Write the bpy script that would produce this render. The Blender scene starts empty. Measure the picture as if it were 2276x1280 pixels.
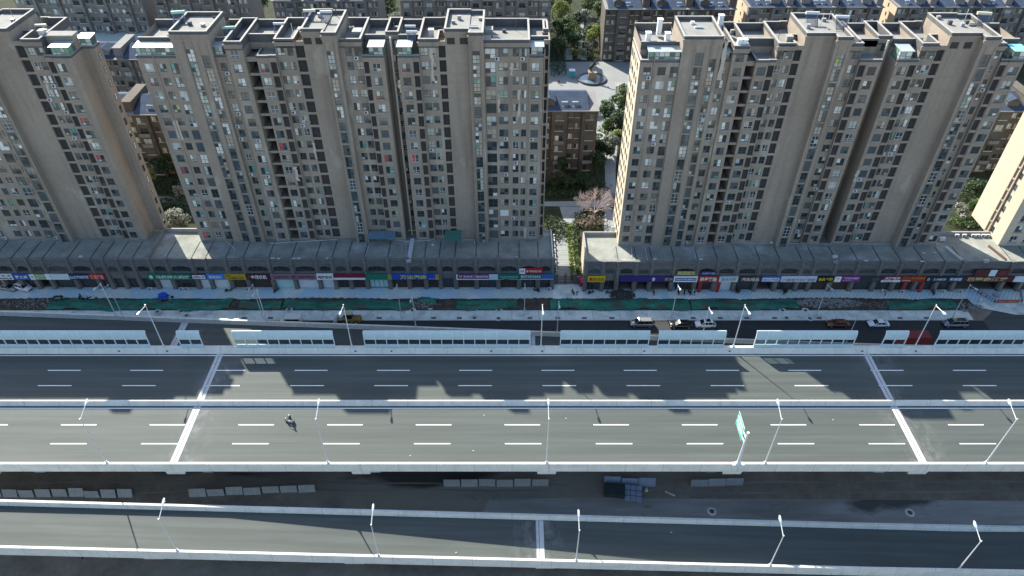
import bpy, math, random
from mathutils import Vector, Matrix
random.seed(7)
R = math.radians
SC = bpy.context.scene
COL = SC.collection

# ------------------------------------------------------------------ camera, sky, sun, exposure
CAM_Z, PITCH, FPX = 108.4, R(40.65), 1591.0
cd = bpy.data.cameras.new('camera')
cd.sensor_width = 36.0
cd.lens = 36.0 * FPX / 2276.0
cd.clip_start, cd.clip_end = 1.0, 4000.0
cam = bpy.data.objects.new('camera', cd)
cam.location = (0, 0, CAM_Z)
cam.rotation_euler = (math.pi / 2 - PITCH, 0, 0)
COL.objects.link(cam)
SC.camera = cam

SUN_EL, SUN_AZ = R(35.2), R(-34.0)          # azimuth from +Y, negative = towards -X
sd = Vector((math.sin(SUN_AZ) * math.cos(SUN_EL), math.cos(SUN_AZ) * math.cos(SUN_EL), math.sin(SUN_EL)))
world = bpy.data.worlds.new('World')
SC.world = world
world.use_nodes = True
wn = world.node_tree
for n in list(wn.nodes):
    wn.nodes.remove(n)
sky = wn.nodes.new('ShaderNodeTexSky')
sky.sky_type = 'NISHITA'
sky.sun_disc = False
sky.sun_elevation = SUN_EL
sky.sun_rotation = SUN_AZ
sky.air_density, sky.dust_density, sky.ozone_density = 1.0, 1.0, 1.0
bg = wn.nodes.new('ShaderNodeBackground')
bg.inputs['Strength'].default_value = 0.125
wo = wn.nodes.new('ShaderNodeOutputWorld')
wn.links.new(sky.outputs[0], bg.inputs[0])
wn.links.new(bg.outputs[0], wo.inputs[0])

sl = bpy.data.lights.new('sun', 'SUN')
sl.energy = 5.0
sl.angle = R(0.53)
sl.color = (1.0, 0.945, 0.83)
sun = bpy.data.objects.new('sun', sl)
sun.rotation_euler = (-sd).to_track_quat('-Z', 'Y').to_euler()
sun.location = (0, 0, 300)
COL.objects.link(sun)

vs = SC.view_settings
vs.view_transform = 'Standard'
vs.look = 'None'
vs.exposure = 1.42
vs.gamma = 1.0
vs.use_curve_mapping = False
SC.cycles.max_bounces = 6
SC.cycles.diffuse_bounces = 4
SC.cycles.glossy_bounces = 3
SC.cycles.transmission_bounces = 4
SC.cycles.transparent_max_bounces = 12

# ------------------------------------------------------------------ helpers
_s, _c = math.sin(PITCH), math.cos(PITCH)
def on_ground(px, py, z=0.0):
    """photo measurement -> surveyed point on the level z"""
    v = (py - 640) / FPX
    zc = (CAM_Z - z) / (_s + v * _c)
    return ((px - 1138) / FPX * zc, zc * (_c - v * _s))
def on_plane(px, py, Y):
    """photo measurement -> surveyed point (X, Z) on the upright plane at distance Y"""
    v = (py - 640) / FPX
    zc = Y / (_c - v * _s)
    return ((px - 1138) / FPX * zc, CAM_Z - zc * (_s + v * _c))

_o1 = 'first second third fourth fifth sixth seventh eighth ninth tenth eleventh twelfth thirteenth fourteenth fifteenth sixteenth seventeenth eighteenth nineteenth twentieth'.split()
def ordw(n):
    return _o1[n - 1] if n <= 20 else 'twenty-' + _o1[n - 21] if n < 30 else 'thirtieth'
class MB:
    def __init__(s):
        s.v, s.f, s.m = [], [], []
    def poly(s, pts, m=0):
        b = len(s.v)
        s.v += [tuple(q) for q in pts]
        s.f.append(tuple(range(b, b + len(pts))))
        s.m.append(m)
    def box(s, x0, x1, y0, y1, z0, z1, m=0, skip=''):
        b = len(s.v)
        s.v += [(x0, y0, z0), (x1, y0, z0), (x1, y1, z0), (x0, y1, z0), (x0, y0, z1), (x1, y0, z1), (x1, y1, z1), (x0, y1, z1)]
        for k, q in (('b', (3, 2, 1, 0)), ('t', (4, 5, 6, 7)), ('f', (0, 1, 5, 4)), ('r', (1, 2, 6, 5)), ('k', (2, 3, 7, 6)), ('l', (3, 0, 4, 7))):
            if k not in skip:
                s.f.append(tuple(b + i for i in q))
                s.m.append(m)
    def hexa(s, lo, hi, m=0):
        """solid between two 4-gons (lower, upper), both counter-clockwise from above"""
        b = len(s.v)
        s.v += [tuple(q) for q in lo] + [tuple(q) for q in hi]
        for q in ((3, 2, 1, 0), (4, 5, 6, 7), (0, 1, 5, 4), (1, 2, 6, 5), (2, 3, 7, 6), (3, 0, 4, 7)):
            s.f.append(tuple(b + i for i in q))
            s.m.append(m)
    def tube(s, p, q, r, n=6, m=0, r2=None, caps=True):
        p, q = Vector(p), Vector(q)
        d = (q - p)
        if d.length < 1e-6:
            return
        d.normalize()
        a = d.orthogonal().normalized()
        e = d.cross(a)
        r2 = r if r2 is None else r2
        b = len(s.v)
        for k in range(n):
            t = 2 * math.pi * k / n
            o = a * math.cos(t) + e * math.sin(t)
            s.v.append(tuple(p + o * r))
            s.v.append(tuple(q + o * r2))
        for k in range(n):
            i, j = b + 2 * k, b + 2 * ((k + 1) % n)
            s.f.append((i, j, j + 1, i + 1))
            s.m.append(m)
        if caps:
            s.f.append(tuple(b + 2 * k for k in reversed(range(n))))
            s.f.append(tuple(b + 2 * k + 1 for k in range(n)))
            s.m += [m, m]
    def lathe(s, prof, n=12, m=0, cx=0, cy=0):
        b = len(s.v)
        for r, z in prof:
            for k in range(n):
                t = 2 * math.pi * k / n
                s.v.append((cx + r * math.cos(t), cy + r * math.sin(t), z))
        for i in range(len(prof) - 1):
            for k in range(n):
                a, c = b + i * n + k, b + i * n + (k + 1) % n
                s.f.append((a, c, c + n, a + n))
                s.m.append(m)
    def loft(s, rings, m=0, caps=True):
        b = len(s.v)
        n = len(rings[0])
        for r in rings:
            s.v += [tuple(q) for q in r]
        for i in range(len(rings) - 1):
            for k in range(n):
                a, c = b + i * n + k, b + i * n + (k + 1) % n
                s.f.append((a, c, c + n, a + n))
                s.m.append(m)
        if caps:
            s.f.append(tuple(b + k for k in reversed(range(n))))
            s.f.append(tuple(b + (len(rings) - 1) * n + k for k in range(n)))
            s.m += [m, m]
    def mesh(s, name, mats, smooth=False):
        me = bpy.data.meshes.new(name)
        me.from_pydata(s.v, [], s.f)
        for x in (mats if isinstance(mats, (list, tuple)) else [mats]):
            me.materials.append(x)
        if any(s.m):
            me.polygons.foreach_set('material_index', s.m)
        if smooth:
            me.polygons.foreach_set('use_smooth', [True] * len(s.f))
        me.update()
        return me
    def build(s, name, mats, parent=None, loc=(0, 0, 0), smooth=False):
        return put(name, s.mesh(name, mats, smooth), parent, loc)

def put(name, data, parent=None, loc=(0, 0, 0), rz=0.0):
    o = bpy.data.objects.new(name, data)
    COL.objects.link(o)
    if parent is not None:
        o.parent = parent
    o.location = loc
    if rz:
        o.rotation_euler = (0, 0, rz)
    return o
def tag(o, label=None, cat=None, group=None, kind=None):
    if label: o['label'] = label
    if cat: o['category'] = cat
    if group: o['group'] = group
    if kind: o['kind'] = kind
    return o
def empty(name, loc=(0, 0, 0), rz=0.0):
    return put(name, None, None, loc, rz)
def struct(o):
    o['kind'] = 'structure'
    return o
def copy_tree(o, parent=None):
    c = o.copy()
    COL.objects.link(c)
    c.parent = parent
    for ch in list(o.children):
        copy_tree(ch, c)
    return c

# ------------------------------------------------------------------ materials
def mat(name, rgb, rough=0.8, var=0.12, scale=0.6, spec=0.3, metal=0.0, stretch=None, var2=0.0, scale2=8.0, bump=0.0, tint=None):
    m = bpy.data.materials.new(name)
    m.use_nodes = True
    nt = m.node_tree
    bs = nt.nodes['Principled BSDF']
    bs.inputs['Roughness'].default_value = rough
    bs.inputs['Metallic'].default_value = metal
    bs.inputs['Specular IOR Level'].default_value = spec
    if var <= 0:
        bs.inputs['Base Color'].default_value = (*rgb, 1)
        return m
    geo = nt.nodes.new('ShaderNodeNewGeometry')
    mp = nt.nodes.new('ShaderNodeMapping')
    nt.links.new(geo.outputs['Position'], mp.inputs['Vector'])
    if stretch:
        mp.inputs['Scale'].default_value = stretch
    def fac(sc, det, lo, hi):
        no = nt.nodes.new('ShaderNodeTexNoise')
        no.inputs['Scale'].default_value = sc
        no.inputs['Detail'].default_value = det
        no.inputs['Roughness'].default_value = 0.6
        nt.links.new(mp.outputs[0], no.inputs['Vector'])
        mr = nt.nodes.new('ShaderNodeMapRange')
        mr.inputs[1].default_value, mr.inputs[2].default_value = 0.3, 0.7
        mr.inputs[3].default_value, mr.inputs[4].default_value = lo, hi
        nt.links.new(no.outputs['Fac'], mr.inputs[0])
        return mr.outputs[0], no
    f1, n1 = fac(scale, 6.0, 0.0, 1.0)
    mx = nt.nodes.new('ShaderNodeMix')
    mx.data_type = 'RGBA'
    t = tint or (1, 1, 1)
    mx.inputs[6].default_value = (*[max(0, c * (1 - var)) for c in rgb], 1)
    mx.inputs[7].default_value = (*[min(1, c * (1 + var) * k) for c, k in zip(rgb, t)], 1)
    nt.links.new(f1, mx.inputs[0])
    out = mx.outputs[2]
    if var2 > 0:
        f2, _ = fac(scale2, 3.0, 1 - var2, 1 + var2)
        m2 = nt.nodes.new('ShaderNodeMix')
        m2.data_type = 'RGBA'
        m2.blend_type = 'MULTIPLY'
        m2.inputs[0].default_value = 1.0
        nt.links.new(out, m2.inputs[6])
        nt.links.new(f2, m2.inputs[7])
        out = m2.outputs[2]
    nt.links.new(out, bs.inputs['Base Color'])
    if bump > 0:
        bp = nt.nodes.new('ShaderNodeBump')
        bp.inputs['Strength'].default_value = bump
        bp.inputs['Distance'].default_value = 0.05
        nt.links.new(n1.outputs['Fac'], bp.inputs['Height'])
        nt.links.new(bp.outputs[0], bs.inputs['Normal'])
    return m

def patches(m, rgb, scale, lo, hi, amount=1.0, stretch=None, detail=5.0):
    """stains or repairs with a shape of their own over an existing material"""
    nt = m.node_tree
    bs = nt.nodes['Principled BSDF']
    geo = nt.nodes.new('ShaderNodeNewGeometry')
    mp = nt.nodes.new('ShaderNodeMapping')
    nt.links.new(geo.outputs['Position'], mp.inputs['Vector'])
    if stretch:
        mp.inputs['Scale'].default_value = stretch
    mp.inputs['Location'].default_value = (scale * 37.1, 11.3, 5.7)
    no = nt.nodes.new('ShaderNodeTexNoise')
    no.inputs['Scale'].default_value = scale
    no.inputs['Detail'].default_value = detail
    nt.links.new(mp.outputs[0], no.inputs['Vector'])
    mr = nt.nodes.new('ShaderNodeMapRange')
    mr.inputs[1].default_value, mr.inputs[2].default_value = lo, hi
    mr.inputs[3].default_value, mr.inputs[4].default_value = 0.0, amount
    nt.links.new(no.outputs['Fac'], mr.inputs[0])
    mx = nt.nodes.new('ShaderNodeMix')
    mx.data_type = 'RGBA'
    nt.links.new(mr.outputs[0], mx.inputs[0])
    src = bs.inputs['Base Color']
    if src.links:
        nt.links.new(src.links[0].from_socket, mx.inputs[6])
    else:
        mx.inputs[6].default_value = src.default_value
    mx.inputs[7].default_value = (*rgb, 1)
    nt.links.new(mx.outputs[2], src)
    return m

def lines(m, axis, period, width, rgb, amount=1.0, rot=0.0):
    """fine joints: thin lines every `period` metres along an axis of the world"""
    nt = m.node_tree
    bs = nt.nodes['Principled BSDF']
    geo = nt.nodes.new('ShaderNodeNewGeometry')
    mp = nt.nodes.new('ShaderNodeMapping')
    mp.inputs['Rotation'].default_value = (0, 0, rot)
    nt.links.new(geo.outputs['Position'], mp.inputs['Vector'])
    sp = nt.nodes.new('ShaderNodeSeparateXYZ')
    nt.links.new(mp.outputs[0], sp.inputs[0])
    md = nt.nodes.new('ShaderNodeMath'); md.operation = 'PINGPONG'; md.inputs[1].default_value = period / 2
    nt.links.new(sp.outputs[axis], md.inputs[0])
    lt = nt.nodes.new('ShaderNodeMath'); lt.operation = 'LESS_THAN'; lt.inputs[1].default_value = width / 2
    nt.links.new(md.outputs[0], lt.inputs[0])
    am = nt.nodes.new('ShaderNodeMath'); am.operation = 'MULTIPLY'; am.inputs[1].default_value = amount
    nt.links.new(lt.outputs[0], am.inputs[0])
    mx = nt.nodes.new('ShaderNodeMix'); mx.data_type = 'RGBA'
    nt.links.new(am.outputs[0], mx.inputs[0])
    src = bs.inputs['Base Color']
    if src.links:
        nt.links.new(src.links[0].from_socket, mx.inputs[6])
    else:
        mx.inputs[6].default_value = src.default_value
    mx.inputs[7].default_value = (*rgb, 1)
    nt.links.new(mx.outputs[2], src)
    return m

def glass(name, rgb, rough=0.08, alpha=1.0):
    m = bpy.data.materials.new(name)
    m.use_nodes = True
    bs = m.node_tree.nodes['Principled BSDF']
    bs.inputs['Base Color'].default_value = (*rgb, 1)
    bs.inputs['Roughness'].default_value = rough
    bs.inputs['Specular IOR Level'].default_value = 0.8
    bs.inputs['Alpha'].default_value = alpha
    return m

K = {}
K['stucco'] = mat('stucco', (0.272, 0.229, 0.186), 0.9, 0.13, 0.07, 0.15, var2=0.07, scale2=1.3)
lines(K['stucco'], 2, 2.87, 0.06, (0.22, 0.187, 0.15), 0.4)
patches(K['stucco'], (0.37, 0.335, 0.285), 0.16, 0.62, 0.66, 0.55, (1, 1, 0.55), 3.0)
patches(K['stucco'], (0.175, 0.15, 0.125), 0.35, 0.52, 0.74, 0.62, (2.4, 1, 0.12), 5.0)
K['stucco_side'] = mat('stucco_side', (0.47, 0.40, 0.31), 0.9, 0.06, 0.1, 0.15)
K['render_light'] = mat('render_light', (0.52, 0.47, 0.41), 0.9, 0.08, 0.4, 0.15)
K['coping'] = mat('coping', (0.29, 0.28, 0.26), 0.85, 0.12, 0.8, 0.2)
K['roof_tower'] = mat('roof_tower', (0.215, 0.215, 0.20), 0.9, 0.12, 0.35, 0.15, var2=0.06)
patches(K['roof_tower'], (0.13, 0.145, 0.145), 0.25, 0.55, 0.75, 0.5)
K['parapet_in'] = mat('parapet_in', (0.10, 0.10, 0.10), 0.9, 0.15, 0.6, 0.15)
K['frame'] = mat('frame', (0.065, 0.085, 0.085), 0.5, 0.0)
K['frame_white'] = mat('frame_white', (0.55, 0.57, 0.57), 0.5, 0.0)
K['louvre'] = mat('louvre', (0.045, 0.04, 0.036), 0.7, 0.15, 2.0)
K['shade_and_seam'] = mat('shade_and_seam', (0.03, 0.028, 0.026), 0.9, 0.1, 0.7)  # near-black: shade painted on the back of recesses; also colours roof seams
K['g_dark'] = glass('g_dark', (0.030, 0.038, 0.041))
K['g_mid'] = glass('g_mid', (0.095, 0.108, 0.11))
K['g_blue'] = glass('g_blue', (0.055, 0.08, 0.095))
K['g_pale'] = glass('g_pale', (0.38, 0.42, 0.40))
K['g_white'] = glass('g_white', (0.62, 0.63, 0.60), 0.2)
K['g_beige'] = glass('g_beige', (0.36, 0.32, 0.26), 0.2)
K['g_teal'] = glass('g_teal', (0.10, 0.30, 0.27))
K['g_red'] = glass('g_red', (0.42, 0.07, 0.08), 0.2)
K['g_yellow'] = glass('g_yellow', (0.40, 0.38, 0.06), 0.2)
K['g_green'] = glass('g_green', (0.16, 0.28, 0.21))
K['asphalt'] = mat('asphalt', (0.064, 0.075, 0.070), 0.74, 0.14, 0.5, 0.24, stretch=(0.05, 1.0, 1.0), var2=0.10, scale2=0.9)
lines(K['asphalt'], 1, 1.87, 0.5, (0.050, 0.058, 0.053), 0.35)
patches(K['asphalt'], (0.10, 0.108, 0.10), 0.06, 0.60, 0.85, 0.5, (0.4, 1.2, 1), 6.0)
K['asphalt_new'] = mat('asphalt_new', (0.038, 0.042, 0.043), 0.8, 0.16, 0.5, 0.15, stretch=(0.05, 1.0, 1.0), var2=0.08)
patches(K['asphalt_new'], (0.20, 0.20, 0.20), 0.10, 0.64, 0.9, 0.55, (0.35, 1.0, 1), 8.0)
K['concrete'] = mat('concrete', (0.52, 0.525, 0.485), 0.85, 0.10, 0.5, 0.2, var2=0.06, scale2=3)
patches(K['concrete'], (0.30, 0.30, 0.30), 0.5, 0.58, 0.8, 0.4, (0.3, 1, 2.0))
patches(K['concrete'], (0.24, 0.235, 0.22), 1.6, 0.60, 0.78, 0.45, (0.9, 1, 0.25))
lines(K['concrete'], 0, 6.034, 0.06, (0.22, 0.22, 0.21), 0.8)
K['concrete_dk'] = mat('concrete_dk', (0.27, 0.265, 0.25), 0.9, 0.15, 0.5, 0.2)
K['joint_white'] = mat('joint_white', (0.42, 0.43, 0.43), 0.85, 0.10, 1.5, 0.2, var2=0.06, scale2=4)
K['paint_white'] = mat('paint_white', (0.80, 0.80, 0.79), 0.6, 0.04, 2.0)
K['dust'] = mat('dust', (0.30, 0.30, 0.29), 0.9, 0.2, 0.5, 0.1)
K['steel_white'] = mat('steel_white', (0.50, 0.52, 0.53), 0.4, 0.04, 2.0, 0.5)
K['steel_grey'] = mat('steel_grey', (0.35, 0.37, 0.38), 0.45, 0.08, 1.0, 0.5, metal=0.3)
K['black'] = mat('black', (0.012, 0.012, 0.013), 0.6, 0.0)
K['rubber'] = mat('rubber', (0.02, 0.02, 0.02), 0.85, 0.0)
K['lamp_glass'] = mat('lamp_glass', (0.35, 0.62, 0.70), 0.3, 0.0)
# ------------------------------------------------------------------ ground, road, pavements
K['earth'] = mat('earth', (0.19, 0.165, 0.13), 0.95, 0.25, 0.25, 0.1, var2=0.12, scale2=1.2, bump=0.3)
patches(K['earth'], (0.27, 0.25, 0.215), 0.05, 0.45, 0.65, 0.8, (0.3, 1.2, 1), 6.0)
patches(K['earth'], (0.035, 0.034, 0.03), 0.09, 0.60, 0.68, 0.85, (0.35, 1.3, 1), 4.0)
K['garden'] = mat('garden', (0.03, 0.036, 0.02), 0.95, 0.3, 0.3, 0.1, bump=0.4)
K['plaza'] = mat('plaza', (0.44, 0.43, 0.41), 0.85, 0.08, 0.3, 0.2)
K['paving'] = mat('paving', (0.50, 0.60, 0.57), 0.85, 0.14, 0.15, 0.2, tint=(1.15, 1.0, 0.95), var2=0.08, scale2=2.5)
patches(K['paving'], (0.36, 0.53, 0.62), 0.11, 0.50, 0.53, 0.7, (1.0, 0.35, 1))
lines(K['paving'], 0, 0.72, 0.11, (0.24, 0.30, 0.32), 0.75, R(38))
lines(K['paving'], 0, 0.72, 0.07, (0.28, 0.34, 0.36), 0.55, R(-52))
K['slab'] = mat('slab', (0.55, 0.60, 0.55), 0.9, 0.16, 0.4, 0.15, var2=0.10, scale2=2.0)
patches(K['slab'], (0.23, 0.24, 0.25), 0.3, 0.52, 0.72, 0.7)
K['soil'] = mat('soil', (0.075, 0.062, 0.050), 0.97, 0.35, 0.8, 0.08, var2=0.2, scale2=4, bump=0.6)
K['net'] = mat('net', (0.035, 0.15, 0.105), 0.9, 0.38, 0.7, 0.1, stretch=(0.35, 1, 1), var2=0.25, scale2=3.0)
patches(K['net'], (0.095, 0.08, 0.062), 0.5, 0.53, 0.63, 0.85, (0.6, 1.4, 1), 6)
K['rubble'] = mat('rubble', (0.24, 0.235, 0.22), 0.9, 0.3, 1.5, 0.1)

def sheet(name, pts, z, m):
    b = MB()
    b.poly([(x, y, z) for x, y in pts], 0)
    return struct(b.build(name, m))
def rect(x0, x1, y0, y1):
    return [(x0, y0), (x1, y0), (x1, y1), (x0, y1)]

sheet('ground', rect(-1500, 1500, -600, 2200), 0.0, K['earth'])
sheet('garden_ground', rect(-260, 260, 137.0, 320), 0.004, K['garden'])
sheet('road', rect(-200, 104, 95.0, 115.2), 0.008, K['asphalt_new'])
sheet('road_apron', [(104, 95.0), (200, 95.0), (200, 117), (109, 119.4), (104, 115.2)], 0.008, K['asphalt'])

K['lane_conc'] = mat('lane_conc', (0.28, 0.28, 0.26), .9, .15, .4, .1, stretch=(.12, 1, 1), var2=.1, scale2=1.5)
patches(K['lane_conc'], (0.05, 0.05, 0.046), 0.11, 0.56, 0.64, 0.85, (0.5, 1.1, 1), 5)
patches(K['lane_conc'], (0.15, 0.14, 0.12), 0.2, 0.5, 0.7, 0.6, (0.2, 1.5, 1), 5)
sheet('service_lane', [(-8, 59), (140, 59), (140, 69.4), (40, 70.2), (-4, 70.4)], 0.006, K['lane_conc'])
K['track_mud'] = mat('track_mud', (0.20, 0.19, 0.17), .95, .2, .6, .1, stretch=(.1, 1, 1))
for y_, w_ in ((71.7, .5), (73.4, .55), (76.2, .5), (77.9, .5)):
    b = MB(); n_ = 60
    up, lo = [], []
    for k_ in range(n_ + 1):
        x_ = -130 + 270 * k_ / n_; c_ = y_ + .35 * math.sin(x_ * .05 + y_) + .12 * math.sin(x_ * .31)
        ww = w_ * (.7 + .3 * math.sin(x_ * .17 + y_ * 3))
        lo.append((x_, c_ - ww / 2, .005)); up.append((x_, c_ + ww / 2, .005))
    for k_ in range(n_):
        b.poly([lo[k_], lo[k_ + 1], up[k_ + 1], up[k_]])
    struct(b.build('wheel_track', K['track_mud']))
# kerb + concrete slab strip beside the road
b = MB(); b.box(-200, 100.5, 115.2, 115.42, 0.0, 0.17)
struct(b.build('kerb', K['concrete']))
slab_mesh = MB(); slab_mesh.box(0, 5.94, 0, 2.98, 0, 0.12)
slab_mesh = slab_mesh.mesh('pavement_slab', K['slab'])
strip = struct(empty('slab_pavement', (0, 115.42, 0)))
x = -120.0
i = 0
while x < 100:
    put('slab', slab_mesh, strip, (x, 0, random.uniform(-0.012, 0.012)))
    x += 6.0
# paved forecourt in front of the shops
b = MB()
pts = []
def zig(x0, x1):
    xs = x0; k = 0; out = []
    while xs < x1:
        out.append((xs, 122.2 + (0.35 if k % 2 else -0.05) + 0.45 * math.sin(xs * 0.11) + random.uniform(-0.1, 0.1)))
        xs += 0.85; k += 1
    return out
front = zig(-135, 98)
b.poly([(-135, 126.6, 0.13)] + [(x, y, 0.13) for x, y in front] + [(98, 121.4, 0.13), (106, 120.0, 0.13), (160, 118.2, 0.13), (160, 125.8, 0.13), (16, 125.8, 0.13), (16, 127.4, 0.13), (9.6, 127.4, 0.13), (9.6, 126.6, 0.13)][::1])
for (xa, ya), (xb, yb) in zip(front[:-1], front[1:]):
    b.poly([(xa, ya, 0), (xb, yb, 0), (xb, yb, 0.13), (xa, ya, 0.13)])
struct(b.build('pavement', K['paving']))
# concrete drive in front of the courtyard entrance and the slip drive on the right
sheet('entrance_drive', [(9.4, 121.9), (16.2, 121.9), (16.6, 127.2), (9.4, 127.2)], 0.137, K['slab'])
sheet('mixed_drive', [(16.4, 122.3), (22.5, 122.6), (22.2, 125.4), (16.6, 125.4)], 0.134, K['slab'])
sheet('slip_drive', [(103.5, 119.9), (112, 117.0), (160, 114.5), (160, 118.2), (108, 121.2)], 0.139, K['slab'])
# loose earth strip with green dust net
def bumpy(name, x0, x1, y0, y1, nx, ny, amp, z0, m, seed=0, edge=0.0, smooth=True, hold=None):
    rnd = random.Random(seed)
    b = MB()
    ph = [(rnd.uniform(0.15, 0.9), rnd.uniform(0.5, 2.0), rnd.uniform(0, 6.3), rnd.uniform(0.3, 1)) for _ in range(7)]
    for j in range(ny + 1):
        for i in range(nx + 1):
            x = x0 + (x1 - x0) * i / nx
            t = j / ny
            y = y0 + (y1 - y0) * t
            if edge and j in (0, ny):
                y += edge * (math.sin(x * 0.35 + seed) + 0.6 * math.sin(x * 1.1 + seed * 2) + rnd.uniform(-0.5, 0.5)) * 0.6
            h = sum(a * math.sin(f * x + g * y + p) for f, g, p, a in ph) / 3.5
            taper = math.sin(math.pi * min(1, max(0, t))) ** 0.6 if 0 < t < 1 else 0
            z = z0 + amp * taper * (0.75 + 0.45 * h + rnd.uniform(-0.22, 0.22))
            b.v.append((x, y, z))
    n = nx + 1
    for j in range(ny):
        for i in range(nx):
            a = j * n + i
            b.f.append((a, a + 1, a + n + 1, a + n)); b.m.append(0)
    return b.build(name, m, smooth=smooth)
o = bumpy('soil', -135, 104, 118.35, 122.7, 300, 9, 0.42, 0.02, K['soil'], 3)
tag(o, 'strip of bare dug-up earth between slabs and paving', 'earth', kind='stuff')
nets = [(-104.5, -63.5, 118.7, 121.6, 'long green dust net on earth by the pharmacy front'),
        (-61.5, -52, 119.2, 121.2, 'green dust net before the yellow and maroon shop signs'),
        (-51.5, -22.5, 118.9, 121.3, 'green dust net beside the white parked van'),
        (-12.5, 1.2, 118.8, 121.5, 'green dust net beside the blue and gold shop sign'),
        (-21.5, -17.2, 120.6, 122.0, 'short green net strip behind the thin lamp post'),
        (8.6, 40.0, 118.8, 121.6, 'green dust net across the courtyard entrance drive'),
        (40.4, 64.5, 118.9, 121.4, 'green dust net before the red tyre shop'),
        (84.5, 100.0, 119.0, 121.2, 'green dust net end piece by the slip drive')]
for k, (xa, xb, ya, yb, lb) in enumerate(nets):
    o = bumpy('dust_net', xa, xb, ya - .25, yb + .25, int((xb - xa) * 2), 9, 0.34, 0.34, K['net'], 11 + k, 0.55)
    tag(o, lb, 'dust net', 'green dust nets over the earth strip')
def chunks(name, cx, cy, rx, ry, n, s0, s1, z, m, seed, hump=0.3, label='', cat='rubble'):
    rnd = random.Random(seed)
    b = MB()
    for _ in range(n):
        a, r = rnd.uniform(0, 6.283), math.sqrt(rnd.random())
        x, y = cx + math.cos(a) * r * rx, cy + math.sin(a) * r * ry
        s = rnd.uniform(s0, s1)
        zz = z + hump * (1 - r * r)
        c = [Vector((rnd.uniform(-1, 1), rnd.uniform(-1, 1), rnd.uniform(-.6, .6))) * s for _ in range(4)]
        top = [Vector((x, y, zz)) + Vector((q.x * .4 + (s if i in (0, 3) else -s) * .6, q.y * .4 + (s if i < 2 else -s) * .6, s * .5 + q.z * .3)) for i, q in enumerate(c)]
        lo = [Vector((q.x, q.y, zz - s)) for q in top]
        b.hexa([lo[2], lo[3], lo[0], lo[1]], [top[2], top[3], top[0], top[1]])
    o = b.build(name, m)
    tag(o, label, cat, kind='stuff')
    return o
chunks('rubble', 71.5, 120.6, 8.0, 1.5, 620, 0.06, 0.30, 0.25, K['rubble'], 1, 0.35, 'heap of broken paving on the earth strip behind the brown car')
chunks('debris', 85.5, 120.4, 7, 1.2, 200, 0.04, 0.16, 0.22, K['rubble'], 2, 0.15, 'scattered broken stone on the bare earth')
chunks('rubble', 102.5, 119.4, 3.5, 1.6, 160, 0.05, 0.28, 0.1, K['rubble'], 4, 0.3, 'rubble at the rounded corner of the slip drive')
chunks('debris', -108, 120.5, 9, 1.6, 220, 0.05, 0.22, 0.2, K['rubble'], 5, 0.2, 'stones and bricks lying on bare earth beside the ramp wall')
chunks('rubble', 25.2, 123.6, 3.1, 1.9, 420, 0.05, 0.26, 0.1, mat('dark_spoil', (0.07, 0.068, 0.065), 0.95, 0.3, 2.0, 0.1), 6, 0.45, 'dark heap of dug-out spoil on the paving before the blue long sign')
chunks('debris', -21.0, 120.1, 5.0, 1.1, 240, 0.04, 0.2, 0.25, K['rubble'], 8, 0.2, 'stones around the lamp foot in the earth strip')
chunks('gravel', 36.8, 70.9, 5.5, 0.7, 420, 0.03, 0.09, 0.02, K['rubble'], 9, 0.05, 'pale gravel below the short hoarding under the bridge', 'gravel')
chunks('gravel', -2, 70.6, 9, 0.8, 300, 0.03, 0.10, 0.02, K['rubble'], 10, 0.05, 'dark gravel below the grey hoarding under the bridge', 'gravel')
# manholes and gully covers
K['iron'] = mat('iron', (0.10, 0.10, 0.10), 0.7, 0.15, 3)
mh = MB(); mh.lathe([(0.0, 0.10), (0.42, 0.10), (0.43, 0.02)], 14, 0); mh.lathe([(0.46, 0.0), (0.46, 0.16), (0.75, 0.16), (0.80, 0.0)], 14, 1)
mh = mh.mesh('manhole', [K['iron'], K['slab']])
for px, py, lb in [(350, 693, 'by the blue tarpaulin'), (403, 692, 'before the green pharmacy sign'), (415, 702, 'on the slabs near the ramp lamp'), (643, 688, 'behind the white van'), (917, 690, 'beside the leaning lamp post'), (957, 683, 'raised in the earth beside the lamp'),
                   (1054, 689, 'at the left corner of the pit'), (1109, 689, 'at the right corner of the pit'), (1055, 707, 'by the kerb left of the slab crossing'), (1108, 708, 'by the kerb right of the slab crossing'),
                   (1739, 690, 'at the left corner of the far pit'), (1790, 690, 'at the right corner of the far pit'), (1748, 707, 'by the kerb of the far crossing'), (1800, 708, 'by the kerb behind the brown car'), (1582, 1137, 'ring standing open under the bridge'), (2022, 1140, 'ring with dark stain under the bridge')]:
    X, Y = on_ground(px, py, 0.15 if py < 1000 else 0)
    tag(put('manhole', mh, None, (X, Y, 0.13 if py < 1000 else 0.0)), 'round manhole ' + lb, 'manhole', 'manhole rings')
gc = MB(); gc.box(-.55, .55, -.3, .3, 0, .03); gc = gc.mesh('gully', K['iron'])
for k, px in enumerate([543, 601, 843, 964, 1021, 1178, 1240, 1299, 1360, 1541, 1601, 1660, 1722, 1821, 2001, 2060]):
    X, Y = on_ground(px, 707.5, 0.13)
    tag(put('gully_grate', gc, None, (X, 115.9, 0.135)), 'small dark grate in the slabs by the kerb, ' + ordw(k + 1) + ' from the left', 'grate', 'kerb grates')
rnd = random.Random(5)
ncov = 0
pv = MB(); pv.box(-.35, .35, -.28, .28, 0, .02); pv = pv.mesh('cover', K['slab'])
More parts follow.
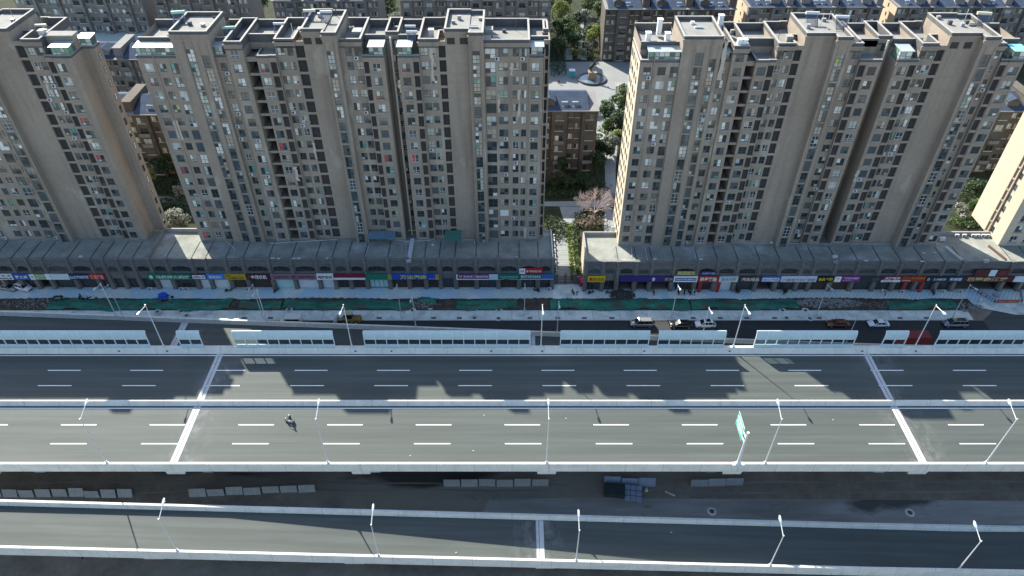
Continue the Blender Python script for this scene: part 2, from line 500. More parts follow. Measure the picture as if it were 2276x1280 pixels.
for k in range(30):
    X = -118 + k * 7.4 + rnd.uniform(-2, 2)
    if 8 < X < 30: continue
    ncov += 1
    tag(put('access_cover', pv, None, (X, 124.1 + rnd.uniform(-.9, 1.0), 0.135)), 'small pale square cover in the shop paving, ' + ordw(ncov) + ' from the left', 'cover', 'pale covers in the paving')
# ------------------------------------------------------------------ elevated expressway
DZ = 12.0
br = empty('elevated_expressway', (0, 81, 0))
tag(br, 'wide elevated expressway with two dark asphalt carriageways and low median', 'bridge')
def bp(mb, name, m, smooth=False):
    return mb.build(name, m, br, (0, -81, 0), smooth)
XL, XR = -160, 160
JX = (-54.5, 66.2)
b = MB(); b.box(XL, XR, 68.75, 80.86, DZ - 0.25, DZ); bp(b, 'deck', K['asphalt'])
b = MB(); b.box(XL, XR, 81.74, 93.35, DZ - 0.25, DZ); bp(b, 'deck', K['asphalt'])
# box girder below
b = MB()
b.hexa([(XL, 71.5, 9.6), (XR, 71.5, 9.6), (XR, 91, 9.6), (XL, 91, 9.6)], [(XL, 70, DZ - .26), (XR, 70, DZ - .26), (XR, 92.6, DZ - .26), (XL, 92.6, DZ - .26)])
bp(b, 'girder', K['concrete_dk'])
K['kerbside'] = mat('kerbside', (0.60, 0.60, 0.58), 0.85, 0.06, 0.8, 0.2)
# parapets cut into 6 m casting lengths
def profile(mb, x0, x1, prof, z0=0, z1=0, m=0):
    """extrude a closed (y,z) outline from x0 to x1; z0/z1 lift each end"""
    mb.loft([[(x0, y, z + z0) for y, z in prof], [(x1, y, z + z1) for y, z in prof]], m)
cut = []
x = XL
while x < XR:
    cut.append((x, min(x + 30.17, XR))); x += 30.17
off = JX[0] - math.floor((JX[0] - XL) / 30.17) * 30.17
cut = [(off - 30.17 + 30.17 * k, off + 30.17 * k) for k in range(0, 12)]
for x0, x1 in cut:
    m = MB(); profile(m, x0 + .02, x1 - .02, [(68.75, DZ - .3), (68.62, DZ + .25), (68.52, DZ + 1.02), (68.10, DZ + 1.02), (68.02, DZ - .85), (68.6, DZ - .9)]); bp(m, 'parapet', K['concrete'])
    m = MB(); profile(m, x0 + .02, x1 - .02, [(93.35, DZ - .3), (94.6, DZ - .9), (94.55, DZ + 1.05), (93.95, DZ + 1.05), (93.75, DZ + .55), (93.45, DZ + .12), (93.35, DZ)]); bp(m, 'parapet', K['concrete'])
    m = MB(); profile(m, x0 + .02, x1 - .02, [(80.85, DZ - .25), (81.75, DZ - .25), (81.75, DZ), (81.48, DZ + .9), (81.20, DZ + .9), (80.85, DZ)]); bp(m, 'median_barrier', K['concrete'])
# painted lines
def strip_x(mb, y, w, x0=XL, x1=XR, z=DZ + .006):
    mb.poly([(x0, y - w / 2, z), (x1, y - w / 2, z), (x1, y + w / 2, z), (x0, y + w / 2, z)])
for y in (92.95, 80.35):
    m = MB(); strip_x(m, y, 0.17); bp(m, 'edge_line', K['paint_white'])
dash = MB(); dash.poly([(0, -.085, 0), (6, -.085, 0), (6, .085, 0), (0, .085, 0)]); dash = dash.mesh('lane_dash', K['paint_white'])
for row, px0, Y in ((944, 530, None), (986, 516, None), (823, 655, None), (857, 645, None)):
    X0, Y0 = on_ground(px0, row, DZ)
    k0 = int((-130 - X0) // 15)
    for k in range(k0, k0 + 18):
        put('lane_dash', dash, br, (X0 + 15 * k, Y0 - 81, DZ + .007))
# expansion joints
for jx in JX:
    for y0, y1 in ((68.8, 80.8), (81.8, 93.3)):
        m = MB()
        m.box(jx - .62, jx - .06, y0, y1, DZ - .05, DZ + .012, 0)
        m.box(jx + .06, jx + .62, y0, y1, DZ - .05, DZ + .012, 0)
        m.box(jx - .06, jx + .06, y0, y1, DZ - .05, DZ + .004, 1)
        bp(m, 'expansion_joint', [K['joint_white'], K['iron']])
# piers: one crossbeam and two columns every 30 m
for k in range(-3, 5):
    px = -54.4 + 30.0 * (k + 1) - 0.0
    m = MB()
    m.hexa([(px - 1.45, 68.4, 9.9), (px + 1.45, 68.4, 9.9), (px + 1.45, 94.2, 9.9), (px - 1.45, 94.2, 9.9)], [(px - 1.6, 68.3, 11.08), (px + 1.6, 68.3, 11.08), (px + 1.6, 94.2, 11.08), (px - 1.6, 94.2, 11.08)])
    bp(m, 'crossbeam', K['concrete'])
    for y in (76.5, 89.0):
        m = MB(); m.box(px - .9, px + .9, y - .9, y + .9, 0, 9.95); bp(m, 'column', K['concrete'])
# spilt dust beside the joints
K['dustfilm'] = mat('dustfilm', (0.26, 0.265, 0.26), 0.95, 0.2, 0.5, 0.1)
def add_alpha_noise(m, scale, lo, hi, stretch=(1, 1, 1)):
    nt = m.node_tree; bs = nt.nodes['Principled BSDF']
    g = nt.nodes.new('ShaderNodeNewGeometry'); mp = nt.nodes.new('ShaderNodeMapping'); mp.inputs['Scale'].default_value = stretch
    no = nt.nodes.new('ShaderNodeTexNoise'); no.inputs['Scale'].default_value = scale; no.inputs['Detail'].default_value = 8; no.inputs['Roughness'].default_value = .7
    mr = nt.nodes.new('ShaderNodeMapRange'); mr.inputs[1].default_value = lo; mr.inputs[2].default_value = hi; mr.inputs[4].default_value = 0.75
    nt.links.new(g.outputs['Position'], mp.inputs[0]); nt.links.new(mp.outputs[0], no.inputs['Vector']); nt.links.new(no.outputs['Fac'], mr.inputs[0])
    tc = nt.nodes.new('ShaderNodeTexCoord'); sx = nt.nodes.new('ShaderNodeSeparateXYZ'); nt.links.new(tc.outputs['Generated'], sx.inputs[0])
    pp = nt.nodes.new('ShaderNodeMath'); pp.operation = 'PINGPONG'; pp.inputs[1].default_value = .5; nt.links.new(sx.outputs[0], pp.inputs[0])
    sm = nt.nodes.new('ShaderNodeMapRange'); sm.interpolation_type = 'SMOOTHSTEP'; sm.inputs[2].default_value = .5; nt.links.new(pp.outputs[0], sm.inputs[0])
    ml = nt.nodes.new('ShaderNodeMath'); ml.operation = 'MULTIPLY'; nt.links.new(mr.outputs[0], ml.inputs[0]); nt.links.new(sm.outputs[0], ml.inputs[1]); nt.links.new(ml.outputs[0], bs.inputs['Alpha'])
add_alpha_noise(K['dustfilm'], 0.55, 0.44, 0.74, (1, .6, 1))
for jx in JX:
    for y0, y1 in ((69.2, 80), (82.4, 93)):
        m = MB()
        m.poly([(jx - 4.6, y0, DZ + .0045), (jx + 6.4, y0, DZ + .0045), (jx + 6.4, y1, DZ + .0045), (jx - 4.6, y1, DZ + .0045)])
        o = bp(m, 'dust_film', K['dustfilm']); 
# ------------------------------------------------------------------ ramps
def ramp(name, label, fa, fb, zf, x0, x1, joints, par_far=True, par_near=True, n=30):
    ym = (fa(0) + fb(0)) / 2
    r = empty(name, (0, ym, 0))
    oy = -ym
    tag(r, label, 'ramp')
    xs = [x0 + (x1 - x0) * k / n for k in range(n + 1)]
    d = MB(); g = MB()
    for a, c in zip(xs[:-1], xs[1:]):
        za, zc = zf(a), zf(c)
        na, nc, ka, kc = fa(a), fa(c), fb(a), fb(c)
        d.hexa([(a, na + .5, za - .2), (c, nc + .5, zc - .2), (c, kc - .5, zc - .2), (a, ka - .5, za - .2)], [(a, na + .5, za), (c, nc + .5, zc), (c, kc - .5, zc), (a, ka - .5, za)])
        lo_a, lo_c = za - 1.6, zc - 1.6
        if za < 2.2:
            lo_a, lo_c = -.2, -.2
        g.hexa([(a, na + 1.6, lo_a), (c, nc + 1.6, lo_c), (c, kc - 1.6, lo_c), (a, ka - 1.6, lo_a)], [(a, na + .3, za - .21), (c, nc + .3, zc - .21), (c, kc - .3, zc - .21), (a, ka - .3, za - .21)])
    d.build('deck', K['asphalt'], r, (0, oy, 0))
    g.build('girder', K['concrete_dk'], r, (0, oy, 0))
    for side, on in ((0, par_near), (1, par_far)):
        if not on: continue
        for a, c in zip(xs[:-1:3], xs[3::3]):
            m = MB()
            def pr(x):
                ya, yb, z0 = fa(x), fb(x), zf(x)
                p = [(ya + .5, -.2), (ya + .40, 1.0), (ya, 1.0), (ya - .06, -.95), (ya + .4, -1.0)] if side == 0 else [(yb - .5, -.2), (yb, -.9), (yb + .03, 1.0), (yb - .36, 1.0), (yb - .42, .35)]
                return [(y, z + z0) for y, z in p]
            m.loft([[(a + .015, y, z) for y, z in pr(a)], [(c - .015, y, z) for y, z in pr(c)]])
            m.build('parapet', K['concrete'], r, (0, oy, 0))
    for jx in joints:
        m = MB(); z = zf(jx); ya, yb = fa(jx), fb(jx)
        m.box(jx - .75, jx - .04, ya + .5, yb - .5, z - .06, z + .03, 0)
        m.box(jx + .04, jx + .75, ya + .5, yb - .5, z - .06, z + .03, 0)
        m.build('expansion_joint', K['joint_white'], r, (0, oy, 0))
    return r, oy
zS = lambda x: 4.9 - 0.062 * x if x > -85 else 10.17
zN = lambda x: max(0.02, 4.85 - 0.0525 * x) if x > -125 else 11.4
sA = lambda x: 55.7 + .0075 * x
sB = lambda x: 63.75 + .008 * x
SRL = (-50.0, -20.2, 9.8, 40.0, 70.0)
rs, oys = ramp('south_ramp', 'separate two-lane ramp descending in front of the expressway', sA, sB, lambda x: max(.03, zS(x)), -140, 140, (4.3,))
rn, oyn = ramp('north_ramp', 'narrow shaded ramp descending behind the noise barriers', lambda x: 95.0, lambda x: 106.2, zN, -150, 100, (-66.5, 4.0), par_near=False)
for k, x in enumerate((-84.0, -54.3, -24.2, 5.2)):
    z = zS(x); ya, yb = sA(x), sB(x)
    m = MB(); m.hexa([(x - 1.45, ya + .4, z - 2.0), (x + 1.45, ya + .4, z - 2.0), (x + 1.45, yb - .4, z - 2.0), (x - 1.45, yb - .4, z - 2.0)], [(x - 1.6, ya + .1, z - .96), (x + 1.6, ya + .1, z - .96), (x + 1.6, yb - .1, z - .96), (x - 1.6, yb - .1, z - .96)])
    m.build('crossbeam', K['concrete'], rs, (0, oys, 0))
    m = MB(); m.box(x - .7, x + .7, 59.3, 60.7, 0, z - 1.9); m.build('column', K['concrete'], rs, (0, oys, 0))
for x in (-85, -54, -24, 5):
    z = zN(x)
    m = MB(); m.box(x - .8, x + .8, 99.5, 101.1, 0, z - 1.5); m.build('column', K['concrete'], rn, (0, oyn, 0))
# dust around the ramp joint
for jx, r_, oy, zf, y0, y1 in ((4.3, rs, oys, zS, 56.4, 63.2),):
    m = MB()
    m.poly([(jx - 7, y0, zf(jx - 7) + .006), (jx + 7, y0, zf(jx + 7) + .006), (jx + 7, y1, zf(jx + 7) + .006), (jx - 7, y1, zf(jx - 7) + .006)])
    m.build('dust_film', K['dustfilm'], r_, (0, oy, 0))
m = MB(); n = 14
m.poly([(-63 + 5 * math.cos(k / n * 6.283), 100.3 + 4 * math.sin(k / n * 6.283), zN(-63 + 5 * math.cos(k / n * 6.283)) + .006) for k in range(n)])
m.build('dust_film', K['dustfilm'], rn, (0, oyn, 0))
# short link slab on the level stretch beside the north ramp end is open ground

# ------------------------------------------------------------------ noise barriers
K['nb_panel'] = mat('nb_panel', (0.37, 0.49, 0.53), 0.55, 0.06, 0.4, 0.4, var2=0.05, scale2=2)
K['nb_frame'] = mat('nb_frame', (0.50, 0.56, 0.60), 0.5, 0.03, 1.0, 0.4)
def clear(name, tint, a):
    m = bpy.data.materials.new(name); m.use_nodes = True
    nt = m.node_tree
    for n in list(nt.nodes): nt.nodes.remove(n)
    t = nt.nodes.new('ShaderNodeBsdfTransparent'); t.inputs[0].default_value = (*tint, 1)
    g = nt.nodes.new('ShaderNodeBsdfGlossy'); g.inputs['Roughness'].default_value = .05
    mx = nt.nodes.new('ShaderNodeMixShader'); mx.inputs[0].default_value = a
    o = nt.nodes.new('ShaderNodeOutputMaterial')
    nt.links.new(t.outputs[0], mx.inputs[1]); nt.links.new(g.outputs[0], mx.inputs[2]); nt.links.new(mx.outputs[0], o.inputs[0])
    return m
K['nb_clear'] = clear('nb_clear', (0.72, 0.80, 0.84), 0.06)
NY = 94.22
Z0 = DZ + 1.05
PW = 2.045
def panel_meshes():
    top = MB(); y0 = 0
    zs = (1.95, 2.75, 3.35, 3.72); ys = (0.0, 0.0, 0.10, 0.32)
    for i in range(3):
        top.hexa([(.07, ys[i], zs[i]), (PW - .07, ys[i], zs[i]), (PW - .07, ys[i] + .1, zs[i]), (.07, ys[i] + .1, zs[i])],
                 [(.07, ys[i + 1], zs[i + 1]), (PW - .07, ys[i + 1], zs[i + 1]), (PW - .07, ys[i + 1] + .1, zs[i + 1]), (.07, ys[i + 1] + .1, zs[i + 1])])
    low = MB(); low.box(.07, PW - .07, 0, .1, 0, .52)
    pane = MB(); pane.box(.07, PW - .07, .04, .06, .60, 1.88)
    rail = MB(); rail.box(.07, PW - .07, -.02, .12, .52, .60); rail.box(.07, PW - .07, -.02, .12, 1.88, 1.95)
    cap = MB(); cap.box(0, PW, .30, .46, 3.72, 3.80)
    post = MB()
    zp = (0, 2.75, 3.35, 3.74); yp = (0.0, 0.0, 0.10, 0.32)
    for i in range(3):
        post.hexa([(-.065, yp[i] - .06, zp[i]), (.065, yp[i] - .06, zp[i]), (.065, yp[i] + .14, zp[i]), (-.065, yp[i] + .14, zp[i])],
                  [(-.065, yp[i + 1] - .06, zp[i + 1]), (.065, yp[i + 1] - .06, zp[i + 1]), (.065, yp[i + 1] + .14, zp[i + 1]), (-.065, yp[i + 1] + .14, zp[i + 1])])
    return [('upper_panel', top.mesh('upper_panel', K['nb_panel'])), ('lower_panel', low.mesh('lower_panel', K['nb_panel'])), ('clear_pane', pane.mesh('clear_pane', K['nb_clear'])), ('rail', rail.mesh('rail', K['nb_frame'])), ('cap_rail', cap.mesh('cap_rail', K['nb_frame']))], post.mesh('post', K['nb_frame'])
NBP, NBPOST = panel_meshes()
nbs = [(-170, 334, 'long run, its end nearest the blue shop tarpaulin'), (403, 452, 'short two-panel piece'), (525, 742, 'run beside the sunlit gap in the tower shadow'), (812, 1173, 'longest run, at the middle of the deck'),
       (1245, 1437, 'run just past the ramp joint'), (1461, 1604, 'run before the white parked car'), (1675, 1888, 'run with the brown car parked behind it'), (1958, 2009, 'short two-panel piece beside the red truck'), (2076, 2400, 'run at the far end beyond the red truck')]
for xa, xb, lb in nbs:
    Xa, Xb = (xa - 1138) * 133.5 / FPX, (xb - 1138) * 133.5 / FPX
    n = max(2, round((Xb - Xa) / PW))
    e = empty('noise_barrier', (Xb - n * PW if xa < 0 else Xa, NY, Z0))
    tag(e, 'blue-grey noise barrier, ' + lb, 'noise barrier', 'noise barriers along the far edge of the deck')
    for k in range(n):
        for nm, me in NBP:
            put(nm, me, e, (k * PW, 0, 0))
    for k in range(n + 1):
        put('post', NBPOST, e, (k * PW, 0, 0))

# ------------------------------------------------------------------ street lamps
def lamp_parts(h, arm, rise, sgn, big=True):
    pole = MB(); pole.tube((0, 0, 0), (0, 0, h), .11, 8, 0, .06)
    base = MB(); base.box(-.22, .22, -.22, .22, 0, .10); base.tube((0, 0, .1), (0, 0, .5), .17, 8)
    a = MB(); a.tube((0, 0, h - .15), (0, sgn * arm, h + rise), .075, 6, 0, .055); a.tube((0, 0, h - .1), (0, 0, h + .12), .11, 6)
    hd = MB()
    y0, y1 = sgn * (arm - .1), sgn * (arm + 1.0)
    w = .16
    ring = lambda y, z, ww, t: [(-ww, y, z - t), (ww, y, z - t), (ww, y, z + t), (-ww, y, z + t)]
    dz = rise / arm
    hd.loft([ring(y0, h + rise - .02, .07, .05), ring(y0 + sgn * .3, h + rise + .08, w * .85, .09), ring(y1 - sgn * .25, h + rise + .1 + dz * .6, w, .09), ring(y1, h + rise + .08 + dz, w * .5, .05)])
    ln = MB(); ln.box(-w * .8, w * .8, min(y0 + sgn * .35, y1 - sgn * .25), max(y0 + sgn * .35, y1 - sgn * .25), h + rise - .06, h + rise - .015)
    return [('base', base.mesh('base', K['steel_white'])), ('pole', pole.mesh('pole', K['steel_white'])), ('arm', a.mesh('arm', K['steel_white'])), ('lamp_head', hd.mesh('lamp_head', K['steel_white'])), ('lens', ln.mesh('lens', K['lamp_glass']))]
L_main_n = lamp_parts(10.4, 2.1, .35, -1)
L_main_s = lamp_parts(10.9, 2.2, .55, 1)
L_ramp_s = lamp_parts(8.6, 1.9, .5, 1)
L_ramp_n = lamp_parts(8.4, 1.6, .4, -1)
L_street = lamp_parts(9.6, 1.6, .4, -1)
L_short = lamp_parts(7.6, 1.4, .3, -1)
def lamp(parts, x, y, z, label, group):
    e = empty('street_lamp', (x, y, z))
    tag(e, label, 'street lamp', group)
    hp = None
    for nm, me in parts:
        if nm == 'lens':
            put(nm, me, hp)
        else:
            o = put(nm, me, e)
            if nm == 'lamp_head': hp = o
    return e
ordn = ['leftmost', 'second from the left', 'middle', 'fourth from the left', 'rightmost']
for k, x in enumerate((-65.0, -29.9, 5.4, 41.3, 75.2)):
    lamp(L_main_n, x, 94.28, DZ + 1.05, 'white lamp between noise barriers on the far deck edge, %s of five' % ordn[k], 'lamps on the far parapet of the deck')
for k, x in enumerate((-64.5, -29.3, 5.5, 40.3, 75.4)):
    lamp(L_main_s, x, 68.32, DZ + 1.02, 'white lamp on the near parapet of the main deck, %s of five' % ordn[k], 'lamps on the near parapet of the deck')
for k, x in enumerate(SRL):
    lamp(L_ramp_s, x, sA(x) + .2, zS(x) + 1.0, 'white lamp on the front ramp parapet, %s of five' % ordn[k], 'lamps on the front ramp')
for k, x in enumerate((-79.9, -49.9, -19.7, 9.3, 39.4, 69.8)):
    lamp(L_ramp_n, x, 106.0, zN(x) + 1.0, 'white lamp on the rear ramp parapet, ' + ['beside its twin before the red advert sign', 'beside its twin by the grey mauve sign', 'before the blue and gold sign', 'at the courtyard gap', 'by the white parked car', 'by the brown parked car'][k], 'lamps on the rear ramp')
for k, x in enumerate((-86.0, -55.2, -24.5, 35.3, 67.2, 97.5)):
    lamp(L_street, x, 116.0, 0.13, 'white lamp standing by the kerb, ' + ['nearest the red advert sign', 'twin of the ramp lamp at the maroon sign', 'before the gold ended blue sign', 'beside the black parked car', 'beside the brown parked car', 'by the slip drive'][k], 'lamps along the kerb')
lamp(L_short, 2.8, 118.5, 0.13, 'shorter white lamp in the earth strip before the purple sign', 'lamps along the kerb')
# ------------------------------------------------------------------ green direction sign on a cantilever post
K['sign_green'] = mat('sign_green', (0.0, 0.36, 0.24), 0.4, 0.03, 1.0, 0.4)
e = empty('direction_sign', (35.95, 68.3, DZ + 1.02))
tag(e, 'green direction sign on a thick white cantilever post at the near parapet', 'sign')
m = MB(); m.box(-.95, .95, -.45, .2, -.35, .06); m.hexa([(-.5, -.4, .06), (.5, -.4, .06), (.5, .2, .06), (-.5, .2, .06)], [(-.25, -.2, .4), (.25, -.2, .4), (.25, .15, .4), (-.25, .15, .4)]); m.build('base_plate', K['steel_white'], e)
m = MB(); m.tube((0, 0, 0), (0, 0, 7.6), .24, 10, 0, .17); m.tube((0, 0, 7.6), (0, 0, 7.75), .22, 10); m.build('post', K['steel_white'], e)
for z in (5.0, 6.2):
    m = MB(); m.tube((0, 0, z), (0, 4.6, z), .11, 8); m.build('arm', K['steel_white'], e)
m = MB(); m.box(-.06, .0, 1.3, 4.8, 4.1, 7.0); sp_ = m.build('panel', K['steel_white'], e)
m = MB(); m.box(-.075, -.062, 1.38, 4.72, 4.18, 6.92); m.build('sign_face', K['sign_green'], sp_)
def text_mesh(body, size, m, align='CENTER', bold=0.0):
    cu = bpy.data.curves.new('lettering', 'FONT')
    cu.body = body; cu.size = size; cu.align_x = align; cu.align_y = 'CENTER'; cu.offset = bold; cu.resolution_u = 2
    ob = bpy.data.objects.new('lettering', cu); COL.objects.link(ob)
    dg = bpy.context.evaluated_depsgraph_get()
    me = bpy.data.meshes.new_from_object(ob.evaluated_get(dg))
    bpy.data.objects.remove(ob); bpy.data.curves.remove(cu)
    me.materials.clear(); me.materials.append(m)
    return me
def letter(body, size, m, parent, loc, rot, width=None, height=None, bold=0.012):
    me = text_mesh(body, size, m, bold=bold)
    o = put('lettering', me, parent, loc)
    o.rotation_euler = rot
    if len(me.vertices):
        xs = [v.co.x for v in me.vertices]; ys = [v.co.y for v in me.vertices]
        w, h = max(xs) - min(xs), max(ys) - min(ys)
        cx, cy = (max(xs) + min(xs)) / 2, (max(ys) + min(ys)) / 2
        for v in me.vertices:
            v.co.x -= cx; v.co.y -= cy
        sx = width / w if width else 1
        sy = height / h if height else sx
        o.scale = (sx, sy, 1)
    return o
RX = (math.pi / 2, 0, -math.pi / 2)
letter('高速公路', .6, K['paint_white'], sp_, (-.082, 3.05, 6.3), RX, 2.5, .75, .02)
letter('泰州 姜堰', .6, K['paint_white'], sp_, (-.082, 3.05, 5.4), RX, 2.8, .6, .02)
letter('1 km ↑', .6, K['paint_white'], sp_, (-.082, 3.05, 4.65), RX, 2.0, .5, .02)
# ------------------------------------------------------------------ windows
K['stucco_sill'] = mat('stucco_sill', (0.34, 0.30, 0.25), .9, .08, .5, .15)
GL = [K[n] for n in ('g_dark', 'g_mid', 'g_blue', 'g_pale', 'g_white', 'g_beige', 'g_teal', 'g_red', 'g_yellow', 'g_green')]
G_DARK, G_MID, G_BLUE, G_PALE, G_WHITE, G_BEIGE, G_TEAL, G_RED, G_YEL, G_GREEN = range(10)
_fr, _pn = {}, {}
WR = random.Random(21)
def cells_of(w, h, nx, rows):
    t = .06
    xs = [-w / 2 + t + (w - 2 * t) * k / nx for k in range(nx + 1)]
    zs = [t] + [h * r for r in rows] + [h - t]
    return xs, zs
def frame_mesh(w, h, nx, rows, sill, white=False):
    key = (round(w, 2), round(h, 2), nx, tuple(rows), sill, white)
    if key not in _fr:
        m = MB(); t = .06; d = .07
        m.box(-w / 2, -w / 2 + t, 0, d, 0, h); m.box(w / 2 - t, w / 2, 0, d, 0, h)
        m.box(-w / 2 + t, w / 2 - t, 0, d, 0, t); m.box(-w / 2 + t, w / 2 - t, 0, d, h - t, h)
        xs, zs = cells_of(w, h, nx, rows)
        for x in xs[1:-1]:
            m.box(x - .03, x + .03, .005, d - .005, t, h - t)
        for z in zs[1:-1]:
            m.box(-w / 2 + t, w / 2 - t, .008, d - .008, z - .03, z + .03)
        if sill:
            m.box(-w / 2 - .22, w / 2 + .22, -.38, -.02, -.20, -.06, 1)
        _fr[key] = m.mesh('window', [K['frame_white'] if white else K['frame'], K['stucco_sill']])
    return _fr[key]
PAL_HI = [(G_DARK, 24), (G_MID, 26), (G_PALE, 22), (G_WHITE, 14), (G_BEIGE, 8), (G_BLUE, 6), (G_TEAL, 1.2), (G_RED, .35), (G_YEL, 0.2), (G_GREEN, 3)]
PAL_LO = [(G_DARK, 58), (G_MID, 25), (G_PALE, 6), (G_WHITE, 4.5), (G_BEIGE, 2), (G_BLUE, 7), (G_TEAL, .4), (G_RED, .06), (G_YEL, 0.02), (G_GREEN, 1)]
def pick(pal):
    s = sum(w for _, w in pal); r = WR.random() * s
    for g, w in pal:
        r -= w
        if r <= 0: return g
    return pal[0][0]
PAL_ST = [(G_DARK, 40), (G_MID, 30), (G_BLUE, 22), (G_PALE, 3), (G_BEIGE, 2)]
def pane_mesh(w, h, nx, rows, hi):
    v = WR.randrange(14)
    PAL_LO = PAL_ST if len(rows) == 2 else globals()['PAL_LO']
    key = (round(w, 2), round(h, 2), nx, tuple(rows), hi, v)
    if key not in _pn:
        m = MB(); xs, zs = cells_of(w, h, nx, rows)
        base = pick(PAL_HI if hi else PAL_LO)
        for i in range(len(xs) - 1):
            g0 = base if WR.random() < .6 else pick(PAL_HI if hi else PAL_LO)
            for j in range(len(zs) - 1):
                g = g0 if WR.random() < .7 else pick(PAL_HI if hi else PAL_LO)
                y = .035 + (.0 if WR.random() < .5 else .012)
                m.poly([(xs[i], y, zs[j]), (xs[i + 1], y, zs[j]), (xs[i + 1], y, zs[j + 1]), (xs[i], y, zs[j + 1])], g)
        _pn[key] = m.mesh('pane', GL)
    return _pn[key]
STY = {'w': (2, (.36,), False), 's': (2, (.33,), True), 'n': (2, (), False), 'b': (2, (.40,), False), 't': (2, (.33, .66), False), 'v': (1, (.5,), False)}
def add_window(parent, x, y, z, w, h, sty, hi, name='window', org=(0, 0, 0)):
    nx, rows, sill = STY[sty]
    o = put(name, frame_mesh(w, h, nx, rows, sill, WR.random() < .12), parent, (x - org[0], y - org[1], z - org[2]))
    put('pane', pane_mesh(w, h, nx, rows, hi), o)
    return o
def holed(mb, x0, x1, y, z0, z1, ops, depth=.14, m=0, mr=None):
    """front wall (facing -Y) with rectangular openings and their reveals"""
    xs = sorted({x0, x1, *[o[0] for o in ops], *[o[1] for o in ops]})
    zs = sorted({z0, z1, *[o[2] for o in ops], *[o[3] for o in ops]})
    def inside(cx, cz):
        return any(o[0] < cx < o[1] and o[2] < cz < o[3] for o in ops)
    for j in range(len(zs) - 1):
        run = None
        cz = (zs[j] + zs[j + 1]) / 2
        for i in range(len(xs)):
            solid = i < len(xs) - 1 and not inside((xs[i] + xs[i + 1]) / 2, cz)
            if solid and run is None: run = xs[i]
            if not solid and run is not None:
                mb.poly([(run, y, zs[j]), (xs[i], y, zs[j]), (xs[i], y, zs[j + 1]), (run, y, zs[j + 1])], m); run = None
    mr = m if mr is None else mr
    for a, c, d, e in [o[:4] for o in ops]:
        yb = y + depth
        mb.poly([(a, y, d), (a, yb, d), (a, yb, e), (a, y, e)], mr)
        mb.poly([(c, yb, d), (c, y, d), (c, y, e), (c, yb, e)], mr)
        mb.poly([(a, y, d), (c, y, d), (c, yb, d), (a, yb, d)], mr)
        mb.poly([(a, yb, e), (c, yb, e), (c, y, e), (a, y, e)], mr)

FH, Z1 = 2.87, 8.6
lv = MB()
for k in range(12):
    z = k / 12 * 2.25
    lv.hexa([(-.5, -.02, z), (.5, -.02, z), (.5, .02, z), (-.5, .02, z)], [(-.5, .05, z + .13), (.5, .05, z + .13), (.5, .09, z + .13), (-.5, .09, z + .13)])
LOUVRE = lv.mesh('louvre_panel', K['louvre'])
acm = MB(); acm.box(-.42, .42, -.34, 0, 0, .62, 0)
acm.lathe([(0, 0), (.24, 0)], 10, 1, 0, 0)
for i in range(len(acm.v) - 20, len(acm.v)):
    xx, yy, zz = acm.v[i]; acm.v[i] = (xx - .08, -.345, .31 + yy)
ACU = acm.mesh('air_conditioner', [K['steel_white'], K['black']])

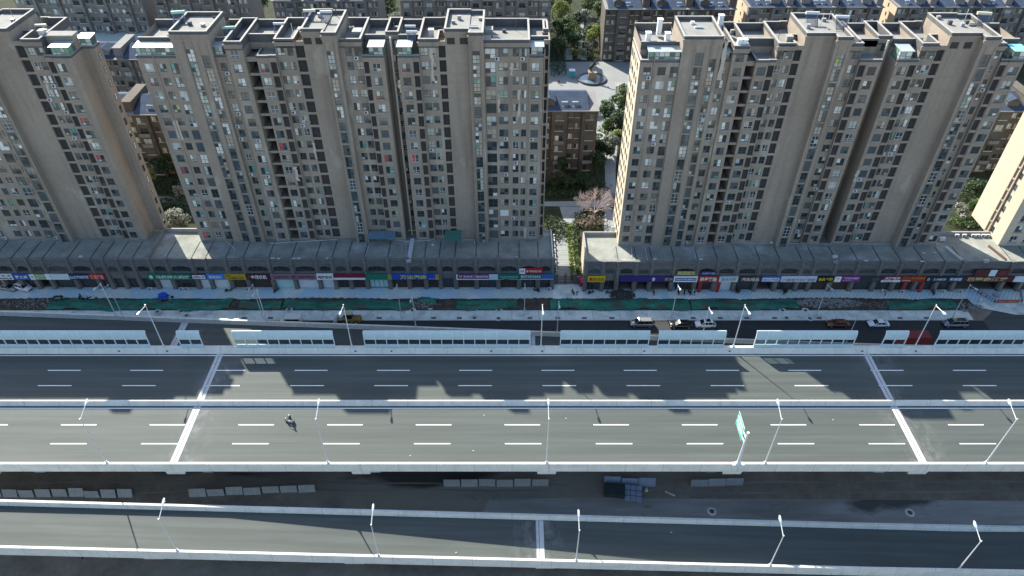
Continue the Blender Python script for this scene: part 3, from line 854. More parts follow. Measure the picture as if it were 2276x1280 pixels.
class Tower:
    """high-rise built from facade bays; X spans are metres, planes are Y"""
    def __init__(s, name, label, x0, x1, y, back, floors, roof):
        s.e = empty(name, ((x0 + x1) / 2, (y + back) / 2, 0))
        s.org = ((x0 + x1) / 2, (y + back) / 2, 0)
        tag(s.e, label, 'building')
        s.y, s.back, s.floors, s.roof = y, back, floors, roof
        s.wall, s.flat, s.cop, s.side = MB(), MB(), MB(), MB()
        s.rng = random.Random(len(name) + int(x0))
        s.segs = []
    def put(s, mb, name, m):
        return mb.build(name, m, s.e, tuple(-c for c in s.org))
    def bay(s, x0, x1, dy=0.0, wins=(), top=0.0, back=None, kind='plain', drop=0, low=0.0):
        """wins: (x0,x1,style[,phase])"""
        y = s.y + dy
        zt = s.roof + top - drop * FH
        zb = Z1 - .4 - low
        back = s.back if back is None else back
        nfl = s.floors - drop
        ops = []; todo = []
        if kind in ('plain', 'shaft'):
            for w in wins:
                a, c, st = w[:3]
                if st in 'wsn': a, c = a - .07, c + .07
                ph = w[3] if len(w) > 3 else 0.0
                for f in range(nfl):
                    z = Z1 + FH * f + ph
                    if st in ('w', 's', 'n'): lo, hi = .70, 2.34
                    elif st == 'b': lo, hi = .28, 2.42
                    elif st == 't': lo, hi = .02, 2.52
                    else: lo, hi = .78, 2.2
                    if z + hi > zt - .3: continue
                    ops.append((a, c, z + lo, z + hi)); todo.append((st, a, c, z + lo, z + hi, f))
            if kind == 'plain':
                for w in wins:
                    if w[2] == 'L':
                        pass
            holed(s.wall, x0, x1, y, zb, zt, ops)
            for st, a, c, lo, hi, f in todo:
                if st == 'L':
                    continue
                add_window(s.e, (a + c) / 2, y + .07, lo, c - a, hi - lo, st, f + WR.random() * 6 > nfl * .74, {'t': 'stair_window', 'b': 'bay_window'}.get(st, 'window'), s.org)
        elif kind == 'niche':
            for f in range(nfl):
                z = Z1 + FH * f
                ops.append((x0 + .12, x1 - .12, z + .28, z + 2.62))
            holed(s.wall, x0, x1, y, zb, zt, ops, .45)
            for a, c, lo, hi in ops:
                o = put('louvre_panel', LOUVRE, s.e, ((a + c) / 2 - s.org[0], y + .30 - s.org[1], lo + .02))
                o.scale = (c - a, 1, (hi - lo) / 2.3)
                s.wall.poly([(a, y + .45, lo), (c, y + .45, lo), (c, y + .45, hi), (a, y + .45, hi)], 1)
        elif kind == 'balcony':
            deep = 4.4
            zt2 = zt
            for f in range(nfl + 1):
                z = Z1 + FH * f
                if z > zt: break
                m = MB(); m.box(x0 + .01, x1 - .01, y, y + .22, z - .22, z + .30); m.box(x0 + .01, x1 - .01, y + .22, y + deep, z - .20, z - .02)
                s.put(m, 'balcony_slab', K['stucco'])
                if x1 - x0 < 1.85 and z + FH < zt + .5:  # louvres added to darken the narrow open recesses
                    o = put('louvre_panel', LOUVRE, s.e, ((x0 + x1) / 2 - s.org[0], y + .42 - s.org[1], z + .30))
                    o.scale = (x1 - x0 - .04, 1, (FH - .54) / 2.3)
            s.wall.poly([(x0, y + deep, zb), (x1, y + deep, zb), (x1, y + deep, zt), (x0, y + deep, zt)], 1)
            s.wall.box(x0 + .01, x1 - .01, y + .02, y + .3, zt - .9, zt - .02, 0)
        elif kind == 'slot':
            deep = 4.2
            s.wall.poly([(x0, y + deep, zb), (x1, y + deep, zb), (x1, y + deep, zt), (x0, y + deep, zt)], 0)
            for f in range(nfl):
                add_window(s.e, (x0 + x1) / 2 + .3, y + deep - .06, Z1 + FH * f + .8, 1.1, 1.5, 'w', False, 'window', s.org)
        # sides, roof
        if kind not in ('balcony', 'slot'):
            zs_ = zt - s.sunk(zt) - .01
            s.wall.poly([(x0, back, zb), (x0, y, zb), (x0, y, zs_), (x0, back, zs_)], 0)
            s.wall.poly([(x1, y, zb), (x1, back, zb), (x1, back, zs_), (x1, y, zs_)], 0)
        yr = y + (4.4 if kind == 'balcony' else 4.2 if kind == 'slot' else 0)
        s.wall.poly([(x1, back, zb), (x0, back, zb), (x0, back, zt), (x1, back, zt)], 0)
        zf_ = zt - s.sunk(zt) - .02
        s.flat.poly([(x0, yr, zf_), (x1, yr, zf_), (x1, back, zf_), (x0, back, zf_)])
        s.segs.append((x0, x1, y if kind not in ('balcony', 'slot') else yr, back, zt))
    def sunk(s, zt):
        return 0.0 if zt < s.roof - 1 else 1.2 if zt < s.roof + .5 else .3
    def cornice(s, x0, x1, y, z, name='cornice'):
        m = MB(); m.box(x0 - .25, x1 + .25, y - .28, y + .02, z - .42, z - .12); m.box(x0 - .12, x1 + .12, y - .14, y + .02, z - .95, z - .42)
        s.put(m, name, K['stucco'])
    def parapet(s, pts, h, z, w=.26):
        """upstand with pale coping along a polyline on the roof"""
        for (xa, ya), (xb, yb) in zip(pts[:-1], pts[1:]):
            m = MB()
            s.pc = getattr(s, 'pc', 0) + 1
            h, w = h + .0045 * ((s.pc * 7) % 13), w + .003 * ((s.pc * 5) % 11)
            x0, x1, y0, y1 = min(xa, xb) - w / 2, max(xa, xb) + w / 2, min(ya, yb) - w / 2, max(ya, yb) + w / 2
            m.box(x0, x1, y0, y1, z - .1, z + h - .1, 0)
            m.box(x0 - .05, x1 + .05, y0 - .05, y1 + .05, z + h - .1, z + h, 1)
            s.put(m, 'parapet', [K['parapet_in'], K['coping']])
    def finish(s):
        s.put(s.wall, 'wall', [getattr(s, 'wm', K['stucco']), K['shade_and_seam']])
        s.put(s.flat, 'roof', K['roof_tower'])
    def block(s, name, x0, x1, y0, y1, z0, z1, m, cop=True):
        b = MB(); b.box(x0, x1, y0, y1, z0, z1, 0)
        if cop:
            t = .28
            b.box(x0 - .3, x1 + .3, y0 - .3, y1 + .3, z1, z1 + .22, 1, 't')
            b.poly([(x0 - .3, y0 - .3, z1 + .22), (x1 + .3, y0 - .3, z1 + .22), (x1 + .3, y1 + .3, z1 + .22), (x0 - .3, y1 + .3, z1 + .22)], 2)
        return s.put(b, name, [m, K['coping'], K['roof_tower']])
    def terrace_glass(s, x0, x1, y0, y1, z, h=2.6, tint='g_green', roof='roof_sheet'):
        h = min(h, 2.0)
        """glazed top-floor terrace with a sheet roof"""
        nx = max(2, round((x1 - x0) / .95))
        fr = MB(); pn = MB()
        for k in range(nx + 1):
            x = x0 + (x1 - x0) * k / nx
            fr.box(x - .04, x + .04, y0 - .04, y0 + .04, z, z + h)
        for zz in (0, .95, h - .08):
            fr.box(x0, x1, y0 - .035, y0 + .035, z + zz, z + zz + .09)
            fr.box(x0 - .035, x0 + .035, y0, y1, z + zz, z + zz + .09); fr.box(x1 - .035, x1 + .035, y0, y1, z + zz, z + zz + .09)
        for k in range(nx):
            xa, xb = x0 + (x1 - x0) * k / nx, x0 + (x1 - x0) * (k + 1) / nx
            for za, zb in ((.09, .95), (1.04, h - .08)):
                pn.poly([(xa, y0, z + za), (xb, y0, z + za), (xb, y0, z + zb), (xa, y0, z + zb)], s.rng.choice([0, 0, 1, 2, 3]))
        for xx in (x0, x1):
            ny = max(1, round((y1 - y0) / 1.0))
            for k in range(ny):
                ya, yb = y0 + (y1 - y0) * k / ny, y0 + (y1 - y0) * (k + 1) / ny
                pn.poly([(xx, ya, z + .09), (xx, yb, z + .09), (xx, yb, z + h - .1), (xx, ya, z + h - .1)], s.rng.choice([0, 1, 2]))
                fr.box(xx - .035, xx + .035, ya - .035, ya + .035, z, z + h)
        t = s.put(fr, 'terrace_frame', K['frame_green'])
        pn.build('terrace_pane', [K['g_pale'], K['g_green'], K['g_mid'], K['g_white']], t)
        r = MB(); r.hexa([(x0 - .25, y0 - .35, z + h), (x1 + .25, y0 - .35, z + h), (x1 + .25, y1, z + h + .2), (x0 - .25, y1, z + h + .2)], [(x0 - .25, y0 - .35, z + h + .08), (x1 + .25, y0 - .35, z + h + .08), (x1 + .25, y1, z + h + .28), (x0 - .25, y1, z + h + .28)])
        s.put(r, 'terrace_roof', K[roof])
K['frame_green'] = mat('frame_green', (0.05, 0.14, 0.11), 0.5, 0.0)
K['roof_sheet'] = mat('roof_sheet', (0.30, 0.34, 0.34), 0.4, 0.06, 0.8, 0.5)
K['roof_blue'] = mat('roof_blue', (0.18, 0.45, 0.55), 0.35, 0.05, 0.8, 0.5)

def colx(x0, kx):
    """column spans read in photo pixels along one floor, turned to metres along the facade"""
    return lambda *p: tuple((q - 1138) * kx for q in p)
ROOF = 55.2
# ======== middle-left tower
T2 = Tower('residential_tower', 'long brown high-rise in the middle left, standing over the blue gold shop sign', -72.2, 6.6, 133.3, 145.6, 16, ROOF)
q = lambda p: (p - 1138) * 0.1023
W = lambda a, c, st, ph=0: (q(a), q(c), st, ph)
C2 = dict(
 A=(432, 509), B=(509, 579))
T2.bay(q(432), q(509), 0.0, [W(443, 457, 's'), W(470, 482, 'w'), W(491, 506, 'b')], drop=1, back=144.0)
T2.bay(q(509), q(579), -.5, [W(531, 545, 't'), W(558, 571, 't', -1.2)], top=2.0, back=143.0)
T2.bay(q(579), q(604), .45, [W(585, 596, 'w')], drop=1, back=145.2)
T2.bay(q(604), q(636), -.3, [W(612, 626, 's')], back=145.2)
T2.bay(q(636), q(657), .3, kind='balcony', drop=1)
T2.bay(q(657), q(680), .0, [W(662, 676, 's')], drop=1, back=144)
T2.bay(q(680), q(694), .05, kind='niche', drop=1, back=144)
T2.bay(q(694), q(731), .9, [W(697, 709, 'w'), W(716, 726, 'w')], back=145.4)
T2.bay(q(731), q(748), .9, kind='balcony')
T2.bay(q(748), q(788), .9, [], top=2.0, back=144.6)
T2.bay(q(788), q(815), -.6, [W(793, 806, 't', -.3)], top=1.8, back=144.6)
T2.bay(q(815), q(856), .9, [W(825, 836, 'w'), W(842, 855, 'w')], back=145.5)
T2.bay(q(856), q(868), .2, kind='niche', drop=1, back=145)
T2.bay(q(868), q(897), .15, [W(874, 888, 's')], drop=1, back=145)
T2.bay(q(897), q(922), .4, kind='slot')
T2.bay(q(922), q(950), .15, [W(930, 944, 's')], drop=1, back=145)
T2.bay(q(950), q(963), .2, kind='niche', drop=1, back=145)
T2.bay(q(963), q(1000), .9, [W(966, 979, 'w'), W(983, 993, 'w')], back=145.5)
T2.bay(q(1000), q(1013), .9, kind='balcony')
T2.bay(q(1013), q(1058), .9, [], top=2.0, back=144.6)
T2.bay(q(1058), q(1085), -.6, [W(1064, 1078, 't', -.3)], top=1.8, back=144.6)
T2.bay(q(1085), q(1171), .5, [W(1087, 1107, 'b'), W(1113, 1130, 'w'), W(1140, 1151, 'w'), W(1157, 1166, 'n')], back=145.0)
T2.bay(q(1171), q(1198), .3, [W(1176, 1190, 's')], drop=1, back=144.0)
T2.bay(q(1198), q(1207), 1.6, kind='balcony', back=144)
T2.wall.box(q(1207), q(1209.5), 134.9, 144, Z1 - .4, ROOF, 0)
# ======== middle-right tower
T3 = Tower('residential_tower', 'long brown high-rise on the right, beside the sunlit bare podium roof', 24.5, 99.0, 131.7, 144.1, 16, ROOF - .2)
q3 = lambda p: (p - 1138) * 0.10165
q = q3
T3.bay(q(1379), q(1453), 0.0, [W(1387, 1400, 'w'), W(1414, 1428, 'w'), W(1437, 1451, 'b')], drop=1, back=142.5)
T3.bay(q(1453), q(1526), -.5, [W(1479, 1494, 't'), W(1507, 1519, 't', -1.2)], top=1.9, back=141.5)
T3.bay(q(1526), q(1549), .45, [W(1531, 1543, 'w')], drop=1, back=143.5)
T3.bay(q(1549), q(1577), -.3, [W(1556, 1570, 's')], back=143.5)
T3.bay(q(1577), q(1596), .3, kind='balcony', drop=1)
T3.bay(q(1596), q(1620), .0, [W(1602, 1617, 's')], drop=1, back=143)
T3.bay(q(1620), q(1634), .05, kind='niche', drop=1, back=143)
T3.bay(q(1634), q(1667), .9, [W(1637, 1647, 'w'), W(1653, 1663, 'w')], back=143.9)
T3.bay(q(1667), q(1681), .9, kind='balcony')
T3.bay(q(1681), q(1734), .9, [], top=2.0, back=143)
T3.bay(q(1734), q(1763), -.6, [W(1742, 1756, 't', -.3)], top=1.8, back=143)
T3.bay(q(1763), q(1792), .9, [W(1765, 1770, 'v'), W(1777, 1790, 'w')], back=143.9)
T3.bay(q(1792), q(1807), .2, kind='niche', drop=1, back=143.5)
T3.bay(q(1807), q(1833), .15, [W(1812, 1826, 's')], drop=1, back=143.5)
T3.bay(q(1833), q(1861), .4, kind='slot')
T3.bay(q(1861), q(1887), .15, [W(1868, 1883, 's')], drop=1, back=143.5)
T3.bay(q(1887), q(1902), .2, kind='niche', drop=1, back=143.5)
T3.bay(q(1902), q(1933), .9, [W(1904, 1914, 'w'), W(1918, 1930, 'w')], back=143.9)
T3.bay(q(1933), q(1948), .9, kind='balcony')
T3.bay(q(1948), q(2004), .9, [], top=2.0, back=143)
T3.bay(q(2004), q(2033), -.6, [W(2013, 2028, 't', -.3)], top=1.8, back=143)
T3.bay(q(2033), q(2057), .9, [W(2038, 2052, 'w')], back=143.9)
T3.bay(q(2057), q(2072), .2, kind='niche', drop=1, back=143.5)
T3.bay(q(2072), q(2100), .1, [W(2079, 2095, 's')], drop=1, back=143.5)
# ======== left tower
T1 = Tower('residential_tower', 'brown high-rise cut by the left picture edge, with blank right end wall', -135, -82.4, 133.3, 145.8, 16, ROOF)
q = lambda p: (p - 1138) * 0.1031
T1.bay(q(-180), q(14), .5, [W(-150, -136, 's'), W(-118, -104, 'w'), W(-84, -70, 'w'), W(-44, -30, 'w'), W(-14, -4, 'n')], back=145.0)
T1.bay(q(14), q(123), .5, [W(22, 37, 's'), W(48, 58, 'n'), W(67, 80, 'w'), W(90, 109, 'b'), W(113, 120, 'v')], back=145.0)
T1.bay(q(123), q(152), -.6, [W(129, 145, 't', -.3)], top=1.8, back=144.6)
T1.bay(q(152), q(213), .9, [], top=2.0, back=144.6)
T1.bay(q(213), q(230), .9, kind='balcony')
T1.bay(q(230), q(265), .9, [W(236, 246, 'w'), W(250, 262, 'w')], back=145.5)
T1.bay(q(265), q(279), .2, kind='niche', drop=1, back=138.5)
T1.bay(q(279), q(316), 0, [W(284, 298, 's')], drop=1, back=138.0)
T1.bay(q(316) - 3.4, -82.4, 4.6, [], drop=1, back=140.3)
# ======== right edge tower (only its sunlit end wall is seen)
T4 = Tower('residential_tower', 'sunlit tan end wall of a high-rise at the right picture edge', 112, 150, 131.6, 144, 16, ROOF)
for i_, (a_, c_) in enumerate([(112, 121), (121, 133), (133, 150)]):
    T4.bay(a_, c_, (.0, .9, .2)[i_], [(a_ + 2 + 3.2 * k, a_ + 3.5 + 3.2 * k, 's' if i_ == 0 else 'w') for k in range(2 + i_)], back=144)

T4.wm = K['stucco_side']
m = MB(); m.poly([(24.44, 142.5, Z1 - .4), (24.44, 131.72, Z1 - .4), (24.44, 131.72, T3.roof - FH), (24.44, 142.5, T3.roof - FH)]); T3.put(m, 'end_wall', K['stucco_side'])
# ------ end-wall windows
def side_col(T, x, y, w, sty='v', name='window', sgn=1, h=1.5, lo=.8):
    nx, rows, sill = STY[sty]
    for f in range(T.floors - 1):
        o = put(name, frame_mesh(w, h, nx, rows, False), T.e, (x - T.org[0], y - T.org[1], Z1 + FH * f + lo))
        o.rotation_euler = (0, 0, math.pi / 2 * sgn)
        put('pane', pane_mesh(w, h, nx, rows, f > 9), o)
side_col(T1, -82.30, 138.9, .75)
for y in (134.0, 136.4, 139.0, 141.2):
    side_col(T3, 24.39, y, .9 if y < 135 else 1.2, 'w', sgn=-1)
side_col(T4, 111.95, 135.4, .9, 'v', sgn=-1)
m = MB()
for f in range(16):
    m.box(111.72, 111.99, 136.2, 137.3, Z1 + FH * f - .15, Z1 + FH * f + .15)
m.box(111.70, 111.99, 136.1, 136.3, Z1 - .5, ROOF - 1); m.box(111.70, 111.99, 137.3, 137.5, Z1 - .5, ROOF - 1)
T4.put(m, 'pipe_ladder', K['stucco'])

# ------ parapets, roof houses and roof clutter
def roof_edges(T, zig, h=.55, rear=None, rear_h=1.5):
    for pts in zig:
        T.parapet(pts, h, T.roof)
    for pts in rear or []:
        T.parapet(pts, rear_h, T.roof)
def auto_parapets(T):
    segs = T.segs
    for i, (x0, x1, y, bk, zt) in enumerate(segs):
        sk = T.sunk(zt)
        z0 = zt - sk
        hgt = sk + (.45 if zt >= T.roof - .1 else .45)
        T.parapet([(x0 + .13, y + .13), (x1 - .13, y + .13)], hgt, z0)
        T.parapet([(x0 + .13, bk - .13), (x1 - .13, bk - .13)], hgt, z0)
        for side, j in ((0, i - 1), (1, i + 1)):
            xx = x0 + .13 if side == 0 else x1 - .13
            if 0 <= j < len(segs):
                _, _, y2, bk2, zt2 = segs[j]
                if zt2 < zt - .4:
                    T.parapet([(xx, y + .13), (xx, bk - .13)], hgt, z0)
                elif abs(zt2 - zt) <= .4:
                    if y2 > y + .35: T.parapet([(xx, y + .13), (xx, y2)], hgt, z0)
                    if bk2 < bk - .35: T.parapet([(xx, bk2), (xx, bk - .13)], hgt, z0)
            else:
                T.parapet([(xx, y + .13), (xx, bk - .13)], hgt, z0)
        if zt >= T.roof - .1:
            T.cornice(x0, x1, y, zt)
for T in (T1, T2, T3, T4):
    auto_parapets(T)
# raised main roof behind the lowered top-floor terraces
def raise_back(T, x0, x1, dy):
    y0 = T.y + dy
    z = T.roof - FH
    y1 = T.back - .4
    zt_ = T.roof - .3
    b_ = MB(); b_.box(x0, x1, y0, y1, z - .02, zt_, 0, 't'); T.put(b_, 'attic', K['stucco'])
    zf_ = zt_ - 1.1
    T.flat.poly([(x0, y0, zf_), (x1, y0, zf_), (x1, y1, zf_), (x0, y1, zf_)])
    T.parapet([(x0 + .13, y0 + .13), (x1 - .13, y0 + .13)], 1.5, zf_)
    T.parapet([(x0 + .13, y1 - .13), (x1 - .13, y1 - .13)], 1.6, zf_)
q = lambda p: (p - 1138) * 0.1023
zt = ROOF - FH
raise_back(T2, q(434), q(508.5), 2.6); T2.terrace_glass(q(434), q(508), 133.5, 135.8, zt)
raise_back(T2, q(579.5), q(603.5), 2.6); T2.terrace_glass(q(580.5), q(595), 133.9, 135.8, zt)
raise_back(T2, q(636.5), q(693.5), 4.2)
raise_back(T2, q(857), q(896.5), 4.0); T2.terrace_glass(q(870), q(896), 133.7, 136.6, zt, 2.5)
raise_back(T2, q(922.5), q(962.5), 4.0); T2.terrace_glass(q(924), q(949), 133.7, 136.4, zt, 2.5)
raise_back(T2, q(1172), q(1206), 3.2); T2.terrace_glass(q(1174), q(1196), 133.8, 136.2, zt, 2.5)
q = q3; zt = T3.roof - FH
raise_back(T3, q(1381), q(1452.5), 2.6); T3.terrace_glass(q(1394), q(1452), 131.9, 134.2, zt)
raise_back(T3, q(1526.5), q(1548.5), 2.6); T3.terrace_glass(q(1528), q(1546), 132.4, 134.0, zt, 1.7)
raise_back(T3, q(1577.5), q(1633.5), 4.2)
raise_back(T3, q(1793), q(1832.5), 4.0)
raise_back(T3, q(1861.5), q(1901.5), 4.0); T3.terrace_glass(q(1864), q(1886), 132.1, 135.0, zt, 2.5)
raise_back(T3, q(2058), q(2099), 4.0); T3.terrace_glass(q(2076), q(2098), 132.1, 135.0, zt, 2.5, roof='roof_blue')
q = lambda p: (p - 1138) * 0.1031; zt = ROOF - FH
T1.terrace_glass(q(283), q(315.5), 133.5, 136.0, zt, 2.5)
T1.block('attic', q(265.5), q(315), 136.2, 138.0, zt - .02, ROOF + .2, K['stucco'])
T1.terrace_glass(-84.8, -82.6, 138.1, 140.1, zt, 2.6)
# roof hatches, chimneys, vents
def chim(T, x, y, w, d, h, m, z=None, name='chimney'):
    z = (T.roof if z is None else z) - 1.2
    b = MB(); b.box(x - w / 2, x + w / 2, y - d / 2, y + d / 2, z, z + h, 0); b.box(x - w / 2 - .1, x + w / 2 + .1, y - d / 2 - .1, y + d / 2 + .1, z + h, z + h + .14, 0)
    T.put(b, name, m)
K['duct_white'] = mat('duct_white', (0.72, 0.74, 0.73), 0.5, 0.05, 1.0, 0.4)
q = q3
for px, y, h in ((1395, 135.6, 2.3), (1431, 135.4, 2.3), (1424, 140.6, 3.0), (1545, 142.2, 3.2)):
    chim(T3, q(px), y, .9, .9, h, K['duct_white'], T3.roof + .2, 'vent_duct')
for px in (1560, 1569):
    chim(T3, q(px), 132.5, .85, .9, 2.4, K['duct_white'], T3.roof, 'vent_duct')
chim(T3, q(1660), 135.2, 1.1, 1.1, 2.0, K['coping'], T3.roof)
q = lambda p: (p - 1138) * 0.1023
chim(T2, q(735), 139.5, 1.4, 1.4, 1.6, K['coping'], T2.roof); chim(T2, q(843), 138.6, 1.6, 2.0, 1.6, K['coping'], T2.roof); chim(T2, q(985), 137.4, .9, .9, 2.2, K['render_light'], T2.roof)
chim(T2, q(1094), 139.5, 1.4, 1.8, 1.6, K['coping'], T2.roof); chim(T2, q(1090), 135.4, 1.6, 1.6, 1.4, K['coping'], T2.roof)
q = lambda p: (p - 1138) * 0.1031
chim(T1, q(258), 137.0, 1.0, 1.0, 2.2, K['render_light'], T1.roof)
# small roof clutter: vent stacks, aerials, hatches
rcl = random.Random(31)
for T in (T1, T2, T3):
    for x0, x1, y, bk, zt_ in T.segs:
        if zt_ < T.roof - 1 or x1 - x0 < 2.2: continue
        for _ in range(rcl.choice((1, 2, 2, 3))):
            xx, yy, z = rcl.uniform(x0 + .7, x1 - .7), rcl.uniform(y + 3.5, bk - 1.2), zt_ - T.sunk(zt_)
            b_ = MB(); k = rcl.random()
            if k < .35: b_.tube((xx, yy, z), (xx, yy, z + rcl.uniform(1.6, 2.8)), .05, 5); nm_ = 'aerial'
            elif k < .7: b_.box(xx - .35, xx + .35, yy - .3, yy + .3, z, z + rcl.uniform(.4, .9)); nm_ = 'roof_vent'
            else: b_.box(xx - .8, xx + .8, yy - .12, yy + .12, z, z + .25); b_.tube((xx - .8, yy, z + .4), (xx + .8, yy, z + .4), .12, 6); nm_ = 'roof_tank'
            T.put(b_, nm_, K[rcl.choice(('steel_grey', 'duct_white', 'parapet_in', 'coping'))])
# air conditioners on the walls
q = lambda p: (p - 1138) * 0.1023
for px, f, dy, T in ((1110, 15, .5, T2), (1158, 15, .5, T2), (703, 11, .9, T2), (848, 11, .9, T2), (852, 4, .9, T2), (972, 8, .9, T2), (1146, 7, .5, T2)):
    put('air_conditioner', ACU, T.e, (q(px) - T.org[0], T.y + dy - T.org[1] - .02, Z1 + FH * f + .05))
q = lambda p: (p - 1138) * 0.1031
for px, f in ((256, 13), (258, 11), (271, 5)):
    put('air_conditioner', ACU, T1.e, (q(px) - T1.org[0], T1.y + .88 - T1.org[1], Z1 + FH * f + .05))
acr = random.Random(77)
for T in (T1, T2, T3):
    cand = [o for o in T.e.children if o.name.split('.')[0] == 'window' and abs(o.rotation_euler[2]) < .01]
    for o in acr.sample(cand, 16):
        put('air_conditioner', ACU, T.e, (o.location.x + acr.choice((-.5, .45)), o.location.y - .08, o.location.z - .72))
# vents near the top of the blank stair shafts, drain pipes
vm = MB(); vm.box(-.75, .75, -.03, .05, 0, 1.25); vm = vm.mesh('vent_grille', K['louvre'])
for T, kx, ps in ((T2, .1023, (757, 779, 1024, 1048)), (T3, .10165, (1961, 1986))):
    for px in ps:
        put('vent_grille', vm, T.e, ((px - 1138) * kx - T.org[0], T.y + .9 - T.org[1], T.roof - .6))
for T, kx, ps in ((T2, .1023, ((464, 0), (909, 2.5), (1199.5, .3), (601, .45))), (T3, .10165, ((1405, 0), (1477, -.5), (1549.5, .45), (1846, 3.0)))):
    for px, dy in ps:
        m = MB(); xx = (px - 1138) * kx
        m.tube((xx, T.y + dy - .09, Z1 - .3), (xx, T.y + dy - .09, T.roof + (.2 if dy > 2 else -1.2)), .09 if dy < 2 else .2, 6)
        T.put(m, 'drain_pipe', K['stucco'] if dy < 2 else K['render_light'])
# pale string mouldings beside the stair windows
for T, kx, ps in ((T2, .1023, ((530, -.5), (546, -.5), (557, -.5), (572.5, -.5), (791.5, -.6), (807.5, -.6), (1062, -.6), (1079.5, -.6))), (T3, .10165, ((1477.5, -.5), (1495.5, -.5), (1505.5, -.5), (1520.5, -.5), (1740.5, -.6), (1757.5, -.6), (2011.5, -.6), (2029.5, -.6))), (T1, .1031, ((127, -.6), (147, -.6)))):
    for px, dy in ps:
        m = MB(); xx = (px - 1138) * kx
        m.box(xx - .05, xx + .05, T.y + dy - .12, T.y + dy - .003, Z1 - .2, T.roof + .4)
        T.put(m, 'pilaster_strip', K['stucco'])
for T in (T1, T2, T3, T4):
    T.finish()
# ------ pale repair patches on the plaster
K['patch'] = mat('patch', (.46, .40, .33), .9, .1, 1.0, .15)
def patch_on(T, dy, px0, py0, px1, py1, m='patch', seed=1, axis='y', X=None):
    rng = random.Random(seed)
    Y = T.y + dy - .006
    n = 7; L = []; R_ = []
    for k in range(n + 1):
        py = py0 + (py1 - py0) * k / n
        sh = (1120 - (px0 + px1) / 2) / (2494 - py) * (py - py0)
        a, za = on_plane(px0 + sh + rng.uniform(-2.2, 2.2), py, Y); c, zc_ = on_plane(px1 + sh + rng.uniform(-2.2, 2.2), py, Y)
        L.append((a, Y, za)); R_.append((c, Y, zc_))
    b_ = MB(); b_.poly(L + R_[::-1]); T.put(b_, 'repair_patch', K[m])
for i_, (T, dy, a) in enumerate([(T2, 0, (383, 268, 394, 312)), (T2, .9, (694, 318, 699, 352)), (T2, 0, (652, 370, 659, 402)), (T2, .15, (885, 178, 889, 207)), (T2, .9, (955, 100, 961, 180)), (T2, .5, (1134, 140, 1140, 168)), (T2, .5, (1165, 505, 1173, 530)), (T2, .5, (1108, 210, 1111, 250)), (T2, .5, (1152, 200, 1156, 260)), (T3, .45, (1592, 278, 1600, 362)), (T3, .45, (1525, 474, 1530, 492)), (T3, 0, (1430, 478, 1437, 494)), (T3, -.3, (1612, 92, 1620, 178)), (T3, .15, (1905, 380, 1911, 404)), (T1, 0, (190, 300, 199, 318)), (T1, .9, (96, 178, 101, 200))]):
    patch_on(T, dy, *a, seed=i_)
# ------ solar water heaters on the roofs
K['solar_glass'] = glass('solar_glass', (0.03, 0.05, 0.10), .1)
K['tank_green'] = mat('tank_green', (0.30, 0.52, 0.42), .4, .04, 1)
K['tank_cream'] = mat('tank_cream', (0.58, 0.57, 0.42), .4, .04, 1)
def heater(x, y, z, label, tank, rz=0.0, s=1.0):
    e = empty('solar_water_heater', (x, y, z), rz)
    tag(e, label, 'water heater', 'solar water heaters on the tower roofs')
    m = MB()
    for xx in (-.8, .8):
        m.tube((xx, -.75, 0), (xx, .75, 1.55), .035, 5); m.tube((xx, .75, 0), (xx, .75, 1.55), .035, 5); m.tube((xx, -.75, .05), (xx, .75, .05), .03, 5)
    m.build('stand', K['steel_grey'], e)
    m = MB()
    for k in range(14):
        xx = -.85 + k * 1.7 / 13
        m.tube((xx, -.72, .16), (xx, .68, 1.62), .042, 5)
    m.build('tubes', K['solar_glass'], e)
    m = MB(); m.tube((-1.05, .8, 1.75), (1.05, .8, 1.75), .26, 12); m.build('tank', tank, e, smooth=False)
    e.scale = (s, s, s)
    return e
hz = ROOF - 1.18
heater(-64.5, 139.0, hz + 2.5, 'green-tanked solar heater on the first raised stair roof of the middle left tower', K['tank_green'], .2, 1.2)
heater(-55.2, 138.2, hz, 'green-tanked solar heater beside the first raised roof', K['tank_green'], .15, 1.1)
heater(-46.2, 140.8, hz, 'white-tanked solar heater in the walled roof court', K['steel_white'], 0, 1.0)
heater(-39.6, 140.4, hz + 2.5, 'cream-tanked solar heater on red stand on second stair roof', K['tank_cream'], 0, 1.1)
heater(-36.2, 139.8, hz + 2.5, 'white-tanked solar heater beside the cream one', K['steel_white'], 0, 1.1)
heater(-20.0, 139.5, hz, 'white solar heater behind the twin glazed terraces', K['steel_white'], 0, 1.0)
heater(-19.4, 136.6, hz, 'white solar heater at the edge above the twin terraces', K['steel_white'], 0, 1.0)
heater(58.0, 138.6, hz + 2.5, 'white-tanked solar heater on the right tower stair roof', K['steel_white'], -.1, 1.2)
heater(63.0, 136.6, hz + 2.5, 'white-tanked solar heater on red stand on the right tower', K['steel_white'], -.15, 1.2)
heater(91.0, 138.4, hz + 2.5, 'cream-tanked solar heater on the last stair roof of the right tower', K['tank_cream'], -.2, 1.2)
heater(-92.8, 140.0, hz, 'cream-tanked solar heater on the left tower roof', K['tank_cream'], .1, 1.0)
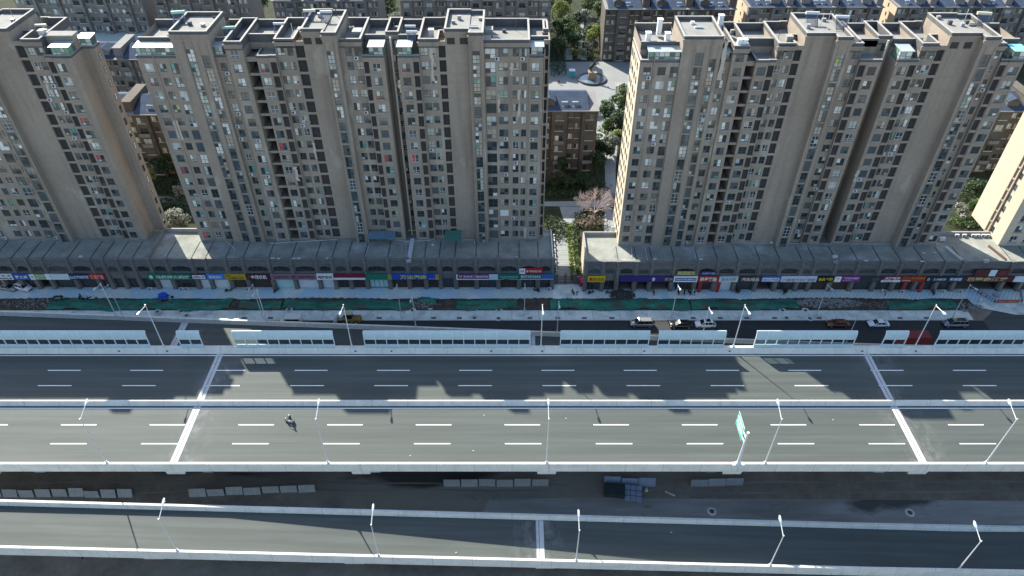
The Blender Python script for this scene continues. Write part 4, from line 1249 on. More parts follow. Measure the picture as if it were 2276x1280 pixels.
# ------------------------------------------------------------------ two-storey shop rows (podiums)
K['stone'] = mat('stone', (0.17, 0.165, 0.155), 0.9, 0.18, 0.5, 0.15, var2=0.15, scale2=5)
lines(K['stone'], 2, 0.42, 0.05, (0.075, 0.072, 0.07), 0.8)
K['stone_trim'] = mat('stone_trim', (0.17, 0.165, 0.155), 0.9, 0.12, 0.8, 0.15)
K['podium_roof'] = mat('podium_roof', (0.22, 0.23, 0.205), 0.95, 0.22, 0.22, 0.1, var2=0.12, scale2=1.8)
patches(K['podium_roof'], (0.36, 0.38, 0.38), 0.14, 0.56, 0.70, 0.8, (1, 1.3, 1), 7)
patches(K['podium_roof'], (0.09, 0.095, 0.10), 0.3, 0.58, 0.75, 0.6)
K['roof_sun'] = mat('roof_sun', (0.40, 0.38, 0.34), 0.95, 0.08, 0.4, 0.1)
K['shutter'] = mat('shutter', (0.62, 0.68, 0.70), 0.5, 0.05, 0.8, 0.4)
K['shutter_teal'] = mat('shutter_teal', (0.40, 0.62, 0.62), 0.5, 0.05, 0.8, 0.4)
K['door_dark'] = glass('door_dark', (0.035, 0.036, 0.038), .15)
K['door_brown'] = mat('door_brown', (0.06, 0.045, 0.038), .7, .15, 2)
K['shop_in'] = mat('shop_in', (0.05, 0.05, 0.05), .9, .2, 1)
_bay = {}
def arch_wall(mb, x0, x1, y, z0, z1, a0, a1, s0, sp, rise, n=8, depth=.3):
    """wall strip z0..z1 with one segment-arched opening a0..a1, sill s0, spring sp"""
    mb.poly([(x0, y, z0), (a0, y, z0), (a0, y, z1), (x0, y, z1)])
    mb.poly([(a1, y, z0), (x1, y, z0), (x1, y, z1), (a1, y, z1)])
    mb.poly([(a0, y, z0), (a1, y, z0), (a1, y, s0), (a0, y, s0)])
    pts = []
    for k in range(n + 1):
        t = k / n
        pts.append((a0 + (a1 - a0) * t, sp + rise * math.sin(math.pi * t) ** .7))
    for (xa, za), (xb, zb) in zip(pts[:-1], pts[1:]):
        mb.poly([(xa, y, za), (xb, y, zb), (xb, y, z1), (xa, y, z1)])
        mb.poly([(xa, y + depth, za), (xb, y + depth, zb), (xb, y, zb), (xa, y, za)])
    mb.poly([(a0, y, s0), (a1, y, s0), (a1, y + depth, s0), (a0, y + depth, s0)])
    mb.poly([(a0, y, s0), (a0, y + depth, s0), (a0, y + depth, sp), (a0, y, sp)])
    mb.poly([(a1, y + depth, s0), (a1, y, s0), (a1, y, sp), (a1, y + depth, sp)])
    return pts
def shop_row(name, label, xs, yf, yb, zr, fronts, rng, ends=(True, True)):
    e = empty(name, ((xs[0] + xs[-1]) / 2, yf, 0))
    ox, oy = -(xs[0] + xs[-1]) / 2, -yf
    tag(e, label, 'building')
    P = lambda mb, nm, m, par=None: mb.build(nm, m, par or e, (ox, oy, 0) if par is None else (0, 0, 0))
    for i, (x0, x1) in enumerate(zip(xs[:-1], xs[1:])):
        w = x1 - x0
        a0, a1 = x0 + .55, x1 - .55
        m = MB()
        # shop opening 0..3.1
        holed(m, x0, x1, yf, 0, 4.9, [(a0, a1, 0.02, 3.15)], .5)
        rise = .55 if w > 3.2 else .3
        arch_wall(m, x0, x1, yf, 4.9, zr, a0 + .1, a1 - .1, 5.15, 6.25, rise)
        P(m, 'wall', K['stone'])
        # arched window
        m = MB(); pts = [(a0 + .1 + (a1 - a0 - .2) * t / 8, 6.25 + rise * math.sin(math.pi * t / 8) ** .7) for t in range(9)]
        m.poly([(a0 + .1, yf + .28, 5.15), (a1 - .1, yf + .28, 5.15)] + [(px, yf + .28, pz) for px, pz in reversed(pts)])
        wn_ = P(m, 'arched_window', [K['g_dark'], K['g_mid']][rng.random() < .3])
        m = MB(); m.box(a0 + .1, a1 - .1, yf + .2, yf + .27, 5.62, 5.70)
        k = max(2, round(w / 1.3))
        for j in range(1, k):
            xx = a0 + .1 + (a1 - a0 - .2) * j / k
            m.box(xx - .03, xx + .03, yf + .2, yf + .265, 5.15, 6.5)
        P(m, 'glazing_bar', K['frame'])
        m = MB()
        for (xa, za), (xb, zb) in zip(pts[:-1], pts[1:]):
            m.hexa([(xa, yf - .10, za), (xb, yf - .10, zb), (xb, yf - .003, zb), (xa, yf - .003, za)], [(xa, yf - .10, za + .22), (xb, yf - .10, zb + .22), (xb, yf - .003, zb + .22), (xa, yf - .003, za + .22)])
        P(m, 'arch_moulding', K['stone_trim'])
        # shopfront
        f = fronts[i % len(fronts)]
        m = MB()
        if f in ('S', 'T'):
            m.box(a0, a1, yf + .30, yf + .36, .10, 3.15)
            o = P(m, 'roller_shutter', K['shutter'] if f == 'S' else K['shutter_teal'])
            m = MB(); m.box(a0, a1, yf + .26, yf + .40, 0.0, .12); P(m, 'threshold', K['stone_trim'])
        elif f == 'O':
            m.box(a0, a1, yf + 3.0, yf + 3.1, 0, 3.15); m.box(a0, a1, yf + .5, yf + 3.0, 3.15, 3.2)
            m.box(a0 - .02, a0, yf + .5, yf + 3, 0, 3.2); m.box(a1, a1 + .02, yf + .5, yf + 3, 0, 3.2)
            P(m, 'shop_interior', K['shop_in'])
        elif f == 'G':
            n = 4
            for j in range(n):
                xa, xb = a0 + (a1 - a0) * j / n + .06, a0 + (a1 - a0) * (j + 1) / n - .06
                g_ = MB(); g_.box(xa, xb, yf + .30, yf + .34, .35, 2.7); P(g_, 'glass_door', K['shutter_teal'])
            m.box(a0, a1, yf + .345, yf + .42, 0, 3.15); P(m, 'door_frame', K['frame'])
        else:
            n = max(2, round((a1 - a0) / 1.1))
            m.box(a0, a1, yf + .40, yf + .46, 0, 3.15)
            P(m, 'shop_window', K['door_dark'] if f == 'D' else K['door_brown'])
            for j in range(n + 1):
                xa = a0 + (a1 - a0) * j / n
                g_ = MB(); g_.box(xa - .04, xa + .04, yf + .34, yf + .41, 0, 3.15); P(g_, 'door_post', K['frame'])
    pm = {}
    for i, x in enumerate(xs):
        m = MB()
        m.box(x - .42, x + .42, yf - .38, yf - .004, 0, 4.7, 0); m.box(x - .34, x + .34, yf - .30, yf - .004, 4.7, zr + .1, 0)
        m.box(x - .48, x + .48, yf - .44, yf + .35, zr + .1, zr + .42, 1); m.box(x - .38, x + .38, yf - .36, yf - .002, 7.3, 7.55, 1)
        P(m, 'pilaster', [K['stone'], K['stone_trim']])
    X0, X1 = xs[0], xs[-1]
    m = MB(); m.box(X0, X1, yf - .22, yf - .005, zr - .75, zr - .55); m.box(X0, X1, yf - .12, yf - .006, zr - .42, zr - .3); P(m, 'cornice', K['stone_trim'])
    m = MB(); m.box(X0, X1, yf + .002, yf + .28, zr - .3, zr + .12); P(m, 'parapet', K['stone_trim'])
    # roof field and walls
    m = MB(); m.poly([(X0, yf + .28, zr - .25), (X1, yf + .28, zr - .25), (X1, yb, zr - .25), (X0, yb, zr - .25)]); P(m, 'roof', K['podium_roof'])
    m = MB()
    m.poly([(X0, yb, 0), (X0, yf, 0), (X0, yf, zr), (X0, yb, zr)]); m.poly([(X1, yf, 0), (X1, yb, 0), (X1, yb, zr), (X1, yf, zr)]); m.poly([(X1, yb, 0), (X0, yb, 0), (X0, yb, zr), (X1, yb, zr)])
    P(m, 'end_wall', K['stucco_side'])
    return e, ox, oy
q = lambda p, k=160.6: (p - 1138) * k / FPX
XLft = [q(p) for p in (-150, -110, -75, -20, 20, 56, 90, 146, 197, 225, 257, 290, 329, 366, 422, 453, 498, 537, 594, 645, 700, 736, 771, 808, 860, 904, 942, 975, 1010, 1057, 1107, 1154, 1197, 1230)]
frontsL = 'DDDDDODDDDDDSDSSBBTSSBBGBBBDBDBDD'
rowL, rlx, rly = shop_row('shop_row', 'two-storey dark stone shop row with arched windows, left of the courtyard gate', XLft, 126.0, 137.0, 8.7, frontsL, random.Random(3))
XRgt = [q(p, 159.6) for p in (1304, 1343, 1376, 1417, 1452, 1502, 1555, 1599, 1645, 1694, 1739, 1788, 1816, 1864, 1913, 1964, 2009, 2059, 2107, 2147, 2257, 2300, 2350, 2410)]
frontsR = 'DDOOODRSDODDBBDDRDDOODD'
rowR, rrx, rry = shop_row('shop_row', 'two-storey dark stone shop row with arched windows, right of the courtyard gate', XRgt, 125.2, 136.0, 8.55, frontsR.replace('R', 'B'), random.Random(4))
# upstands, ducts and small things on the shop roofs
def upstand(par, ox, oy, xa, ya, xb, yb, z, h=.35, w=.22, m='stone_trim', nm='roof_upstand'):
    a = MB(); d = Vector((xb - xa, yb - ya, 0)); n = Vector((-d.y, d.x, 0)).normalized() * w / 2
    lo = [(xa - n.x, ya - n.y), (xb - n.x, yb - n.y), (xb + n.x, yb + n.y), (xa + n.x, ya + n.y)]
    a.hexa([(x, y, z) for x, y in lo], [(x, y, z + h) for x, y in lo])
    return a.build(nm, K[m], par, (ox, oy, 0))
for x in XLft[2:-1:1]:
    if abs(x + 82) < 2: continue
    upstand(rowL, rlx, rly, x, 126.3, x, 133.0, 8.45, .07, .12, 'shade_and_seam', 'roof_seam')
for x in XRgt[2:-1]:
    upstand(rowR, rrx, rry, x, 125.5, x, 131.2, 8.30, .07, .12, 'shade_and_seam', 'roof_seam')
upstand(rowL, rlx, rly, -81.7, 126.2, -81.7, 136.9, 8.45, 1.0, .5)
upstand(rowL, rlx, rly, -81.4, 136.8, -72.4, 136.8, 8.45, .95, .3, 'coping')
upstand(rowL, rlx, rly, 9.2, 126.2, 9.2, 136.9, 8.45, .5, .25, 'steel_white')
upstand(rowR, rrx, rry, 16.75, 125.4, 16.75, 135.8, 8.3, .75, .3, 'coping')
upstand(rowR, rrx, rry, 16.75, 135.7, 25.0, 135.7, 8.3, .9, .3, 'coping')
upstand(rowR, rrx, rry, 99.5, 130.8, 101.0, 125.6, 8.3, .5, .25, 'steel_white')
upstand(rowR, rrx, rry, 99.4, 135.8, 112, 135.8, 8.3, .9, .3, 'coping')
K['brick'] = mat('brick', (0.13, 0.075, 0.055), .9, .2, 3)
upstand(rowR, rrx, rry, 109.6, 131.2, 110.9, 126.0, 8.3, .5, .3, 'brick')
def pipe(par, ox, oy, pts, r=.06, z=8.5, m='steel_white', nm='roof_pipe'):
    a = MB()
    for (xa, ya), (xb, yb) in zip(pts[:-1], pts[1:]):
        a.tube((xa, ya, z), (xb, yb, z), r, 6)
    return a.build(nm, K[m], par, (ox, oy, 0))
G = lambda px, py: on_ground(px, py, 8.5)
pipe(rowL, rlx, rly, [G(503, 537), G(523, 553), G(518, 574)])
pipe(rowL, rlx, rly, [G(820, 545), G(811, 574)]); pipe(rowL, rlx, rly, [G(600, 541), G(750, 532)]); pipe(rowL, rlx, rly, [G(880, 534), G(905, 536), G(902, 576)])
pipe(rowL, rlx, rly, [G(905, 536), G(957, 534)]); pipe(rowL, rlx, rly, [G(1010, 533), G(1055, 533), G(1054, 539)])
pipe(rowR, rrx, rry, [G(1403, 549), G(1405, 572)]); pipe(rowR, rrx, rry, [G(1434, 552), G(1439, 578)]); pipe(rowR, rrx, rry, [G(1541, 545), G(1548, 579)])
pipe(rowR, rrx, rry, [G(1380, 543), G(1640, 540), G(1800, 542)], .05); pipe(rowR, rrx, rry, [G(1800, 542), G(2090, 542)], .05)
# flat duct with pale slats on the left roof
X, Y = G(913, 556)
d = MB(); d.box(-.55, .55, -4.6, 4.2, 0, .35); du = d.build('roof_duct', K['steel_grey'], rowL, (X + rlx, Y + rly, 8.46))
for k in range(9):
    d = MB(); d.box(-.45, .45, -4.3 + k * .95, -3.6 + k * .95, .35, .40); d.build('duct_slat', K['steel_white'], du)
# lean-to roofs by the tower foot
for px, py, w, dd, mm in ((852, 522, 6.2, 2.6, 'roof_blue_dk'), (1009, 521, 3.8, 3.4, 'frame_green')):
    if mm == 'roof_blue_dk' and mm not in K: K[mm] = mat(mm, (0.10, 0.16, 0.20), .5, .15, 1)
    X, Y = G(px, py + 14)
    d = MB(); d.hexa([(-w / 2, -dd, 2.1), (w / 2, -dd, 2.1), (w / 2, 0, 2.6), (-w / 2, 0, 2.6)], [(-w / 2, -dd, 2.18), (w / 2, -dd, 2.18), (w / 2, 0, 2.68), (-w / 2, 0, 2.68)])
    for xx in (-w / 2, w / 2):
        d.tube((xx, -dd + .1, 0), (xx, -dd + .1, 2.1), .06, 5)
    d.build('lean_to', K[mm], rowL, (X + rlx, 133.6 + rly, 8.46))
# outdoor air-conditioner boxes on the roofs and at the shop feet
def ac_box(x, y, z, label, rz=0.0, grp='outdoor units of air conditioners by the shops'):
    e = empty('outdoor_unit', (x, y, z), rz)
    tag(e, label, 'air conditioner', grp)
    m = MB(); m.box(-.45, .45, -.18, .18, .08, .70); m.build('casing', K['steel_white'], e)
    m = MB(); m.tube((-.12, -.19, .39), (-.12, -.182, .39), .24, 12); m.build('fan_grille', K['black'], e)
    for xx in (-.33, .33):
        m = MB(); m.box(xx - .05, xx + .05, -.16, .16, 0, .08); m.build('foot', K['steel_grey'], e)
    return e
for px, py, lb in ((342, 634, 'white outdoor unit left of the pharmacy shutter'), (412, 632, 'white outdoor unit, left one before the pharmacy glass'), (424, 632, 'white outdoor unit, right one before the pharmacy glass'), (556, 636, 'white outdoor unit left of the maroon machinery sign'), (1221, 640, 'white outdoor unit at the corner by the courtyard gate'), (1998, 640, 'white outdoor unit beside the red restaurant door'), (2089, 640, 'white outdoor unit under the dark decoration sign'), (2126, 640, 'white outdoor unit under the navy mutton sign')):
    X, Y = on_ground(px, py, .13)
    ac_box(X, (125.4 if px < 1240 else 124.5), .13, lb)
for kf, (px, py) in enumerate(((606, 573.5), (619, 574), (645, 573.5), (653, 574), (664, 574), (728, 574), (1455, 575.5), (1558, 576), (1925, 579), (2050, 580.5))):
    X, Y = on_ground(px, py, 9.0)
    lm = empty('flood_lamp', (X, Y, 8.8)); tag(lm, 'small white flood lamp on the edge of the shop roof, ' + ordw(kf + 1) + ' from the left', 'flood lamp', 'sign flood lamps along the shop roofs')
    m = MB(); m.box(-.42, .42, -.16, .16, .12, .24); m.build('head', K['steel_white'], lm)
    m = MB(); m.tube((0, 0, -.35), (0, 0, .12), .03, 5); m.build('stem', K['steel_grey'], lm)
rr = random.Random(9)
for kb, (px, py, s) in enumerate(sorted(((180, 572, .8), (775, 525, 1.1), (1017, 530, .8), (962, 545, .6), (1148, 572, .5), (1331, 518, .6), (1362, 507, .8), (1714, 540, .7), (1855, 572, 1.0), (1857, 583, .9), (1970, 535, .7), (2092, 533, 1.3), (2052, 563, .5), (2076, 563, .5), (2190, 582, 1.1)))):
    X, Y = G(px, py)
    m = MB(); m.box(-.5 * s, .5 * s, -.35 * s, .35 * s, 0, .5 * s, 0); m.box(-.3 * s, .55 * s, -.2 * s, .2 * s, .5 * s, .6 * s, 0)
    tag(m.build('roof_box', K['steel_white'] if rr.random() < .6 else K['steel_grey'], None, (X, Y, 8.46)), 'small pale box on the flat shop roof, ' + ordw(kb + 1) + ' from the left', 'box', 'boxes on the shop roofs')
for k, px in enumerate((2122, 2138, 2158, 2168, 2180, 2190)):
    X, Y = G(px, 519)
    ac_box(X, 135.0, 8.3, 'outdoor unit in the roof row by the far right tower, ' + ordw(k + 1) + ' from the left', 0, 'outdoor units on the right roof')
# ------------------------------------------------------------------ signs
def smat(rgb):
    key = 'sg_%.2f_%.2f_%.2f' % rgb
    if key not in K:
        K[key] = mat(key, rgb, .5, .05, 1.2, .3)
    return K[key]
WHT, BLK, YEL, NAVY, MAR = (.78, .80, .80), (.03, .03, .035), (.75, .62, .04), (.015, .035, .12), (.16, .03, .04)
def sign(px0, px1, bgc, texts, label, z0=3.25, z1=4.85, right=False, depth=.22, extra=None, yo=0.0):
    """texts: (string, colour, u0, u1, v0, v1) in fractions of the board"""
    yf = (125.2 if right else 126.0) - .42 - yo
    k = (yf * .7699 + 0) 
    zc = yf * _c + (CAM_Z - (z0 + z1) / 2) * _s
    x0, x1 = (px0 - 1138) * zc / FPX, (px1 - 1138) * zc / FPX
    w, h = x1 - x0 - .04, z1 - z0
    e = empty('shop_sign', ((x0 + x1) / 2, yf, z0))
    tag(e, label, 'sign', 'shop signs over the two rows')
    m = MB(); m.box(-w / 2, w / 2, -depth, 0, 0, h); brd = m.build('board', smat(bgc), e)
    for c, u0, u1, v0, v1 in (extra or []):
        m = MB(); m.box(-w / 2 + u0 * w, -w / 2 + u1 * w, -depth - .015, -depth + .01, v0 * h, v1 * h); m.build('panel', smat(c), e)
    for t, c, u0, u1, v0, v1 in texts:
        letter(t, .8, smat(c), e, (-w / 2 + (u0 + u1) / 2 * w, -depth - .024, (v0 + v1) / 2 * h), (math.pi / 2, 0, 0), (u1 - u0) * w, (v1 - v0) * h, .018)
    return e
S = sign
S(-25, 29, WHT, [('汽车维修保养', NAVY, .2, .95, .56, .9), ('洗车美容装潢', BLK, .2, .95, .1, .42)], 'white sign with two rows of dark writing at the left picture edge')
S(29, 67, (.03, .10, .42), [('罗之威', WHT, .15, .88, .2, .8)], 'blue sign with three white characters beside the white edge sign')
S(67, 102, (.22, .36, .12), [('绿色农资', WHT, .40, .95, .56, .88), ('服务中心', WHT, .40, .95, .12, .46), ('农', NAVY, .1, .22, .3, .7)], 'sign half white, half green with two small rows of writing', extra=[(WHT, 0, .32, 0, 1)])
S(102, 155, (.60, .70, .72), [('◆', NAVY, .17, .22, .5, .7)], 'nearly blank pale sign between green and navy signs', extra=[(WHT, 0, .2, 0, 1)])
S(155, 199, NAVY, [('德文汽车玻璃', WHT, .04, .97, .18, .78)], 'navy sign with six white characters beside the red advert sign')
S(199, 233, (.45, .04, .03), [('博远广告', (.75, .55, .52), .08, .94, .15, .85)], 'small red sign with four pale pink characters')
S(328, 426, (.02, .17, .11), [('马药师大药房', (.70, .78, .66), .19, .96, .22, .78), ('●', (.66, .75, .62), .045, .13, .18, .85)], 'dark green pharmacy sign with six white characters and a round emblem')
S(427, 458, (.05, .04, .06), [('名烟名酒店', BLK, .10, .90, .26, .72)], 'small black sign with white strip right of the pharmacy', extra=[(WHT, .04, .96, .16, .84)])
S(459, 500, (.05, .20, .55), [('联跃机械', WHT, .14, .86, .22, .78)], 'bright blue sign with four white characters')
S(500, 547, (.42, .30, .03), [('三农服务站', (.10, .06, .02), .14, .88, .12, .5), ('农资', (.1, .06, .02), .04, .3, .68, .9)], 'mustard yellow sign with dark characters')
S(547, 602, (.06, .02, .025), [('金茂农机', WHT, .20, .84, .12, .88), ('★', (.5, .08, .08), .06, .15, .3, .7)], 'black maroon sign with four bold white characters')
S(602, 703, (.26, .17, .21), [('精品铝合金门窗断桥铝封阳台', (.13, .03, .06), .03, .97, .2, .8)], 'long dusty mauve sign with dark red characters')
S(704, 741, WHT, [('电脑监控', (.05, .05, .12), .08, .94, .2, .72)], 'white sign with four dark characters over a white shutter', z0=3.2, z1=4.95)
S(742, 812, (.20, .02, .04), [], 'plain sign, dark red above and white below', extra=[(WHT, 0, 1, 0, .36)])
S(813, 862, (.02, .20, .11), [], 'plain dark green sign over the teal glass doors')
S(862, 976, (.02, .09, .42), [('万达汽修', YEL, .24, .76, .12, .88), ('服务热线', WHT, .80, .96, .10, .22)], 'long blue sign with gold ends and four yellow characters', extra=[((.42, .30, .05), 0, .07, 0, 1), ((.42, .32, .05), .93, 1, 0, 1)])
S(1014, 1107, (.17, .05, .14), [('宗申车辆电动汽车', WHT, .17, .77, .36, .80), ('V', WHT, .06, .14, .36, .82)], 'purple sign with white characters, white end panel and lower edge', extra=[(WHT, 0, .03, 0, 1), (WHT, .03, .78, 0, .16), ((.55, .70, .74), .785, 1, 0, 1)])
S(1107, 1155, (.01, .16, .12), [('XAG 极飞农业无人机', (.60, .72, .66), .08, .92, .42, .66), ('农业服务站', (.45, .6, .5), .2, .8, .2, .3)], 'dark green sign with small pale characters', extra=[((.45, .62, .52), 0, .26, .02, .07), ((.45, .62, .52), .5, 1, .02, .07)])
S(1155, 1232, (.02, .10, .14), [('雷沃阿波斯农业装备', (.70, .78, .66), .03, .62, .34, .84), ('农机', (.25, .08, .25), .70, .86, .3, .7)], 'dark teal and blue sign at the corner by the courtyard gate', extra=[((.03, .16, .42), .64, 1, .16, 1), (WHT, 0, .98, .06, .15)])
S(1154, 1207, (.36, .02, .03), [('极飞农业无人机', (.80, .66, .64), .29, .93, .28, .7), ('XAG', BLK, .04, .21, .3, .7)], 'red sign with white XAG square, mounted above the teal one', z0=5.0, z1=6.55, extra=[(WHT, 0, .25, 0, 1)])
S(1306, 1345, (.66, .50, .02), [('惠民农机', (.36, .05, .02), .08, .95, .15, .85)], 'bright yellow sign with four red-brown characters by the gate', right=True)
S(1377, 1497, (.045, .03, .16), [('服务站', (.55, .50, .10), .84, .98, .25, .75), ('●', (.60, .58, .68), .60, .655, .15, .85)], 'long indigo sign with round white emblem and yellow end characters', right=True)
S(1497, 1550, WHT, [('泰州市众鑫汽车维修有限公司', WHT, .08, .92, .36, .64)], 'white framed sign with blue middle and tiny white characters', right=True, extra=[((.03, .10, .35), .05, .95, .22, .78)])
S(1505, 1545, (.30, .28, .05), [('正新轮胎', (.24, .24, .10), .04, .96, .2, .8)], 'four pale yellow squares with characters, above the white framed sign', z0=5.3, z1=6.3, right=True, extra=[((.52, .52, .24), .02 + .245 * k, .235 + .245 * k, .08, .92) for k in range(4)])
S(1551, 1598, (.30, .03, .035), [('韩泰轮胎', (.80, .78, .70), .10, .90, .16, .80)], 'red tyre shop sign with four bold white characters', z0=3.15, z1=5.05, right=True)
S(1557, 1592, (.03, .05, .14), [('马牌轮胎', (.35, .45, .62), .06, .94, .2, .85)], 'small dark blue sign on top of the red tyre sign', z0=5.3, z1=6.2, right=True)
S(1598, 1640, (.58, .66, .64), [('清洗水箱', (.22, .22, .36), .10, .90, .18, .75)], 'pale sign with mauve characters right of the red tyre sign', right=True, extra=[((.12, .36, .28), 0, 1, .88, 1)])
S(1643, 1692, (.075, .05, .045), [('汽车用品', (.78, .68, .62), .10, .90, .14, .80)], 'black-brown sign with four pinkish white characters', right=True)
S(1692, 1734, (.04, .14, .42), [('诚信汽修', (.30, .30, .40), .08, .92, .15, .66)], 'blue sign with white strip and grey characters', right=True, extra=[((.66, .70, .78), .05, .95, .10, .76)])
S(1735, 1815, (.60, .66, .72), [('六顺通汽车维修部', (.26, .24, .34), .05, .96, .10, .66)], 'long pale sign with mauve grey characters', right=True)
S(1816, 1853, (.02, .02, .025), [('渔具·饵料', YEL, .06, .95, .2, .75)], 'black sign with yellow characters', right=True)
S(1854, 1912, (.22, .04, .20), [('飞驰时代养护', (.78, .66, .76), .34, .92, .48, .86), ('汽车养护中心', (.7, .6, .7), .30, .7, .22, .34), ('◆', BLK, .10, .18, .5, .7)], 'magenta sign with white left square and white characters', right=True, extra=[(WHT, .0, .25, 0, 1)])
S(1913, 1958, (.035, .045, .055), [('修车', (.10, .12, .13), .55, .9, .2, .8)], 'blank black sign between magenta and maroon signs', right=True)
S(1959, 2002, (.20, .015, .05), [('天能电池', WHT, .14, .94, .44, .95), ('电动车维修', (.05, .05, .06), .1, .6, .1, .28)], 'maroon sign with white lower half and four white characters', right=True, extra=[(WHT, 0, 1, 0, .36)])
S(2002, 2056, (.30, .035, .02), [('二十一号羊肉面馆', (.55, .25, .08), .06, .96, .52, .86), ('特色面馆', WHT, .05, .4, .18, .34)], 'red restaurant sign with golden characters', right=True)
S(2057, 2104, (.022, .03, .045), [('三点装饰', (.60, .68, .72), .34, .96, .26, .70), ('D', WHT, .08, .18, .28, .72)], 'near black decoration shop sign with pale characters', right=True)
S(2105, 2141, (.015, .04, .10), [('羊肉馆', (.74, .80, .84), .12, .88, .22, .78)], 'navy sign with three white characters', right=True)
S(2141, 2252, (.085, .025, .025), [('巴黎森酒楼', (.60, .48, .24), .08, .88, .16, .86)], 'long dark maroon restaurant sign with five gold characters', right=True)
S(2167, 2242, (.10, .03, .03), [('喜宴', (.22, .05, .06), .72, .88, .2, .8)], 'upper maroon board with a pale blue square', z0=4.9, z1=6.8, right=True, extra=[((.60, .74, .80), .42, .62, .05, .98)])
S(2253, 2310, (.62, .68, .76), [('汽车美容', (.18, .05, .14), .4, .9, .2, .8)], 'pale sign cut by the right picture edge', right=True)
# red door surround of the tyre shop and of the restaurant
K['red'] = mat('red', (.32, .035, .04), .5, .1, 1)
for pa, pb, nm in ((1551, 1599, 'tyre shop'), (2004, 2050, 'noodle restaurant')):
    k = (124.9 * _c + (CAM_Z - 1.6) * _s) / FPX
    xa, xb = (pa - 1138) * k, (pb - 1138) * k
    m = MB(); m.box(xa, xa + .75, 124.55, 124.79, .13, 3.2); m.box(xb - .75, xb, 124.55, 124.79, .13, 3.2)
    tag(m.build('door_surround', K['red']), 'pair of red door panels at the ' + nm, 'door panel')
# ------------------------------------------------------------------ six-storey blocks of the estate behind
K['brown_wall'] = mat('brown_wall', (0.100, 0.090, 0.078), .9, .18, .25, .1, var2=.1, scale2=1.2)
K['grey_wall'] = mat('grey_wall', (0.185, 0.18, 0.175), .9, .12, .2, .1, var2=.08, scale2=1.2)
K['tile'] = mat('tile', (0.055, 0.075, 0.11), 1.0, .2, .5, .03, var2=.15, scale2=3)
lines(K['tile'], 0, .42, .07, (.03, .042, .065), .7); lines(K['tile'], 1, .50, .07, (.028, .04, .06), .8)
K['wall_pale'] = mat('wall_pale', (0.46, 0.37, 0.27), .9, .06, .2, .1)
fw = {}
def far_window(w, h, v, rng):
    key = (w, h, v)
    if key not in fw:
        m = MB(); g = rng.choice([0, 0, 0, 1, 1, 2, 3, 4, 5])
        g2 = g if rng.random() < .6 else rng.choice([0, 1, 3])
        m.box(-w / 2, w / 2, -.04, .06, 0, h, 10)
        m.poly([(-w / 2 + .08, -.05, .08), (-.04, -.05, .08), (-.04, -.05, h - .08), (-w / 2 + .08, -.05, h - .08)], g)
        m.poly([(.04, -.05, .08), (w / 2 - .08, -.05, .08), (w / 2 - .08, -.05, h - .08), (.04, -.05, h - .08)], g2)
        m.box(-w / 2 - .12, w / 2 + .12, -.22, -.001, -.14, -.02, 11)
        fw[key] = m.mesh('window', GL + [K['frame'], K['render_light']])
    return fw[key]
bay_m = {}
